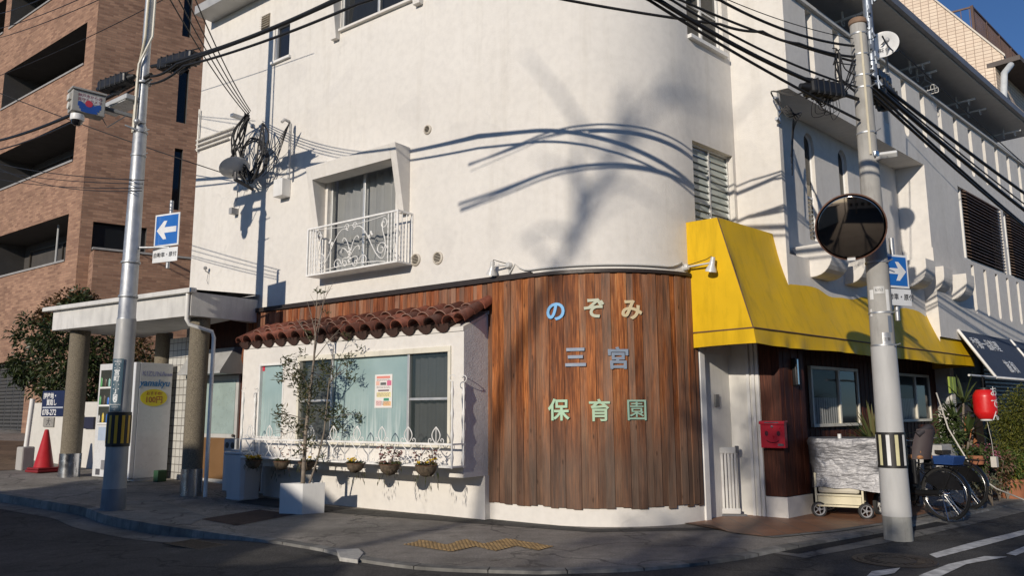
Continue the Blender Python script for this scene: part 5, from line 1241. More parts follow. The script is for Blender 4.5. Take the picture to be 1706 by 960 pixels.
# clothes-pole brackets under the eave
for i, (px, py, lab) in enumerate(((1404, 33, 'white clothes pole bracket nearest the pole top under the eave'), (1516, 113, 'white clothes pole bracket under the eave below the round dish'), (1528, 127, 'white clothes pole bracket under the eave paired just below another'), (1594, 172, 'white clothes pole bracket under the eave right of the peg hanger'), (1613, 188, 'white clothes pole bracket lower right of the peg hanger'), (1672, 223, 'white clothes pole bracket lowest under the eave end'))):
    c = onplane(px, py, Vector((0, 0, EZ - .16)), UP); t = thing('clothes_pole_bracket', lab, 'bracket', c, 'clothes pole brackets under the eave')
    d = nB; b = MB(); b.tube([c - d * .38, c + d * .38], [.025, .025], 8); b.build('bar', WHITEP, t)
    for k in (-.25, .0, .25):
        b = MB(); b.tube([c + d * k + dB * (.055 * math.cos(a)) * 1 + d * (.055 * math.cos(a)) * .0 + UP * (.055 * math.sin(a) - .06) for a in steps(0, 2 * math.pi * .92, 14)], .009, 5); b.build('ring', WHITEP, t)
    b = MB(); b.tube([c, c + UP * .16], .02, 6); b.build('hanger', WHITEP, t)
b = MB(); c = onplane(1543, 155, Vector((0, 0, EZ - .55)), UP); f = Fr(c, nB, dB)
for z in (0, .1): b.tube([f.p(x, y, z) for x, y in ((-.2, -.12), (.2, -.12), (.2, .12), (-.2, .12))], .008, 5, True)
for k in steps(-.2, .2, 6): b.tube([f.p(k, -.12, .1), f.p(k, -.12, 0), f.p(k, .12, 0), f.p(k, .12, .1)], .005, 4)
b.tube([f.p(-.2, 0, .1), f.p(0, 0, .3), f.p(.2, 0, .1)], .006, 4); b.tube([f.p(0, 0, .3), f.p(0, 0, .5)], .008, 4)
tag(b.build('peg_hanger', WHITEP), 'small white wire peg basket hanging under the eave', 'peg basket')
c = onplane(1473, 79, Vector((0, 0, EZ - .55)), UP); c = atY(1473, 79, 11.2); dn = (CAM - c); dn.z = 0; dn = (dn.normalized() + Vector((-.1, 0, .15))).normalized()
di2 = thing('satellite_dish', 'round white satellite dish with black lettering beside the concrete pole top', 'satellite dish', c, 'satellite dishes')
fr = dish(di2, c, dn, 24 / FPX * 11.6); f = lookfr(c + dn * .055, dn)
INK = pbr('black_ink', (.02, .02, .022), .6)
text('BS C', .075, f.at(-.01, 0, -.07), 'lettering', INK, di2, .002, .001, shear=.2)
b = MB(); b.prism([f.p(-.05, .0, .02), f.p(.035, .0, .10), f.p(.03, .0, .065), f.p(-.01, .0, .02)], dn * .004); b.build('emblem', INK, di2)
b = MB(); b.tube([f.p(.03, .0, -.22), f.p(.07, .16, -.05)], .010, 6); b.ball(f.p(.07, .17, -.02), .035, 8, 6); b.tube([c - dn * .02, c - dn * .2 - UP * .1, c - dn * .25 - UP * .3], .02, 6); b.tube([c - dn * .25 - UP * .3, c - dn * 1.6 - UP * .4], .018, 6); b.build('arm', pbr('dish_grey_arm', (.4, .4, .4), .4), di2, smooth=60)

# ================================================================== POLES AND WHAT HANGS ON THEM
PL = G(188, 850); PR = G(1497, 897)
YL, YR = PL.y, PR.y
def lathe_z(prof, o, seg=28): b = MB(); b.lathe(prof, Fr(o, (1, 0, 0), (0, 1, 0)), seg); return b
def zat(px, py, Y): return atY(px, py, Y).z
def rad(wpx, Y): return wpx / FPX * Y / 2
pole = thing('steel_utility_pole', 'tall galvanised steel pole on the left kerb with hazard band and one-way sign', 'utility pole', PL)
gz0 = PL.z
z1 = zat(205, 745, YL) - gz0; z2 = zat(213, 533, YL) - gz0; z3 = zat(232, 213, YL) - gz0; z4 = zat(240, 150, YL) - gz0
POLEP = pbr('pale_grey_pole_paint', (.36, .365, .36), .5, .1, .1, 4, grime=.4)
lathe_z([(.175, -.1), (.165, z1 * .4), (.158, z1 + .25), (.143, z2)], PL).build('lower_shaft', POLEP, pole, smooth=40)
lathe_z([(.136, z2 - .02), (.140, z2), (.140, z2 + .02), (.132, z2 + .03), (.118, z2 + (z3 - z2) * .5), (.102, z3), (.078, z3 + .05), (.072, z4), (.062, z4 + 3.2)], PL).build('upper_shaft', GALV, pole, smooth=40)
lathe_z([(.170, -.10), (.178, -.08), (.172, z1 - .62 if z1 > .8 else .15)], PL).build('base_sleeve', pbr('blue_grey_sleeve', (.20, .22, .25), .5, .2, .1, 5, grime=.4), pole, smooth=40)
rr = lambda z: .165 + (.143 - .165) * max(0, min(1, z / z2))
def bandcyl(o, r, z0, z1, a0, a1, n=8):
    b = MB(); b.lathe([(r, z0), (r, z1)], Fr(o, (1, 0, 0), (0, 1, 0)), n, a0=a0, a1=a1); b.lathe([(r - .006, z1), (r, z1)], Fr(o, (1, 0, 0), (0, 1, 0)), n, a0=a0, a1=a1); return b
def face_ang(o): d = CAM - o; return math.atan2(d.y, d.x)
HB = pbr('hazard_black', (.015, .014, .013), .5); HY = pbr('hazard_yellow', (.62, .36, .02), .45); HWH = pbr('hazard_white', (.72, .72, .70), .4)
bz0, bz1 = zat(198, 745, YL - .16) - gz0, zat(202, 687, YL - .16) - gz0; fa = face_ang(PL)
bd = bandcyl(PL, .172, bz0, bz1, fa - math.pi, fa + math.pi - .001, 36).build('hazard_band', HB, pole, smooth=180)
for k in range(-3, 5): bandcyl(PL, .176, bz0 + .05, bz1 - .05, fa + (k - .62) * .56, fa + (k - .62) * .56 + .25, 5).build('hazard_stripe', HY, bd, smooth=180)
def cyl_text(body, size, o, r, ang, z, name, mat, parent, **k):
    """lettering bent round a pole"""
    f = Fr((0, 0, 0), (1, 0, 0), (0, 1, 0)); t = text(body, size, f, name, mat, None, .0015, **k); me = t.data
    for v in me.vertices:
        x, h, zz = v.co.x, v.co.y, v.co.z; a = ang + x / r
        v.co = Vector((o.x + (r + h) * math.cos(a), o.y + (r + h) * math.sin(a), z + zz)) - (ORG[parent] if parent else Vector())
    t.location = (0, 0, 0)
    if parent: t.parent = parent; ORG[t] = ORG[parent]
    return t
pz0, pz1 = zat(200, 686, YL - .16) - gz0, zat(206, 598, YL - .16) - gz0; pa = fa - .50
plate = bandcyl(PL, .170, pz0, pz1, pa - .52, pa + .52, 12).build('address_plate', pbr('teal_grey_plate', (.055, .10, .13), .4), pole, smooth=180)
WINK = pbr('white_lettering', (.68, .70, .70), .5)
ph_ = (pz1 - pz0)
cyl_text('中央区', .042, PL, .171, pa, PL.z + pz1 - .045, 'lettering', WINK, plate)
for i, ch in enumerate('二宮町一丁目'): cyl_text(ch, .095, PL, .171, pa, PL.z + pz1 - .12 - i * ph_ * .118, 'lettering', WINK, plate, offset=.002)
cyl_text('6', .13, PL, .171, pa, PL.z + pz0 + ph_ * .225, 'lettering', WINK, plate, offset=.003)
cyl_text('Ninomiyacho', .032, PL, .171, pa, PL.z + pz0 + ph_ * .13, 'lettering', WINK, plate); cyl_text('1-chome', .032, PL, .171, pa, PL.z + pz0 + ph_ * .085, 'lettering', WINK, plate); cyl_text('6', .035, PL, .171, pa, PL.z + pz0 + ph_ * .035, 'lettering', WINK, plate)
for zz in (z2 + .35, z2 + .9, z3 - .5, z3 - .1, z4 + .1):
    b = lathe_z([(.142, zz), (.146, zz + .005), (.146, zz + .03), (.142, zz + .035)] if zz < z3 - .6 else [(.115, zz), (.118, zz + .005), (.118, zz + .03), (.115, zz + .035)], PL); b.tube([PL + Vector((.1, -.06, zz + .015)), PL + Vector((.2, -.12, zz + .03))], .01, 5); b.build('clamp', GALV, pole, smooth=40)
for k, (dx, dy, c_) in enumerate(((-.10, -.05, (.62, .56, .42)), (-.05, -.12, (.60, .57, .48)))):
    b = MB(); b.tube([PL + Vector((dx, dy, z3 - .1)), PL + Vector((dx * .9, dy, z4 + .3 + k * .1)), PL + Vector((.02 + k * .12, -.10, z4 + .9)), PL + Vector((.04 + k * .1, -.08, z4 + 3))], .02, 6); b.build('conduit', pbr('cream_pole_conduit_%d' % k, c_, .5), pole, smooth=60)
# one-way signs
BLUE = pbr('sign_blue', (.012, .125, .44), .4, 0, .06, coat=.2); SW = pbr('sign_white', (.70, .71, .71), .4); SIGNK = pbr('sign_black', (.03, .03, .035), .5); SG = pbr('sign_back_grey', (.42, .43, .44), .5, .4)
def oneway(c, n, hw, left, polept, label, sub=(.30, .13), subdz=-.46, subdx=0, tilt=0):
    t = thing('one_way_sign', label, 'road sign', c, 'one-way signs'); f = lookfr(c, n)
    if tilt: x = (f.x * math.cos(tilt) + f.z * math.sin(tilt)).normalized(); f = Fr(f.o, x, f.y, f.y.cross(x) * -1 if f.y.cross(x).z < 0 else f.y.cross(x))
    P = [(-hw, -hw), (hw, -hw), (hw, hw), (-hw, hw)]
    b = MB(); b.box(f, -hw, hw, -.010, .0, -hw, hw); b.build('sign_back', SG, t, bevel=.003)
    b = MB(); b.box(f, -hw + .004, hw - .004, .001, .003, -hw + .004, hw - .004); b.build('border', SW, t)
    k = hw - .03; b = MB(); b.box(f, -k, k, .0035, .005, -k, k); b.build('face', BLUE, t)
    s = -1 if left else 1; a = hw
    A = [(-.78, -.17), (.18, -.17), (-.02, -.56), (.24, -.56), (.80, 0), (.24, .56), (-.02, .56), (.18, .17), (-.78, .17)]
    b = MB(); b.prism([f.p(s * x * a, .0055, z * a) for x, z in A], f.y * .0015); b.build('arrow', SW, t)
    sx, sz = sub; g = f.at(subdx, 0, subdz); b = MB(); b.box(g, -sx, sx, -.008, .0, -sz, sz); sp_ = b.build('plate', SW, t, bevel=.004)
    text('自動車・原付', .098 if sx > .27 else .085, g.at(0, .001, 0), 'lettering', SIGNK, sp_, .001, .0015)
    b = MB(); m = f.p(0, -.045, 0); b.tube([f.p(.02, -.045, -.62), f.p(.02, -.045, hw + .22)], .03, 10)
    if polept is not None: e = Vector((polept.x, polept.y, f.p(0, 0, -hw - .01).z)); b.tube([f.p(.02, -.045, -hw - .01), e], .02, 8)
    b.build('bracket', GALV, t, smooth=60)
    return t
xd = ray(-2072, 690); xd.z = 0; xd.normalize(); sn = Vector((xd.y, -xd.x, 0)); sn = sn if sn.y < 0 else -sn
c = atY(278, 383, YL - .05); oneway(c, sn, .27, True, PL, 'blue one-way sign with white arrow pointing left, on the steel pole', (.27, .115), -.41, -.01)
sn2 = lookfr(PL, nB); c = atY(1492, 452, YR + .1)
oneway(c, Vector((nB.x * .8 - .25, nB.y, 0)), .215, False, PR, 'blue one-way sign with arrow pointing right, half behind the concrete pole', (.215, .105), -.33, .02)
# camera box, dome and street light
Yc = YL - .55; P0 = atY(122, 147, Yc); fcb = lookfr(P0, nB); fb = lambda px, py: (lambda q: ((q - P0).dot(fcb.x), (q - P0).dot(fcb.z)))(onplane(px, py, P0, nB))
xa, za = fb(177, 160); xb, zb3 = fb(170, 201); xc_, zc3 = fb(118, 182); wbox = xa; hbox = -(zb3 + (zc3)) / 2 if False else -zc3
print('CCTV', xa, za, xb, zb3, xc_, zc3)
cc = thing('camera_box', 'grey security camera cabinet with a blue and red emblem on the steel pole', 'camera cabinet', fcb.p(wbox / 2, -.12, -hbox))
BEI = pbr('beige_cabinet', (.36, .35, .32), .5, .1, .08, grime=.3)
b = MB(); b.box(fcb, 0, wbox, -.24, 0, -hbox, 0); b.build('cabinet', BEI, cc, bevel=.01)
b = MB(); b.box(fcb, -.02, wbox + .01, -.26, .03, .002, .035); b.build('lid', BEI, cc, bevel=.006)
b = MB(); b.box(fcb, -.035, -.002, -.2, -.05, -hbox * .45, -.06); b.lathe([(.06, .002), (.06, .03), (.05, .032), (.0001, .02)], Fr(fcb.p(0, -.12, -hbox * .72), fcb.y, fcb.z, -fcb.x), 16); b.build('fan_vent', pbr('cabinet_vent', (.55, .53, .48), .5), cc)
b = MB(); b.box(fcb, wbox * .2, wbox * .84, .001, .003, -hbox * .52, -hbox * .12); lb = b.build('label_panel', pbr('label_white', (.55, .53, .52), .5), cc)
LBK = pbr('label_maroon', (.20, .08, .10), .5)
text('神戸市からの', .062, fcb.at(wbox * .52, .0035, -hbox * .225), 'lettering', LBK, lb, .0008, .001, wfac=.95); text('見守りカメラ', .062, fcb.at(wbox * .52, .0035, -hbox * .42), 'lettering', LBK, lb, .0008, .001, wfac=.95)
b = MB(); f = Fr(fcb.p(wbox * .5, .003, -hbox * .55), fcb.x, fcb.z, fcb.y); b.lathe([(.001, .003), (.055, .003), (.055, 0)], f, 20); b.build('emblem', pbr('emblem_red', (.5, .05, .08), .5), cc)
b = MB()
for k in range(3):
    o = -hbox * (.60 + k * .115); n_ = 14; top_ = [(wbox * (.17 + k * .05 + (.70 - k * .1) * i / n_), o + .018 * math.sin(i * 1.1 + k) + (.02 if k == 0 else 0)) for i in range(n_ + 1)]; bot = [(x, o - .045 - .012 * math.sin(math.pi * i / n_)) for i, (x, z) in enumerate(top_)]
    b.prism([fcb.p(x, .0015 + k * .0003, z) for x, z in top_ + bot[::-1]], fcb.y * .0015)
b.build('emblem', pbr('emblem_blue', (.02, .08, .33), .5), cc)
dq = fcb.p(wbox * .25, -.12, -hbox); b = MB(); f = Fr(dq, (1, 0, 0), (0, 1, 0)); b.lathe([(.03, 0), (.10, -.02), (.105, -.09), (.095, -.12)], f, 20); b.build('camera_housing', HWH, cc, smooth=40)
b = MB(); b.lathe([(.088, -.12), (.075, -.17), (.04, -.2), (.0001, -.205)], f, 18); b.build('camera_dome', pbr('smoked_dome', (.01, .01, .012), .08, coat=1), cc, smooth=90)
b = MB(); e = Vector((PL.x, PL.y, fcb.p(wbox, 0, -hbox * .5).z - .12)); s_ = fcb.p(wbox, -.2, -hbox * .35)
b.tube([s_, e], .035, 8); b.tube([fcb.p(wbox, -.15, -hbox * .9), fcb.p(wbox + .08, -.1, -hbox * 1.35), (fcb.p(wbox + .12, -.1, -hbox * .6) + e) / 2, e], .010, 5); b.build('arm', pbr('dark_grey_arm', (.13, .135, .14), .5, .3), cc)
LQ = [(176, 196), (222, 174), (222, 157), (182, 172)]
lz = zat(222, 166, YL); lf = [onplane(px, py, Vector((0, 0, lz)), UP) for px, py in LQ]
sl_ = thing('street_light', 'flat white street light reaching out from the steel pole behind the camera cabinet', 'street light', lf[1])
lx = (atY(182, 184, YL - .3) - atY(222, 166, YL + .1)); lx.z = 0; lx.normalize(); lx = dA.copy(); ly = nA.copy(); lo = atY(226, 166, YL - .1); LLn = along(lo, dA, 178); f = Fr(lo, lx, ly)
b = MB(); b.box(f, .0, LLn, -.16, .16, -.02, .07); b.build('housing', pbr('light_grey_housing', (.45, .46, .46), .4), sl_, bevel=.015)
b = MB(); b.box(f, .06, LLn - .03, -.14, .14, -.03, -.021); b.build('diffuser', pbr('white_diffuser', (.72, .74, .74), .3), sl_)
b = MB(); b.tube([f.p(0, 0, .02), Vector((PL.x, PL.y, lo.z - .05))], .025, 8); b.build('arm', GALV, sl_)
b = MB(); q = atY(228, 202, YL - .15); b.ball(q, .05, 10, 8); b.tube([q, q + Vector((.08, .12, .02))], .02, 6); b.tube([atY(208, 208, YL - .2), atY(222, 214, YL - .15), atY(232, 218, YL - .08)], [.012, .018, .03], 6); b.build('fitting', GALV, pole, smooth=60)

# right-hand concrete pole
polr = thing('concrete_utility_pole', 'stout concrete utility pole on the right kerb carrying the mirror and cables', 'utility pole', PR)
CONP = pbr('pole_concrete', (.37, .36, .335), .85, 0, .16, 3, .35, 90, grime=.7, spec=.2); CONP2 = pbr('pole_grey_coating', (.45, .45, .44), .6, 0, .05, 3, grime=.25); CONP3 = pbr('pole_base_concrete', (.30, .30, .28), .85, 0, .2, 6, .4, 90, grime=.8)
gR = PR.z; ztopR = zat(1425, 35, YR) - gR; zc1_ = zat(1465, 578, YR) - gR; zc0_ = zat(1492, 860, YR) - gR
rb, rt_ = .160, .098
rz = lambda z: rb + (rt_ - rb) * z / ztopR
lathe_z([(rz(0), -.1), (rz(zc0_), zc0_)], PR).build('base_shaft', CONP3, polr, smooth=40)
lathe_z([(rz(zc0_) + .006, zc0_), (rz(zc1_) + .006, zc1_)], PR).build('wrapped_shaft', CONP2, polr, smooth=40)
lathe_z([(rz(zc1_), zc1_ - .01), (rt_, ztopR), (.0001, ztopR + .001)], PR).build('upper_shaft', CONP, polr, smooth=40)
lathe_z([(rt_ + .004, ztopR - .06), (rt_ + .014, ztopR - .05), (rt_ + .014, ztopR + .0), (rt_, ztopR + .02), (.0001, ztopR + .03)], PR).build('cap', pbr('rusty_cap', (.22, .14, .09), .8, .1, .3, 9), polr, smooth=40)
fr_ang = face_ang(PR)
hz0, hz1 = zat(1487, 781, YR - .16) - gR, zat(1482, 721, YR - .16) - gR
bd = bandcyl(PR, rz(hz0) + .012, hz0, hz1, fr_ang - math.pi, fr_ang + math.pi - .001, 36).build('hazard_band', HB, polr, smooth=180)
PALEY = pbr('hazard_pale_yellow', (.62, .58, .34), .45)
for k in range(-3, 5): bandcyl(PR, rz(hz0) + .015, hz0 + .03, hz1 - .03, fr_ang + (k - .55) * .58, fr_ang + (k - .55) * .58 + .24, 5).build('hazard_stripe', HWH if k % 2 == 0 else PALEY, bd, smooth=180)
for i, (px, py, w_, h_, m_) in enumerate(((1450, 490, .05, .12, HWH), (1462, 483, .12, .09, pbr('grey_white_tag', (.5, .5, .48), .5)), (1476, 500, .045, .26, HWH), (1449, 520, .035, .09, HWH), (1475, 566, .10, .17, pbr('silver_label', (.48, .49, .50), .35, .6)), (1480, 540, .05, .2, pbr('blue_grey_label', (.16, .19, .24), .5)))):
    z = zat(px, py, YR - .13) - gR; a = fr_ang + max(-1.2, min(1.2, (px - (1425 + (py - 30) * .083)) / (rad(1, YR) ** -1) / .13 if False else ((px - (1424.5 + (py - 30) * .0822)) / FPX * YR) / rz(z)))
    bandcyl(PR, rz(z) + .004, z - h_ / 2, z + h_ / 2, a - w_ / 2 / rz(z), a + w_ / 2 / rz(z), 6).build('sticker', m_, polr, smooth=180)
    if i in (1, 4): cyl_text('6352' if i == 1 else '注意', .045, PR, rz(z) + .0045, a, PR.z + z, 'lettering', SIGNK, polr)
for zz in (zc1_ - .0, zat(1465, 524, YR) - gR, zat(1455, 440, YR) - gR, zat(1440, 225, YR) - gR, zat(1432, 150, YR) - gR, zat(1430, 130, YR) - gR, zat(1428, 95, YR) - gR, zat(1427, 60, YR) - gR):
    b = lathe_z([(rz(zz) + .001, zz), (rz(zz) + .008, zz + .003), (rz(zz) + .008, zz + .022), (rz(zz) + .001, zz + .025)], PR); a = fr_ang + .9; d = Vector((math.cos(a), math.sin(a), 0)); b.tube([PR + d * rz(zz) + UP * zz, PR + d * (rz(zz) + .10) + UP * (zz + .02)], .008, 5); b.build('clamp', GALV, polr, smooth=40)
b = MB(); a = fr_ang + .25; d = Vector((math.cos(a), math.sin(a), 0)); b.tube([PR + d * (rz(z_) + .012) + UP * z_ for z_ in steps(zat(1448, 262, YR) - gR, ztopR - .2, 6)], .014, 6); b.build('conduit', pbr('cream_pole_conduit_0', (.62, .56, .42), .5), polr)
# steel extension on top, beside it
ex = PR + Vector((.17, .05, 0)); z0e = zat(1445, 105, YR) - gR
b = MB(); b.tube([ex + UP * (z0e - .3), ex + UP * (z0e + 3)], .055, 10)
rk = random.Random(2)
for k in range(9): zz = z0e - .3 + k * .17 + rk.uniform(-.04, .04); a = rk.uniform(-2.6, -.6); d = Vector((math.cos(a), math.sin(a), 0)); b.tube([ex + UP * zz, ex + d * .07 + UP * (zz + .02), ex + d * .10 + UP * (zz - .05)], .018, 6); b.tube([ex + d * .06 + UP * (zz - .08), ex + d * .055 + UP * (zz + .10)], .012, 5)
b.build('steel_extension', pbr('blue_grey_steel', (.25, .28, .32), .45, .6, .2, 6), polr, smooth=40)
# traffic mirror
mc_ = atY(1417, 378, YR - .35); mr = 55.5 / FPX * (YR - .35)
mn = (Vector((-.50, -1.0, -.27))).normalized(); mx = mn.cross(UP).normalized(); my = mx.cross(mn); mf = Fr(mc_, mx, my, mn)
tm = thing('traffic_mirror', 'big round convex traffic mirror with a thin rusty rim on the concrete pole', 'traffic mirror', mc_)
MIR = nt('mirror_surface')[0]; B = MIR.node_tree.nodes['Principled BSDF']; B.inputs['Base Color'].default_value = (.36, .30, .25, 1); B.inputs['Metallic'].default_value = 1; B.inputs['Roughness'].default_value = .05
RS = 3.0; prof = [(mr * k / 12, math.sqrt(RS * RS - (mr * k / 12) ** 2) - math.sqrt(RS * RS - mr * mr)) for k in range(12, -1, -1)]; prof[-1] = (.0001, prof[-1][1])
b = MB(); b.lathe(prof, mf, 48); b.build('mirror_face', MIR, tm, smooth=180)
b = MB(); b.lathe([(mr - .004, -.01), (mr + .012, -.012), (mr + .012, .008), (mr - .004, .010)], mf, 48, cap=False); b.build('rim', pbr('rusty_dark_rim', (.10, .045, .028), .6, .3, .4, 10), tm, smooth=40)
b = MB(); b.lathe([(.0001, -.09), (mr * .6, -.07), (mr, -.012)], mf, 36); b.build('back_shell', pbr('faded_orange_shell', (.45, .16, .05), .6), tm, smooth=60)
b = MB(); 
for s in (-.2, .2):
    q = mf.p(0, s, -.06); b.tube([q, Vector((PR.x, PR.y, q.z))], .02, 8)
b.build('bracket', GALV, tm)
b = MB(); f = mf.at(.02, -mr - .0, .012); b.box(f, -.045, .045, -.012, .02, 0, .01); b.build('tag', HWH, tm)
# small floodlight on the pole
fl = thing('pole_floodlight', 'small silver floodlight with a sensor on the concrete pole below the cables', 'floodlight', atY(1465, 264, YR - .05))
q0 = Vector((PR.x, PR.y, zat(1450, 270, YR))); q1 = atY(1480, 258, YR - .25); b = MB(); b.tube([q0, q0.lerp(q1, .5) , q1], [.02, .03, .028], 8); b.build('arm', pbr('floodlight_grey', (.50, .49, .47), .4, .2), fl, smooth=60)
b = MB(); b.lathe([(.03, 0), (.045, .04), (.045, .10), (.03, .11), (.0001, .11)], Fr(q0.lerp(q1, .35), (1, 0, 0), (0, 1, 0)), 14); b.build('sensor', STEEL, fl, smooth=40)
f = lookfr(q1, Vector((-.3, -.6, -.75))); b = MB(); b.box(f, -.10, .10, -.03, .02, -.04, .04); b.build('lamp_head', HWH, fl, bevel=.012)

# ================================================================== CABLES
def cable(P, r, sag=0, n=24, seg=6):
    Q = []
    for i in range(len(P) - 1):
        for k in range(n): t = k / n; q = P[i].lerp(P[i + 1], t); q = q - UP * (sag * 4 * t * (1 - t)); Q.append(q)
    Q.append(P[-1]); b = MB(); b.tube(Q, r, seg); return b
def cb(P, r, label, sag=0, group=None, name='overhead_cable'):
    return tag(cable(P, r, sag).build(name, CABLE, smooth=90), label, 'cable', group)
LA = atY(252, 122, YL - .22); Q1 = atY(595, -6, 8.9); dq = (Q1 - LA)
far1 = Q1 + dq * 1.9 + UP * -.1
kL = [atY(-60, 252, 21), LA]
cb([LA + UP * .12 , Q1 + UP * .10, far1 + UP * .1], .032, 'thickest black cable bundle rising right from the steel pole to the top edge', .12)
cb([LA + UP * -.05, LA + (Q1 - LA) * .16 + UP * .0, Q1 + UP * .07, far1 + UP * .06], .022, 'black cable twisted along the thick bundle right of the steel pole', .05)
cb([LA + UP * -.18, LA + (Q1 - LA) * .20 - UP * .08, Q1 - UP * .10, far1 - UP * .05], .020, 'black cable just below the thick bundle right of the steel pole', .06)
cb([LA + UP * -.02, kL[0] + UP * .15], .035, 'thick black cable bundle falling left from the steel pole past the camera cabinet', .25)
cb([LA + UP * -.10, kL[0] - UP * .1], .018, 'thinner black cable under the bundle left of the steel pole', .3)
for (p0, p1, lab, sg_, r) in (((-40, 55, 19), (150, -10, 12), 'uppermost thin wire crossing the top left brick wall', .1, .008), ((-40, 72, 19), (180, -8, 12), 'second thin wire from the top over the brick wall', .1, .008), ((-40, 28, 19), (90, -12, 12), 'thin wire cutting the top left corner', .1, .008),
                          ((-40, 140, 19), (380, -60, 12), 'thin wire sloping up across the upper brick balcony', .15, .008),
                          ((-40, 262, 20), (240, 300, 11.7), 'upper thin wire running level across the brick wall to the pole', .12, .008), ((-40, 275, 20), (238, 306, 11.7), 'middle thin wire running level across the brick wall to the pole', .12, .007), ((-40, 290, 20), (236, 313, 11.7), 'lower thin wire running level across the brick wall to the pole', .12, .007), ((-40, 258, 20), (236, 318, 11.7), 'sagging thin wire across the brick wall to the pole', .3, .007)):
    cb([atY(*p0), atY(*p1)], r, lab, sg_)
cb([atY(-30, 143, 17), tcen(368, 287, .3)], .010, 'thin wire sloping down from the top left to the wall dish', .05)
for k in range(4): cb([atY(262 + k * 16, -40, 9.5), anchor + Vector((.02 * k, 0, .03 * k))], .0095, ('leftmost', 'second', 'third', 'rightmost')[k] + ' of four drop wires falling to the wall bracket', .12, None)
# right: cables from the concrete pole up to the left, and away along the side street
RA = Vector((PR.x, PR.y, 0))
def atpole(py): return Vector((PR.x - .12, PR.y - .1, zat(1430, py, YR)))
def back(a, b, k): return a + (b - a) * k
FRl = back(atpole(170), atY(1098, 0, 7.9), 3.2); FRu = back(atpole(108), atY(1150, 0, 8.5), 3.4)
for (py, (px, pyy), Yt, r, lab, sg_) in ((205, (1082, 0), 7.9, .024, 'lowest thick cable running up left from the concrete pole', .05), (170, (1098, 0), 7.9, .036, 'thick twisted cable bundle running up left from the closure by the concrete pole', .10), (150, (1120, 0), 7.9, .020, 'cable just above the thick bundle left of the concrete pole', .10),
                                     (108, (1135, 0), 8.5, .022, 'middle black cable curving up left from the concrete pole', .06), (82, (1200, 0), 8.4, .024, 'upper black cable curving up left from the concrete pole', .10), (70, (1215, 0), 8.4, .008, 'thin wire above the upper black cable left of the concrete pole', .05)):
    a = atpole(py); t = atY(px, pyy, Yt); cb([a, t, (FRl if Yt < 8.2 else FRu) + Vector((0, r * 5, r * 6))], r * .72, lab, sg_)
a = atpole(100); cb([a, atY(1330, 72, 8.9), atY(1270, 52, 8.8), atY(1200, 40, 8.7), back(atY(1270, 52, 8.8), atY(1200, 40, 8.7), 6)], .018, 'slack black cable bowing below the upper cable', .03)
Ef = lambda px, py, Y: atY(px, py, Y)
for (py, e, r, lab, sg_) in ((130, (1990, 490, 24), .025, 'thick cable falling right from the concrete pole along the upper side wall', .35), (142, (1990, 530, 24), .030, 'thickest cable falling right from the concrete pole along the side street', .4), (150, (1985, 548, 24), .018, 'cable under the thickest one on the way right from the concrete pole', .55),
                             (160, (1985, 552, 24), .020, 'lowest cable falling right from the concrete pole past the louvres', .5), (135, (1985, 512, 24), .012, 'thin cable between the two thick ones right of the concrete pole', .4)):
    cb([atpole(py) + Vector((.22, .05, 0)), Ef(*e)], r, lab, sg_)
cb([atY(1470, 60, 9.3), atY(1497, 82, 12.5), Ef(1990, 520, 25)], .010, 'thin black wire crossing the white dish', .1)
# splice closures
def closure(a, b_, r, label, parent=None):
    d = (b_ - a).normalized(); L_ = (b_ - a).length; x = d; y = UP.cross(d).normalized(); f = Fr(a, x, y, x.cross(y))
    t = thing('splice_closure', label, 'cable closure', a, 'cable closures'); b = MB()
    b.box(f, 0, L_, -r, r, -r * 1.1, r * .7); b.build('body', BLACKP, t, bevel=r * .35)
    b = MB()
    for k in range(5): b.box(f, L_ * (.12 + k * .18), L_ * (.12 + k * .18) + .02, -r * 1.04, r * 1.04, -r * 1.14, r * .74)
    b.build('band', pbr('dull_black_band', (.02, .02, .022), .7), t, bevel=.004)
    b = MB()
    for s in (-.12, L_ + .12): b.tube([f.p(0 if s < 0 else L_, 0, -.02), f.p(s, 0, -.01)], [r * .6, r * .3], 8)
    b.tube([f.p(-.1, 0, r), f.p(L_ + .1, 0, r)], .010, 5)
    for s in (.1, L_ - .1): b.tube([f.p(s, 0, r * .6), f.p(s, 0, r * 1.1)], .012, 5)
    for k in range(3): b.tube([f.p(L_ * .2, r * .4, -r), f.p(L_ * .5, r * .5, -r - .05 - .03 * k), f.p(L_ * .9, r * .3, -r * .9), f.p(L_ + .2, 0, -.03)], .010, 5)
    b.build('fittings', CABLE, t, smooth=60)
closure(atY(270, 108, YL - .30), atY(327, 92, YL - .75), .11, 'black splice closure just right of the steel pole')
closure(atY(170, 145, YL + .3), atY(216, 128, YL + .0), .105, 'black splice closure just left of the steel pole above the camera cabinet')
closure(atY(1345, 143, 9.05), atY(1398, 152, 9.3), .105, 'black splice closure hanging left of the concrete pole')
closure(atY(1455, 140, 9.75), atY(1483, 170, 10.3), .125, 'black splice closure hanging right of the concrete pole below the dish')
closure(atY(1455, 118, 9.6), atY(1478, 135, 10.3), .06, 'small black splice box right of the concrete pole above the larger one')
b = MB(); rk = random.Random(9)
for k in range(9):
    a0_ = atY(1395 + rk.uniform(-8, 5), 75 + rk.uniform(0, 60), YR - .2); b.tube(crom([a0_, atY(1398 + rk.uniform(-8, 5), 105 + rk.uniform(-20, 30), YR - .3), atY(1408 + rk.uniform(-8, 5), 125 + rk.uniform(-20, 30), YR - .3), atY(1424, 100 + rk.uniform(-30, 60), YR - .15)]), .008, 5)
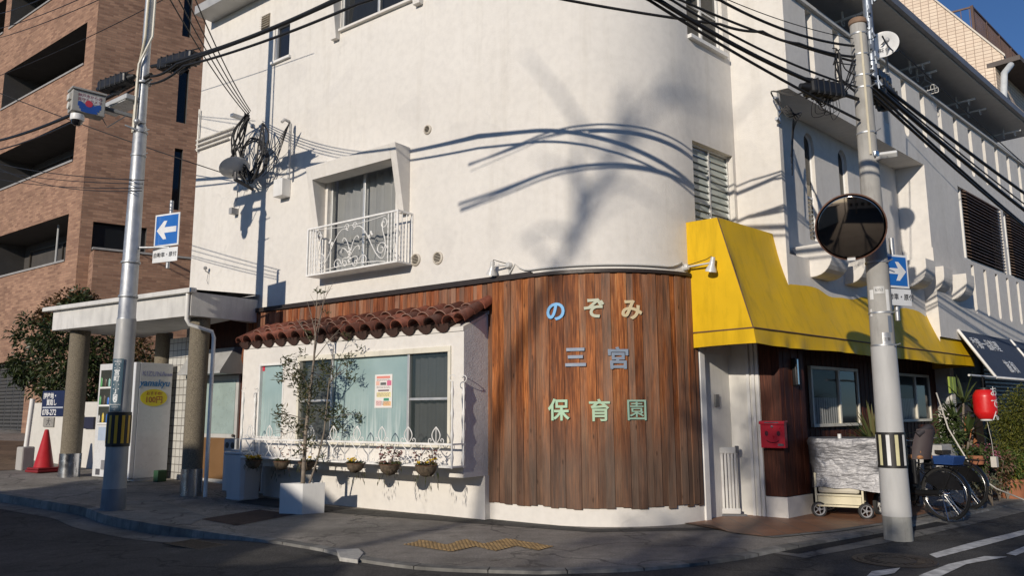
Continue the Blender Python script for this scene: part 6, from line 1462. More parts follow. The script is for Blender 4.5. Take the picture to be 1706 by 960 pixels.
for k in range(6): b.tube(crom([atY(1372 + k * 5, 165, 9.2), atY(1374 + k * 5, 182 + rk.uniform(-8, 8), 9.2), atY(1362 + k * 5 + rk.uniform(-8, 8), 192 + rk.uniform(-8, 12), 9.2), atY(1352 + k * 6, 180, 9.1), atY(1356 + k * 6, 164, 9.1)]), .004, 4)
tag(b.build('pole_wiring', CABLE, smooth=60), 'small loops of wire around the top of the concrete pole', 'wires')
b = MB(); e0 = FC.p(T1 + .02, .02, FC.uv(1300, 172, .02)[1]); 
b.tube(crom([e0, e0 + nA * .3 + UP * .1, atY(1322, 158, 9.6), atY(1345, 150, 9.1)]), .012, 6)
for k in range(4): b.tube(crom([e0 + UP * (-.2 + .1 * k), atY(1312, 176 + k * 6, 10.4), atY(1326 + k * 3, 200 - k * 4, 10.4), e0 + dB * .35 - UP * (.2 + .05 * k) + nB * .05, e0 + dB * .25 - UP * (.8 + .1 * k) + nB * .03]), .009, 5)
tag(b.build('corner_wires', CABLE, smooth=60), 'black service wires tied to the jutting white wall corner', 'wires')
b = MB(); b.tube([e0 - nA * .05, e0 + nA * .16 + UP * .05], .03, 6); b.tube([e0 - UP * .3, e0 - UP * .28 + nA * .14], .028, 6); b.tube([e0 - UP * .3, e0], .02, 6); tag(b.build('wire_anchor', GALV), 'pale steel anchor on the white wall corner for the service wires', 'anchor')

# ================================================================== STREET OBJECTS, LEFT
def leafmat(name, cols, tr=.25, rough=.55):
    m, N, L, B = nt(name); a = node(N, 'ShaderNodeAttribute', attribute_name='rnd')
    c = ramp(N, L, a.outputs['Fac'], [(i / max(1, len(cols) - 1), k) for i, k in enumerate(cols)]); L.new(c, B.inputs['Base Color'])
    B.inputs['Roughness'].default_value = rough; B.inputs['Specular IOR Level'].default_value = .35
    t = N.new('ShaderNodeBsdfTranslucent'); L.new(c, t.inputs[0]); mx = N.new('ShaderNodeMixShader'); mx.inputs[0].default_value = tr
    out = [n for n in N if n.type == 'OUTPUT_MATERIAL'][0]; L.new(B.outputs[0], mx.inputs[1]); L.new(t.outputs[0], mx.inputs[2]); L.new(mx.outputs[0], out.inputs[0]); return m
def leaf(b, o, d, ln, wd, rn, up=None, droop=.2):
    d = d.normalized(); s = d.cross(up or Vector((rnG.uniform(-1, 1), rnG.uniform(-1, 1), rnG.uniform(-.3, 1)))); s = s.normalized() if s.length > 1e-4 else Vector((1, 0, 0)); n = s.cross(d)
    m = o + d * ln * .5 + n * ln * .06; e = o + d * ln - UP * ln * droop
    b.mesh([o, m + s * wd / 2, e, m - s * wd / 2], [(0, 1, 2, 3)], rn)
rnG = random.Random(77)
def rdir(zlo=-1, zhi=1):
    a = rnG.uniform(0, 2 * math.pi); z = rnG.uniform(zlo, zhi); r = math.sqrt(max(0, 1 - z * z)); return Vector((r * math.cos(a), r * math.sin(a), z))
def clump(b, c, r, n, ln, wd, zlo=-.6, rlo=0, rhi=1, sq=(1, 1, 1)):
    for _ in range(n):
        d = rdir(); q = r * rnG.random() ** .45; o = c + Vector((d.x * q * sq[0], d.y * q * sq[1], d.z * q * sq[2])); leaf(b, o, (d + rdir() * .8), ln * rnG.uniform(.7, 1.3), wd * rnG.uniform(.7, 1.2), rnG.uniform(rlo, rhi))
# drinks machine
vo = G(213, 804); FV = Fr(vo, dC, nC)
vw = FV.uv(152, 800)[0]; vh = FV.uv(219, 604)[1]; vd = along(vo, -nC, 277)
print('VEND', vo, vw, vh, vd)
ve = thing('drinks_machine', 'white drinks vending machine under the canopy with a yellow price oval on its side', 'vending machine', vo)
VW = pbr('machine_white_enamel', (.62, .63, .64), .3, 0, .04, 2, coat=.3, grime=.12)
b = MB(); b.box(FV, 0, vw, -vd, -.10, .05, vh); b.box(FV, .02, vw - .02, -vd + .02, -.12, .0, .05); b.build('cabinet', VW, ve, bevel=.012)
b = MB(); b.box(FV, .0, vw, -.098, .0, .06, vh); b.build('front_door', VW, ve, bevel=.015)
b = MB(); b.box(FV, .10, vw - .07, .0005, .004, vh * .47, vh * .945); win = b.build('display_window', pbr('display_dark_backing', (.05, .055, .05), .2, coat=.6), ve)
rk = random.Random(12)
for j in range(3):
    z = vh * (.49 + j * .155); b = MB(); b.box(FV, .12, vw - .09, .004, .016, z - .04, z - .005); b.build('price_strip', HWH, ve)
    for i in range(8):
        x = .14 + i * (vw - .26) / 7; colr = rk.choice([(.55, .05, .04), (.08, .30, .10), (.60, .45, .06), (.04, .14, .45), (.55, .28, .06), (.5, .5, .48), (.10, .07, .05), (.25, .45, .40)])
        b = MB(); h_ = rk.uniform(.14, .19); b.lathe([(.030, 0), (.033, .01), (.033, h_ * .7), (.026, h_ * .88), (.016, h_ * .9), (.016, h_), (.0001, h_)], Fr(FV.p(x, .012, z), dC, nC), 8, sy=.3); b.build('drink', pbr('drink_' + '_'.join(str(int(c_ * 100)) for c_ in colr), colr, .35, 0, .3, 30), ve, smooth=40)
b = MB()
for x0, x1, z0_, z1_ in ((.42, .66, .22, .36), ): b.box(FV, x0 * vw, x1 * vw, .0005, .006, z0_ * vh, z1_ * vh)
b.build('coin_panel', BLACKP, ve)
b = MB(); b.box(FV, vw * .3, vw * .9, .0005, .004, vh * .335, vh * .45); b.build('notice', pbr('notice_blue_grey', (.35, .42, .52), .5), ve)
b = MB(); f = Fr(FV.p(vw * .55, .0045, vh * .385), dC, UP, nC); b.lathe([(.10, 0), (.10, .002), (.0001, .0021)], f, 20, sy=.6); b.build('notice_oval', pbr('oval_yellow', (.72, .60, .02), .45), ve)
b = MB(); b.box(FV, vw * .25, vw * .75, .0005, .012, vh * .09, vh * .17); b.build('pickup_flap', pbr('grey_flap', (.22, .22, .23), .4), ve)
b = MB(); b.box(FV, vw * .78, vw * .9, .0005, .003, .1, .22); b.build('inspection_label', pbr('dark_label', (.08, .08, .09), .5), ve)
fs = lookfr(FV.p(-.002, -vd / 2 - .02, 0), -dC)
YO = pbr('oval_yellow', (.72, .60, .02), .45)
b = MB(); fo_ = Fr(fs.p(0, .0005, vh * .70), fs.x, fs.z, fs.y); b.lathe([(vd * .36, .0), (vd * .36, .002), (.0001, .0021)], fo_, 30, sy=.58); ov = b.build('price_oval', YO, ve)
RDI = pbr('dark_red_ink', (.35, .10, .02), .5); BLI = pbr('logo_blue', (.02, .17, .42), .5); PUI = pbr('logo_purple', (.25, .27, .48), .5)
text('おすすめ!', vd * .10, fs.at(0, .003, vh * .70 + vd * .10), 'lettering', RDI, ov, .001, .001); text('100円', vd * .19, fs.at(0, .003, vh * .70 - vd * .055), 'lettering', RDI, ov, .001, .003)
text('KIZUNA', vd * .17, fs.at(-.03, .001, vh * .905), 'lettering', PUI, ve, .001); text('自販機', vd * .07, fs.at(vd * .36, .001, vh * .900), 'lettering', PUI, ve, .001); text('yamakyu', vd * .23, fs.at(0, .001, vh * .825), 'lettering', BLI, ve, .001, .003, shear=.2)
b = MB(); q = G(266, 803); f = Fr(q, dC, nC); b.box(f, -.07, .07, -.1, .1, 0, .22); tag(b.build('green_crate', pbr('green_plastic', (.02, .07, .03), .6), bevel=.01), 'small green plastic box on the ground beside the drinks machine', 'box')
# low white wall, sign and plaque
wl0 = G(135, 779); _wd = dC.copy(); FWL = Fr(wl0, _wd, Vector((-_wd.y, _wd.x, 0))); wzt = FWL.uv(100, 671)[1]
u0w, u1w = FWL.uv(166, 700)[0], FWL.uv(47, 700)[0]
b = MB(); b.box(FWL, u0w, u1w, -.18, 0, -.3, wzt); tag(b.build('low_white_wall', m_stucco('low_wall_paint', (.62, .60, .55), .2, 60, .3), bevel=.012), 'low white rendered wall behind the red cone', 'wall')
sq = lambda px, py, o=.0: FWL.uv(px, py, o)
s1, sz1 = sq(71, 652, .04); _, sz0 = sq(90, 694, .04); s0 = s1 - .95
ns = thing('navy_notice_board', 'navy notice board with white lettering half hidden by the canopy column', 'notice board', FWL.p((s0 + s1) / 2, .03, sz0))
b = MB(); b.box(FWL, s0, s1, .005, .03, sz0, sz1); b.build('board', pbr('navy_board', (.012, .018, .06), .4), ns)
hs = sz1 - sz0; f = lookfr(FWL.p(s1 - .05, .032, sz0), FWL.y)
for body, z, sz in (('隣接地・', .78, .22), ('　買取し', .52, .22), ('078-272', .14, .27)): text(body, hs * sz * 1.15, f.at(0, 0, hs * z), 'lettering', HWH, ns, .001, .003, align='LEFT')
b = MB(); b.box(FWL, s0 + .02, s1 - .05, .031, .034, sz0 + hs * .31, sz0 + hs * .37); b.build('rule', pbr('board_grey_rule', (.4, .43, .48), .5), ns)
p1_, pz1_ = sq(74, 696, .01); p0_, pz0_ = sq(90, 712, .01)
pl = thing('wall_plaque', 'square grey stone plaque with dark brush marks on the low white wall', 'plaque', FWL.p(p0_, 0, pz0_)); b = MB(); b.box(FWL, p0_, p1_, .003, .03, pz0_, pz1_); b.build('slab', pbr('grey_stone', (.25, .24, .22), .8, 0, .2, 20), pl)
f = lookfr(FWL.p((p0_ + p1_) / 2, .031, (pz0_ + pz1_) / 2), FWL.y); text('犬', abs(pz1_ - pz0_) * .85, f, 'brush_mark', INK, pl, .001)
for px, lab in ((134, 'grey stone plaque on the low wall right of the nearest column'),): 
    q0 = sq(px, 703, .01); b = MB(); b.box(FWL, q0[0] - .14, q0[0] + .14, .003, .03, q0[1] - .14, q0[1] + .14); tag(b.build('wall_plaque', pbr('grey_stone', (.25, .24, .22), .8, 0, .2, 20)), lab, 'plaque')
q0 = sq(152, 705, .0); b = MB(); b.box(FWL, q0[0] - .17, q0[0] + .2, .003, .05, q0[1] - .13, q0[1] + .13); tag(b.build('letter_slot', pbr('dark_navy_box', (.02, .02, .04), .5)), 'dark letter slot in the low wall beside the drinks machine', 'letter slot')
# white post with concrete foot
q = G(40, 783); t = thing('marker_post', 'thin white post in a rough concrete foot at the left end of the low wall', 'post', q); b = MB(); b.tube([q + UP * .4, q + Vector((.05, 0, zat(42, 665, q.y) - q.z))], .05, 10); b.build('post', WHITEP, t, smooth=60)
b = MB(); b.box(Fr(q, dC, nC), -.13, .13, -.13, .13, -.05, .48); b.build('foot', CONC, t, bevel=.03)
# traffic cone
q = G(72, 787); hcone = zat(74, 716, q.y) - q.z; cs = hcone / .70
t = thing('traffic_cone', 'red plastic traffic cone standing by the low white wall', 'traffic cone', q); RC = pbr('cone_red', (.42, .018, .022), .45, 0, .12, 3, grime=.3); fr = Fr(q, dC, nC)
b = MB(); b.lathe([(.165 * cs, .07 * cs), (.15 * cs, .085 * cs), (.032 * cs, .69 * cs), (.02 * cs, .70 * cs), (.0001, .70 * cs)], fr, 28); b.build('cone', RC, t, smooth=40)
b = MB(); b.box(fr, -.2 * cs, .2 * cs, -.2 * cs, .2 * cs, .0, .045 * cs); b.box(fr, -.185 * cs, .185 * cs, -.185 * cs, .185 * cs, .046 * cs, .08 * cs); b.build('base', pbr('cone_dark_red', (.20, .012, .014), .55), t, bevel=.02)
# bins by the side door
BINW = pbr('bin_plastic', (.50, .51, .52), .4, 0, .06, 2, grime=.15)
q = G(404, 832); f = Fr(q, dA, nA); t = thing('waste_bin', 'large pale plastic bin with a lid beside the bay window', 'bin', q)
hb_ = zat(404, 757, q.y) - q.z; b = MB(); b.prism([f.p(x * .24, y * .20, .01) for x, y in ((-1, -.8), (-.8, -1), (.8, -1), (1, -.8), (1, .8), (.8, 1), (-.8, 1), (-1, .8))], UP * .02)
P0 = [(x * .225, y * .19) for x, y in ((-1, -.7), (-.8, -1), (.8, -1), (1, -.7), (1, .7), (.8, 1), (-.8, 1), (-1, .7))]
V = [f.p(x, y, .0) for x, y in P0] + [f.p(x * 1.22, y * 1.22, hb_) for x, y in P0]; b.mesh(V, [(i, (i + 1) % 8, 8 + (i + 1) % 8, 8 + i) for i in range(8)] + [tuple(range(8, 16))]); b.build('tub', BINW, t, bevel=.015)
b = MB(); b.prism([f.p(x * 1.32, y * 1.32, hb_ + .003) for x, y in P0], UP * .045); b.prism([f.p(x * .9, y * .9, hb_ + .05) for x, y in P0], UP * .03); b.build('lid', BINW, t, bevel=.015)
q = G(391, 818); f = lookfr(q, nA); t = thing('recycling_bin', 'grey recycling bin head with two round dark holes behind the pale bin', 'recycling bin', q); zr1, zr0 = zat(391, 731, q.y) - q.z, zat(391, 753, q.y) - q.z
b = MB(); b.box(f, -.19, .19, -.15, .15, 0, zr0); b.build('body', BINW, t, bevel=.02); b = MB(); b.box(f, -.19, .19, -.15, .15, zr0 + .003, zr1); b.build('head', pbr('bin_grey', (.36, .37, .38), .5), t, bevel=.015)
for s in (-.085, .085): b = MB(); b.lathe([(.055, .151), (.055, .156), (.0001, .157)], Fr(f.p(s, 0, (zr0 + zr1) / 2), f.x, UP, f.y), 18); b.build('hole', BLACKP, t)
# copper downpipe
b = MB(); b.tube([FA.p(uL - .0, BO - .02, zE - .02), FA.p(uL + .05, BO - .02, zE - .25), FA.p(uL + .05, BO - .05, zE - .32), FA.p(uL + .1, BO - .25, zE - .6), FA.p(uL + .1, .06, zE - .72), FA.p(uL + .1, .06, .1)], .032, 8); b.tube([FA.p(uL + .1, .06, zE - .55), FA.p(uL + .1, .06, zE - .9)], .045, 8)
tag(b.build('copper_downpipe', pbr('brown_copper', (.30, .11, .05), .45, .4, .2), smooth=60), 'brown copper downpipe at the left end of the tiled bay roof', 'downpipe')
# planter and its slim tree
q = G(503, 857); f = Fr(q, rotfr(q, R(-18)).x, rotfr(q, R(-18)).y); hp = .50
hp = zat(503, 808, q.y - .2) - q.z
fpl = Fr(G(503, 858), Vector((-.97, .24, 0)).normalized(), Vector((.86, .51, 0)).normalized())
pq = G(503, 858); pu = along(pq, fpl.x, 465); pv = along(pq, fpl.y, 540); print('PLANTER', pu, pv, hp)
pl = thing('square_planter', 'square white planter box on the pavement under the slim tree', 'planter', pq); PWH = pbr('planter_white', (.70, .70, .68), .5, 0, .05, 3, grime=.25)
b = MB(); th = .03; b.box(fpl, 0, pu, 0, th, .0, hp); b.box(fpl, 0, pu, pv - th, pv, .0, hp); b.box(fpl, .0, th, th + .001, pv - th - .001, .002, hp - .001); b.box(fpl, pu - th, pu, th + .001, pv - th - .001, .002, hp - .001); b.build('box', PWH, pl)
b = MB(); b.box(fpl, th, pu - th, th, pv - th, hp - .12, hp - .05); b.build('soil', pbr('dark_soil', (.06, .04, .028), .95, 0, .4, 20, .8, 40), pl)
tb = fpl.p(pu / 2, pv / 2, hp - .06); tt = thing('slim_potted_tree', 'slim sparse tree with narrow grey green leaves growing in the white planter', 'tree', tb)
BARK = pbr('grey_bark', (.20, .165, .13), .85, 0, .3, 12, .6, 60); LV1 = leafmat('grey_green_leaf', [(.035, .05, .02), (.07, .085, .032), (.11, .115, .05), (.15, .12, .06)], .3)
tz = lambda px, py: atY(px, py, tb.y)
trunk = MB(); P = [tb, tz(506, 780), tz(509, 725), tz(516, 660), tz(523, 600), tz(526, 555)]
trunk.tube(P, [.036, .032, .028, .024, .017, .012], 8); trunk.tube([tb + Vector((.08, 0, 0)), tz(528, 770), tz(540, 720), tz(548, 640), tz(556, 580)], [.018, .015, .012, .009, .006], 6); 
tips = []
def twig(a, e, r): trunk.tube([a, a.lerp(e, .5) + Vector((0, 0, .03)), e], [r, r * .7, r * .35], 5)
for (p0, p1) in (((523, 600), (540, 470)), ((526, 560), (506, 500)), ((526, 555), (553, 480)), ((520, 575), (490, 530)), ((524, 560), (530, 476)), ((548, 640), (590, 570)), ((516, 660), (470, 610)), ((512, 700), (462, 690)), ((523, 600), (575, 540)), ((548, 640), (590, 610)), ((540, 700), (600, 690)), ((510, 720), (465, 725)), ((516, 650), (500, 610)), ((520, 620), (540, 640))):
    a, e = tz(*p0), tz(*p1) + Vector((0, rnG.uniform(-.3, .25), 0)); twig(a, e, .008); tips.append((a, e))
    for _ in range(3):
        k = rnG.uniform(.4, .9); m = a.lerp(e, k); d = (e - a).normalized() + rdir() * .7; twig(m, m + d * rnG.uniform(.1, .22), .004)
trunk.build('trunk', BARK, tt, smooth=60)
b = MB()
for (px, py, r, n) in ((478, 606, .15, 55), (468, 632, .10, 30), (500, 625, .16, 80), (510, 655, .20, 120), (495, 640, .14, 60), (530, 645, .16, 70), (548, 620, .14, 55), (575, 600, .12, 35), (588, 632, .10, 26), (465, 688, .12, 40), (478, 705, .15, 60), (500, 715, .15, 65), (520, 690, .16, 60), (545, 690, .16, 60), (570, 690, .13, 40), (560, 715, .12, 35), (598, 700, .08, 14), (520, 740, .12, 30), (500, 755, .10, 20), (533, 610, .10, 30), (516, 560, .10, 14), (548, 520, .10, 8), (532, 490, .06, 12), (505, 590, .08, 12), (575, 560, .08, 12), (600, 585, .07, 10), (540, 765, .1, 14)):
    c = tz(px, py) + Vector((0, rnG.uniform(-.15, .1), 0))
    for _ in range(int(n * 1.35)):
        d = rdir(-.3, 1); o = c + rdir() * (r * rnG.random() ** .5); leaf(b, o, d + Vector((0, 0, .2)), rnG.uniform(.06, .12), .022, rnG.random() ** 1.3, droop=.1)
b.build('foliage', LV1, tt)
# hanging baskets of the flower guard
COIR = pbr('mossy_coir', (.10, .075, .05), .95, 0, .5, 25, 1, 60); LVF = leafmat('basket_leaf', [(.03, .045, .012), (.06, .075, .02), (.10, .08, .04), (.09, .05, .04)], .25); FLY = leafmat('yellow_petal', [(.62, .40, .01), (.75, .55, .03)], .2); FLP = leafmat('dusky_petal', [(.16, .05, .05), (.30, .13, .12), (.30, .20, .16)], .2)
BL = {423: ('leftmost basket on the flower guard, full of yellow blooms', 26, 0), 470: ('basket of grey green trailing leaves next to the leftmost one', 0, 8), 512: ('basket half hidden behind the slim tree trunk', 2, 5), 593: ('basket with one small yellow bloom right of the slim tree', 7, 0), 650: ('basket overflowing with dark dusky flowers and stems', 0, 40), 711: ('rightmost basket on the flower guard with yellow blooms and long trails', 10, 22)}
for px, (lab, ny, nd) in BL.items():
    u_, z_ = FA.uv(px, 771 + (px - 423) * .03, FO + .09); c = FA.p(u_, FO + .10, z_ + .03); rb_ = .15 if px > 600 else .13
    t = thing('hanging_basket', lab, 'flower basket', c - UP * rb_, 'hanging baskets on the flower guard')
    f = Fr(c, dA, nA); b = MB(); b.lathe([(.0001, -rb_), (rb_ * .55, -rb_ * .88), (rb_ * .88, -rb_ * .5), (rb_, 0), (rb_ * .9, .0), (.0001, -.03)], f, 16)
    for v in b.v: v += Vector((rnG.uniform(-.008, .008), rnG.uniform(-.008, .008), rnG.uniform(-.01, .01)))
    b.build('basket', COIR, t, smooth=90)
    b = MB()
    for k in range(70): d = rdir(.0, .8); leaf(b, c + Vector((d.x, d.y, 0)) * rb_ * rnG.uniform(.2, .9), d + UP * .3, rnG.uniform(.04, .10), .022, rnG.random())
    for k in range(24): a = rnG.uniform(0, 6.28); o = c + Vector((math.cos(a), math.sin(a), 0)) * rb_; leaf(b, o - UP * rnG.uniform(0, .25 if px in (470, 593, 650, 711) else .1), Vector((math.cos(a) * .3, math.sin(a) * .3, -1)), rnG.uniform(.05, .10), .014, rnG.random())
    if nd > 20:
        for k in range(60): a = rnG.uniform(0, 6.28); o = c + Vector((math.cos(a) * rb_ * .8, math.sin(a) * rb_ * .8, rnG.uniform(0, .22))); leaf(b, o, rdir(-.3, 1), rnG.uniform(.03, .07), .02, rnG.uniform(.5, 1))
    b.build('leaves', LVF, t)
    if ny:
        for k in range(ny):
            b = MB(); o = c + Vector((rnG.uniform(-1, 1) * rb_ * .8, rnG.uniform(-1, .6) * rb_ * .7, rnG.uniform(.03, .08))); [leaf(b, o, rdir(.0, .6), .035, .03, rnG.random(), droop=0) for _ in range(6)]; b.build('flower', FLY, t)
    if nd:
        for k in range(nd):
            b = MB(); o = c + Vector((rnG.uniform(-1.1, 1.1) * rb_, rnG.uniform(-1, .8) * rb_ * .8, rnG.uniform(.02, .25))); [leaf(b, o, rdir(-.2, .8), .03, .024, rnG.random(), droop=0) for _ in range(5)]; b.build('flower', FLP, t)
    b = MB(); b.tube([c + nA * -.10 + UP * .02, FA.p(u_, FO, zlow)], .008, 5); b.tube([f.p(rb_ * 1.01 * math.cos(a), rb_ * 1.01 * math.sin(a), .0) for a in steps(0, 2 * math.pi, 20)], .004, 5); b.build('hook', RUST, t)
# big evergreen bush behind the canopy
LVB = leafmat('dark_evergreen_leaf', [(.012, .022, .008), (.025, .042, .012), (.045, .060, .018), (.075, .085, .03)], .15, .4); LVBR = leafmat('rusty_leaf', [(.05, .03, .012), (.11, .055, .02), (.14, .085, .03)], .2)
YB = 20.2; q = gz(atY(110, 720, YB)); bu = thing('evergreen_bush', 'tall dark evergreen bush with a rusty brown top behind the canopy columns', 'bush', q)
b = MB(); b2 = MB(); tr = MB()
for (px, py, r) in ((60, 600, .6), (95, 560, .65), (130, 520, .5), (50, 560, .45), (110, 610, .8), (150, 590, .7), (150, 640, .7), (80, 640, .6), (190, 590, .7), (230, 600, .6), (200, 650, .6), (40, 615, .35), (120, 660, .6)):
    c = atY(px, py, YB + rnG.uniform(-.5, .4)); n = int(520 * r * r); clump(b, c, r, n * 2, .13, .06, sq=(1, .8, .9)); tr.tube([q, q.lerp(c, .5) + Vector((0, 0, .2)), c], [.05, .03, .012], 6)
    for _ in range(7): k = c + rdir() * r * .95; clump(b, k, .20, 60, .12, .05)
for (px, py, r) in ((90, 520, .40), (115, 505, .38), (142, 503, .34), (80, 530, .3), (155, 512, .26), (130, 512, .36)):
    clump(b2, atY(px, py, YB), r, 420, .11, .05)
for (px, py, r) in ((236, 610, .3), (230, 570, .3)): clump(b2, atY(px, py, YB - .3), r, 150, .11, .05)
tr.build('trunk', BARK, bu); b.build('foliage', LVB, bu); b2.build('rusty_foliage', LVBR, bu)

# ================================================================== STREET OBJECTS, RIGHT
# covered push cart
cq0 = G(1362, 862); cq1 = G(1440, 866); cx = (cq1 - cq0); cx.z = 0; cl_ = cx.length; cx.normalize(); cy = Vector((cx.y, -cx.x, 0)); cy = cy if cy.y < 0 else -cy
FCt = Fr(cq0, cx, cy); cd_ = .62
zc = lambda py: zat(1400, py, cq0.y - 0.0) - cq0.z
ca = thing('covered_push_cart', 'cream framed push cart under a crinkled silver cover beside the pole', 'cart', FCt.p(cl_ / 2, -.3))
CRM = pbr('cream_cart_paint', (.66, .60, .42), .45, grime=.25)
zt_c, zb_c, zbox0, zbox1 = zc(730), zc(812), zc(842), zc(812)
print('CART', cl_, zt_c, zb_c, zbox0)
b = MB()
for x in (0, cl_):
    for y in (0, -cd_): b.box(FCt, x - .014, x + .014, y - .014, y + .014, .16, zb_c + .2)
for y in (0, -cd_):
    for z in (zbox1 - .10, zbox0): b.box(FCt, .014, cl_ - .014, y - .012, y + .012, z - .014, z + .014)
for x in (0, cl_): b.box(FCt, x - .012, x + .012, -cd_ + .014, -.014, zbox0 - .014, zbox0 + .014)
b.build('frame', CRM, ca, bevel=.004)
b = MB(); b.box(FCt, .02, cl_ - .02, -cd_ + .02, -.016, zbox0 + .02, zbox1 - .12); b.build('panel', CRM, ca)
b = MB(); b.box(FCt, .03, cl_ - .03, -.3, .015, zbox1 - .08, zbox1 + .03); b.build('cushion', pbr('canvas_cushion', (.56, .52, .42), .85, 0, .1, 6), ca, bevel=.04)
RUB = pbr('grey_rubber_tyre', (.03, .03, .03), .8); GWH = pbr('grey_wheel_hub', (.30, .30, .31), .5)
def wheel(t, c, ax, r, w, rm, name='wheel'):
    x = UP.cross(ax).normalized(); fr = Fr(c, x, UP, ax); b = MB(); b.lathe([(r * .78, -w), (r, -w * .8), (r, w * .8), (r * .78, w), (r * .78, -w)], fr, 24, cap=False); wh = b.build(name, RUB, t, smooth=40)
    b = MB(); b.lathe([(r * .78, -w * .7), (r * .66, -w * .6), (r * .66, w * .6), (r * .78, w * .7)], fr, 24, cap=False); b.lathe([(r * .2, -w), (r * .2, w), (.0001, w)], fr, 12)
    for k in range(5): a = k * 2 * math.pi / 5; d = x * math.cos(a) + UP * math.sin(a); b.tube([c + d * r * .15, c + d * r * .7], w * .35, 5)
    b.build('rim', rm, wh)
for x in (0, cl_): wheel(ca, FCt.p(x + .03, .02, .11), (cx * .5 + cy).normalized(), .105, .022, GWH)
for x in (.1, cl_ + .18): wheel(ca, FCt.p(x, -cd_ + .05, .155), (cx * .9 + cy * .35).normalized() if x > .3 else cy, .155, .028, pbr('pale_wheel_rim', (.5, .5, .48), .5))
def tarp():
    m, N, L, B = nt('silver_cover'); v = pos(N, L)
    def rid(sc, det, mul): a = noise(N, L, v, sc, det, .6); return math_(N, L, 'MULTIPLY', math_(N, L, 'ABSOLUTE', math_(N, L, 'SUBTRACT', a, .5)), mul)
    h = math_(N, L, 'ADD', rid(3, 2, 1.7), math_(N, L, 'ADD', rid(8, 2, .4), math_(N, L, 'MULTIPLY', noise(N, L, pos(N, L, (4, 4, 20)), 2.0, 3), .42)))
    B.inputs['Metallic'].default_value = .6; B.inputs['Roughness'].default_value = .5
    c = ramp(N, L, noise(N, L, v, 5, 4), [(.3, (.20, .20, .21)), (.7, (.30, .30, .31))]); L.new(c, B.inputs['Base Color']); bump(N, L, B, h, .8, .035); return m
b = MB(); nx_, nz_ = 64, 22; V = []; x0, x1 = -.10, cl_ + .42; y0, y1 = -cd_ - .05, .06
per = []
for i in range(nx_):
    t = i / nx_ * 2 * math.pi; ct, st = math.cos(t), math.sin(t); e = .38; per.append(((x0 + x1) / 2 + (x1 - x0) / 2 * math.copysign(abs(ct) ** e, ct), (y0 + y1) / 2 + (y1 - y0) / 2 * math.copysign(abs(st) ** e, st)))
hz = zt_c
for j in range(nz_ + 1):
    t = j / nz_; z = hz - (hz - zb_c + .0) * t; sc_ = 1 if t > .08 else .93 + .07 * math.sqrt(t / .08)
    for i, (x, y) in enumerate(per):
        wv_ = .018 * mnoise.noise(Vector((x * 5, y * 5, z * 4))) + .010 * mnoise.noise(Vector((x * 14, y * 14, z * 22))) + .02 * mnoise.noise(Vector((x * 3 + 9, y * 3, z * 1.5)))
        pull = 1 - .05 * math.sin(math.pi * t) - .04 * t
        xx = (x0 + x1) / 2 + (x - (x0 + x1) / 2) * sc_ * pull; yy = (y0 + y1) / 2 + (y - (y0 + y1) / 2) * sc_ * pull
        V.append(FCt.p(xx + wv_ * 1.5, yy + wv_ * 1.5, z + (.03 * mnoise.noise(Vector((x * 4, y * 4, 3))) - (.10 * max(0, x - .5) / .7 * t) if t > .5 else .015 * mnoise.noise(Vector((x * 6, y * 6, 1))))))
F = [(j * nx_ + i, j * nx_ + (i + 1) % nx_, (j + 1) * nx_ + (i + 1) % nx_, (j + 1) * nx_ + i) for j in range(nz_) for i in range(nx_)]
b.mesh(V, F); cV = [v.copy() for v in V[:nx_]]; cc_ = sum(cV, Vector()) / nx_
b.mesh(cV + [cc_ + UP * .01], [(i, (i + 1) % nx_, nx_) for i in range(nx_)]); b.build('silver_cover', tarp(), ca, smooth=180)
b = MB(); b.tube([FCt.p(.36, .0, hz - .02), FCt.p(.36, .0, hz + .06)], .025, 8); b.build('knob', HWH, ca)
# spiky plant behind the cart
SPK = leafmat('spiky_leaf', [(.03, .05, .015), (.07, .10, .03), (.13, .15, .06), (.20, .16, .07)], .25)
def rosette(b, c, n, ln, wd, zl=.25, spread=1, rlo=0, rhi=1):
    for k in range(n):
        a = rnG.uniform(0, 2 * math.pi); el = rnG.uniform(zl, 1.45); d = Vector((math.cos(a) * math.cos(el) * spread, math.sin(a) * math.cos(el) * spread, math.sin(el))).normalized(); s = d.cross(UP).normalized(); l_ = ln * rnG.uniform(.7, 1.15); rn = rnG.uniform(rlo, rhi)
        p = [c + d * l_ * t - UP * (l_ * .28 * t * t * math.cos(el)) for t in (0, .35, .7, 1)]; w_ = [wd * .5, wd, wd * .7, .002]
        for i in range(3): b.mesh([p[i] - s * w_[i] / 2, p[i] + s * w_[i] / 2, p[i + 1] + s * w_[i + 1] / 2, p[i + 1] - s * w_[i + 1] / 2], [(0, 1, 2, 3)], rn)
q = FCt.p(.78, -cd_ - .35); q.z = 0
t = thing('spiky_plant', 'spiky yucca-like pot plant rising behind the silver covered cart', 'plant', q); POTB = pbr('terracotta_pot', (.33, .13, .065), .8, 0, .15, 5, .2, 80, grime=.4)
b = MB(); b.lathe([(.13, 0), (.18, .32), (.2, .32), (.2, .36), (.17, .36), (.0001, .33)], Fr(q, (1, 0, 0), (0, 1, 0)), 18); b.build('pot', POTB, t, smooth=40)
b = MB(); b.tube([q + UP * .3, q + UP * .95], .03, 7); b.build('stem', BARK, t)
b = MB(); rosette(b, q + UP * .9, 70, .72, .045, .5); rosette(b, q + UP * .8, 20, .5, .04, -.2); b.build('leaves', SPK, t)
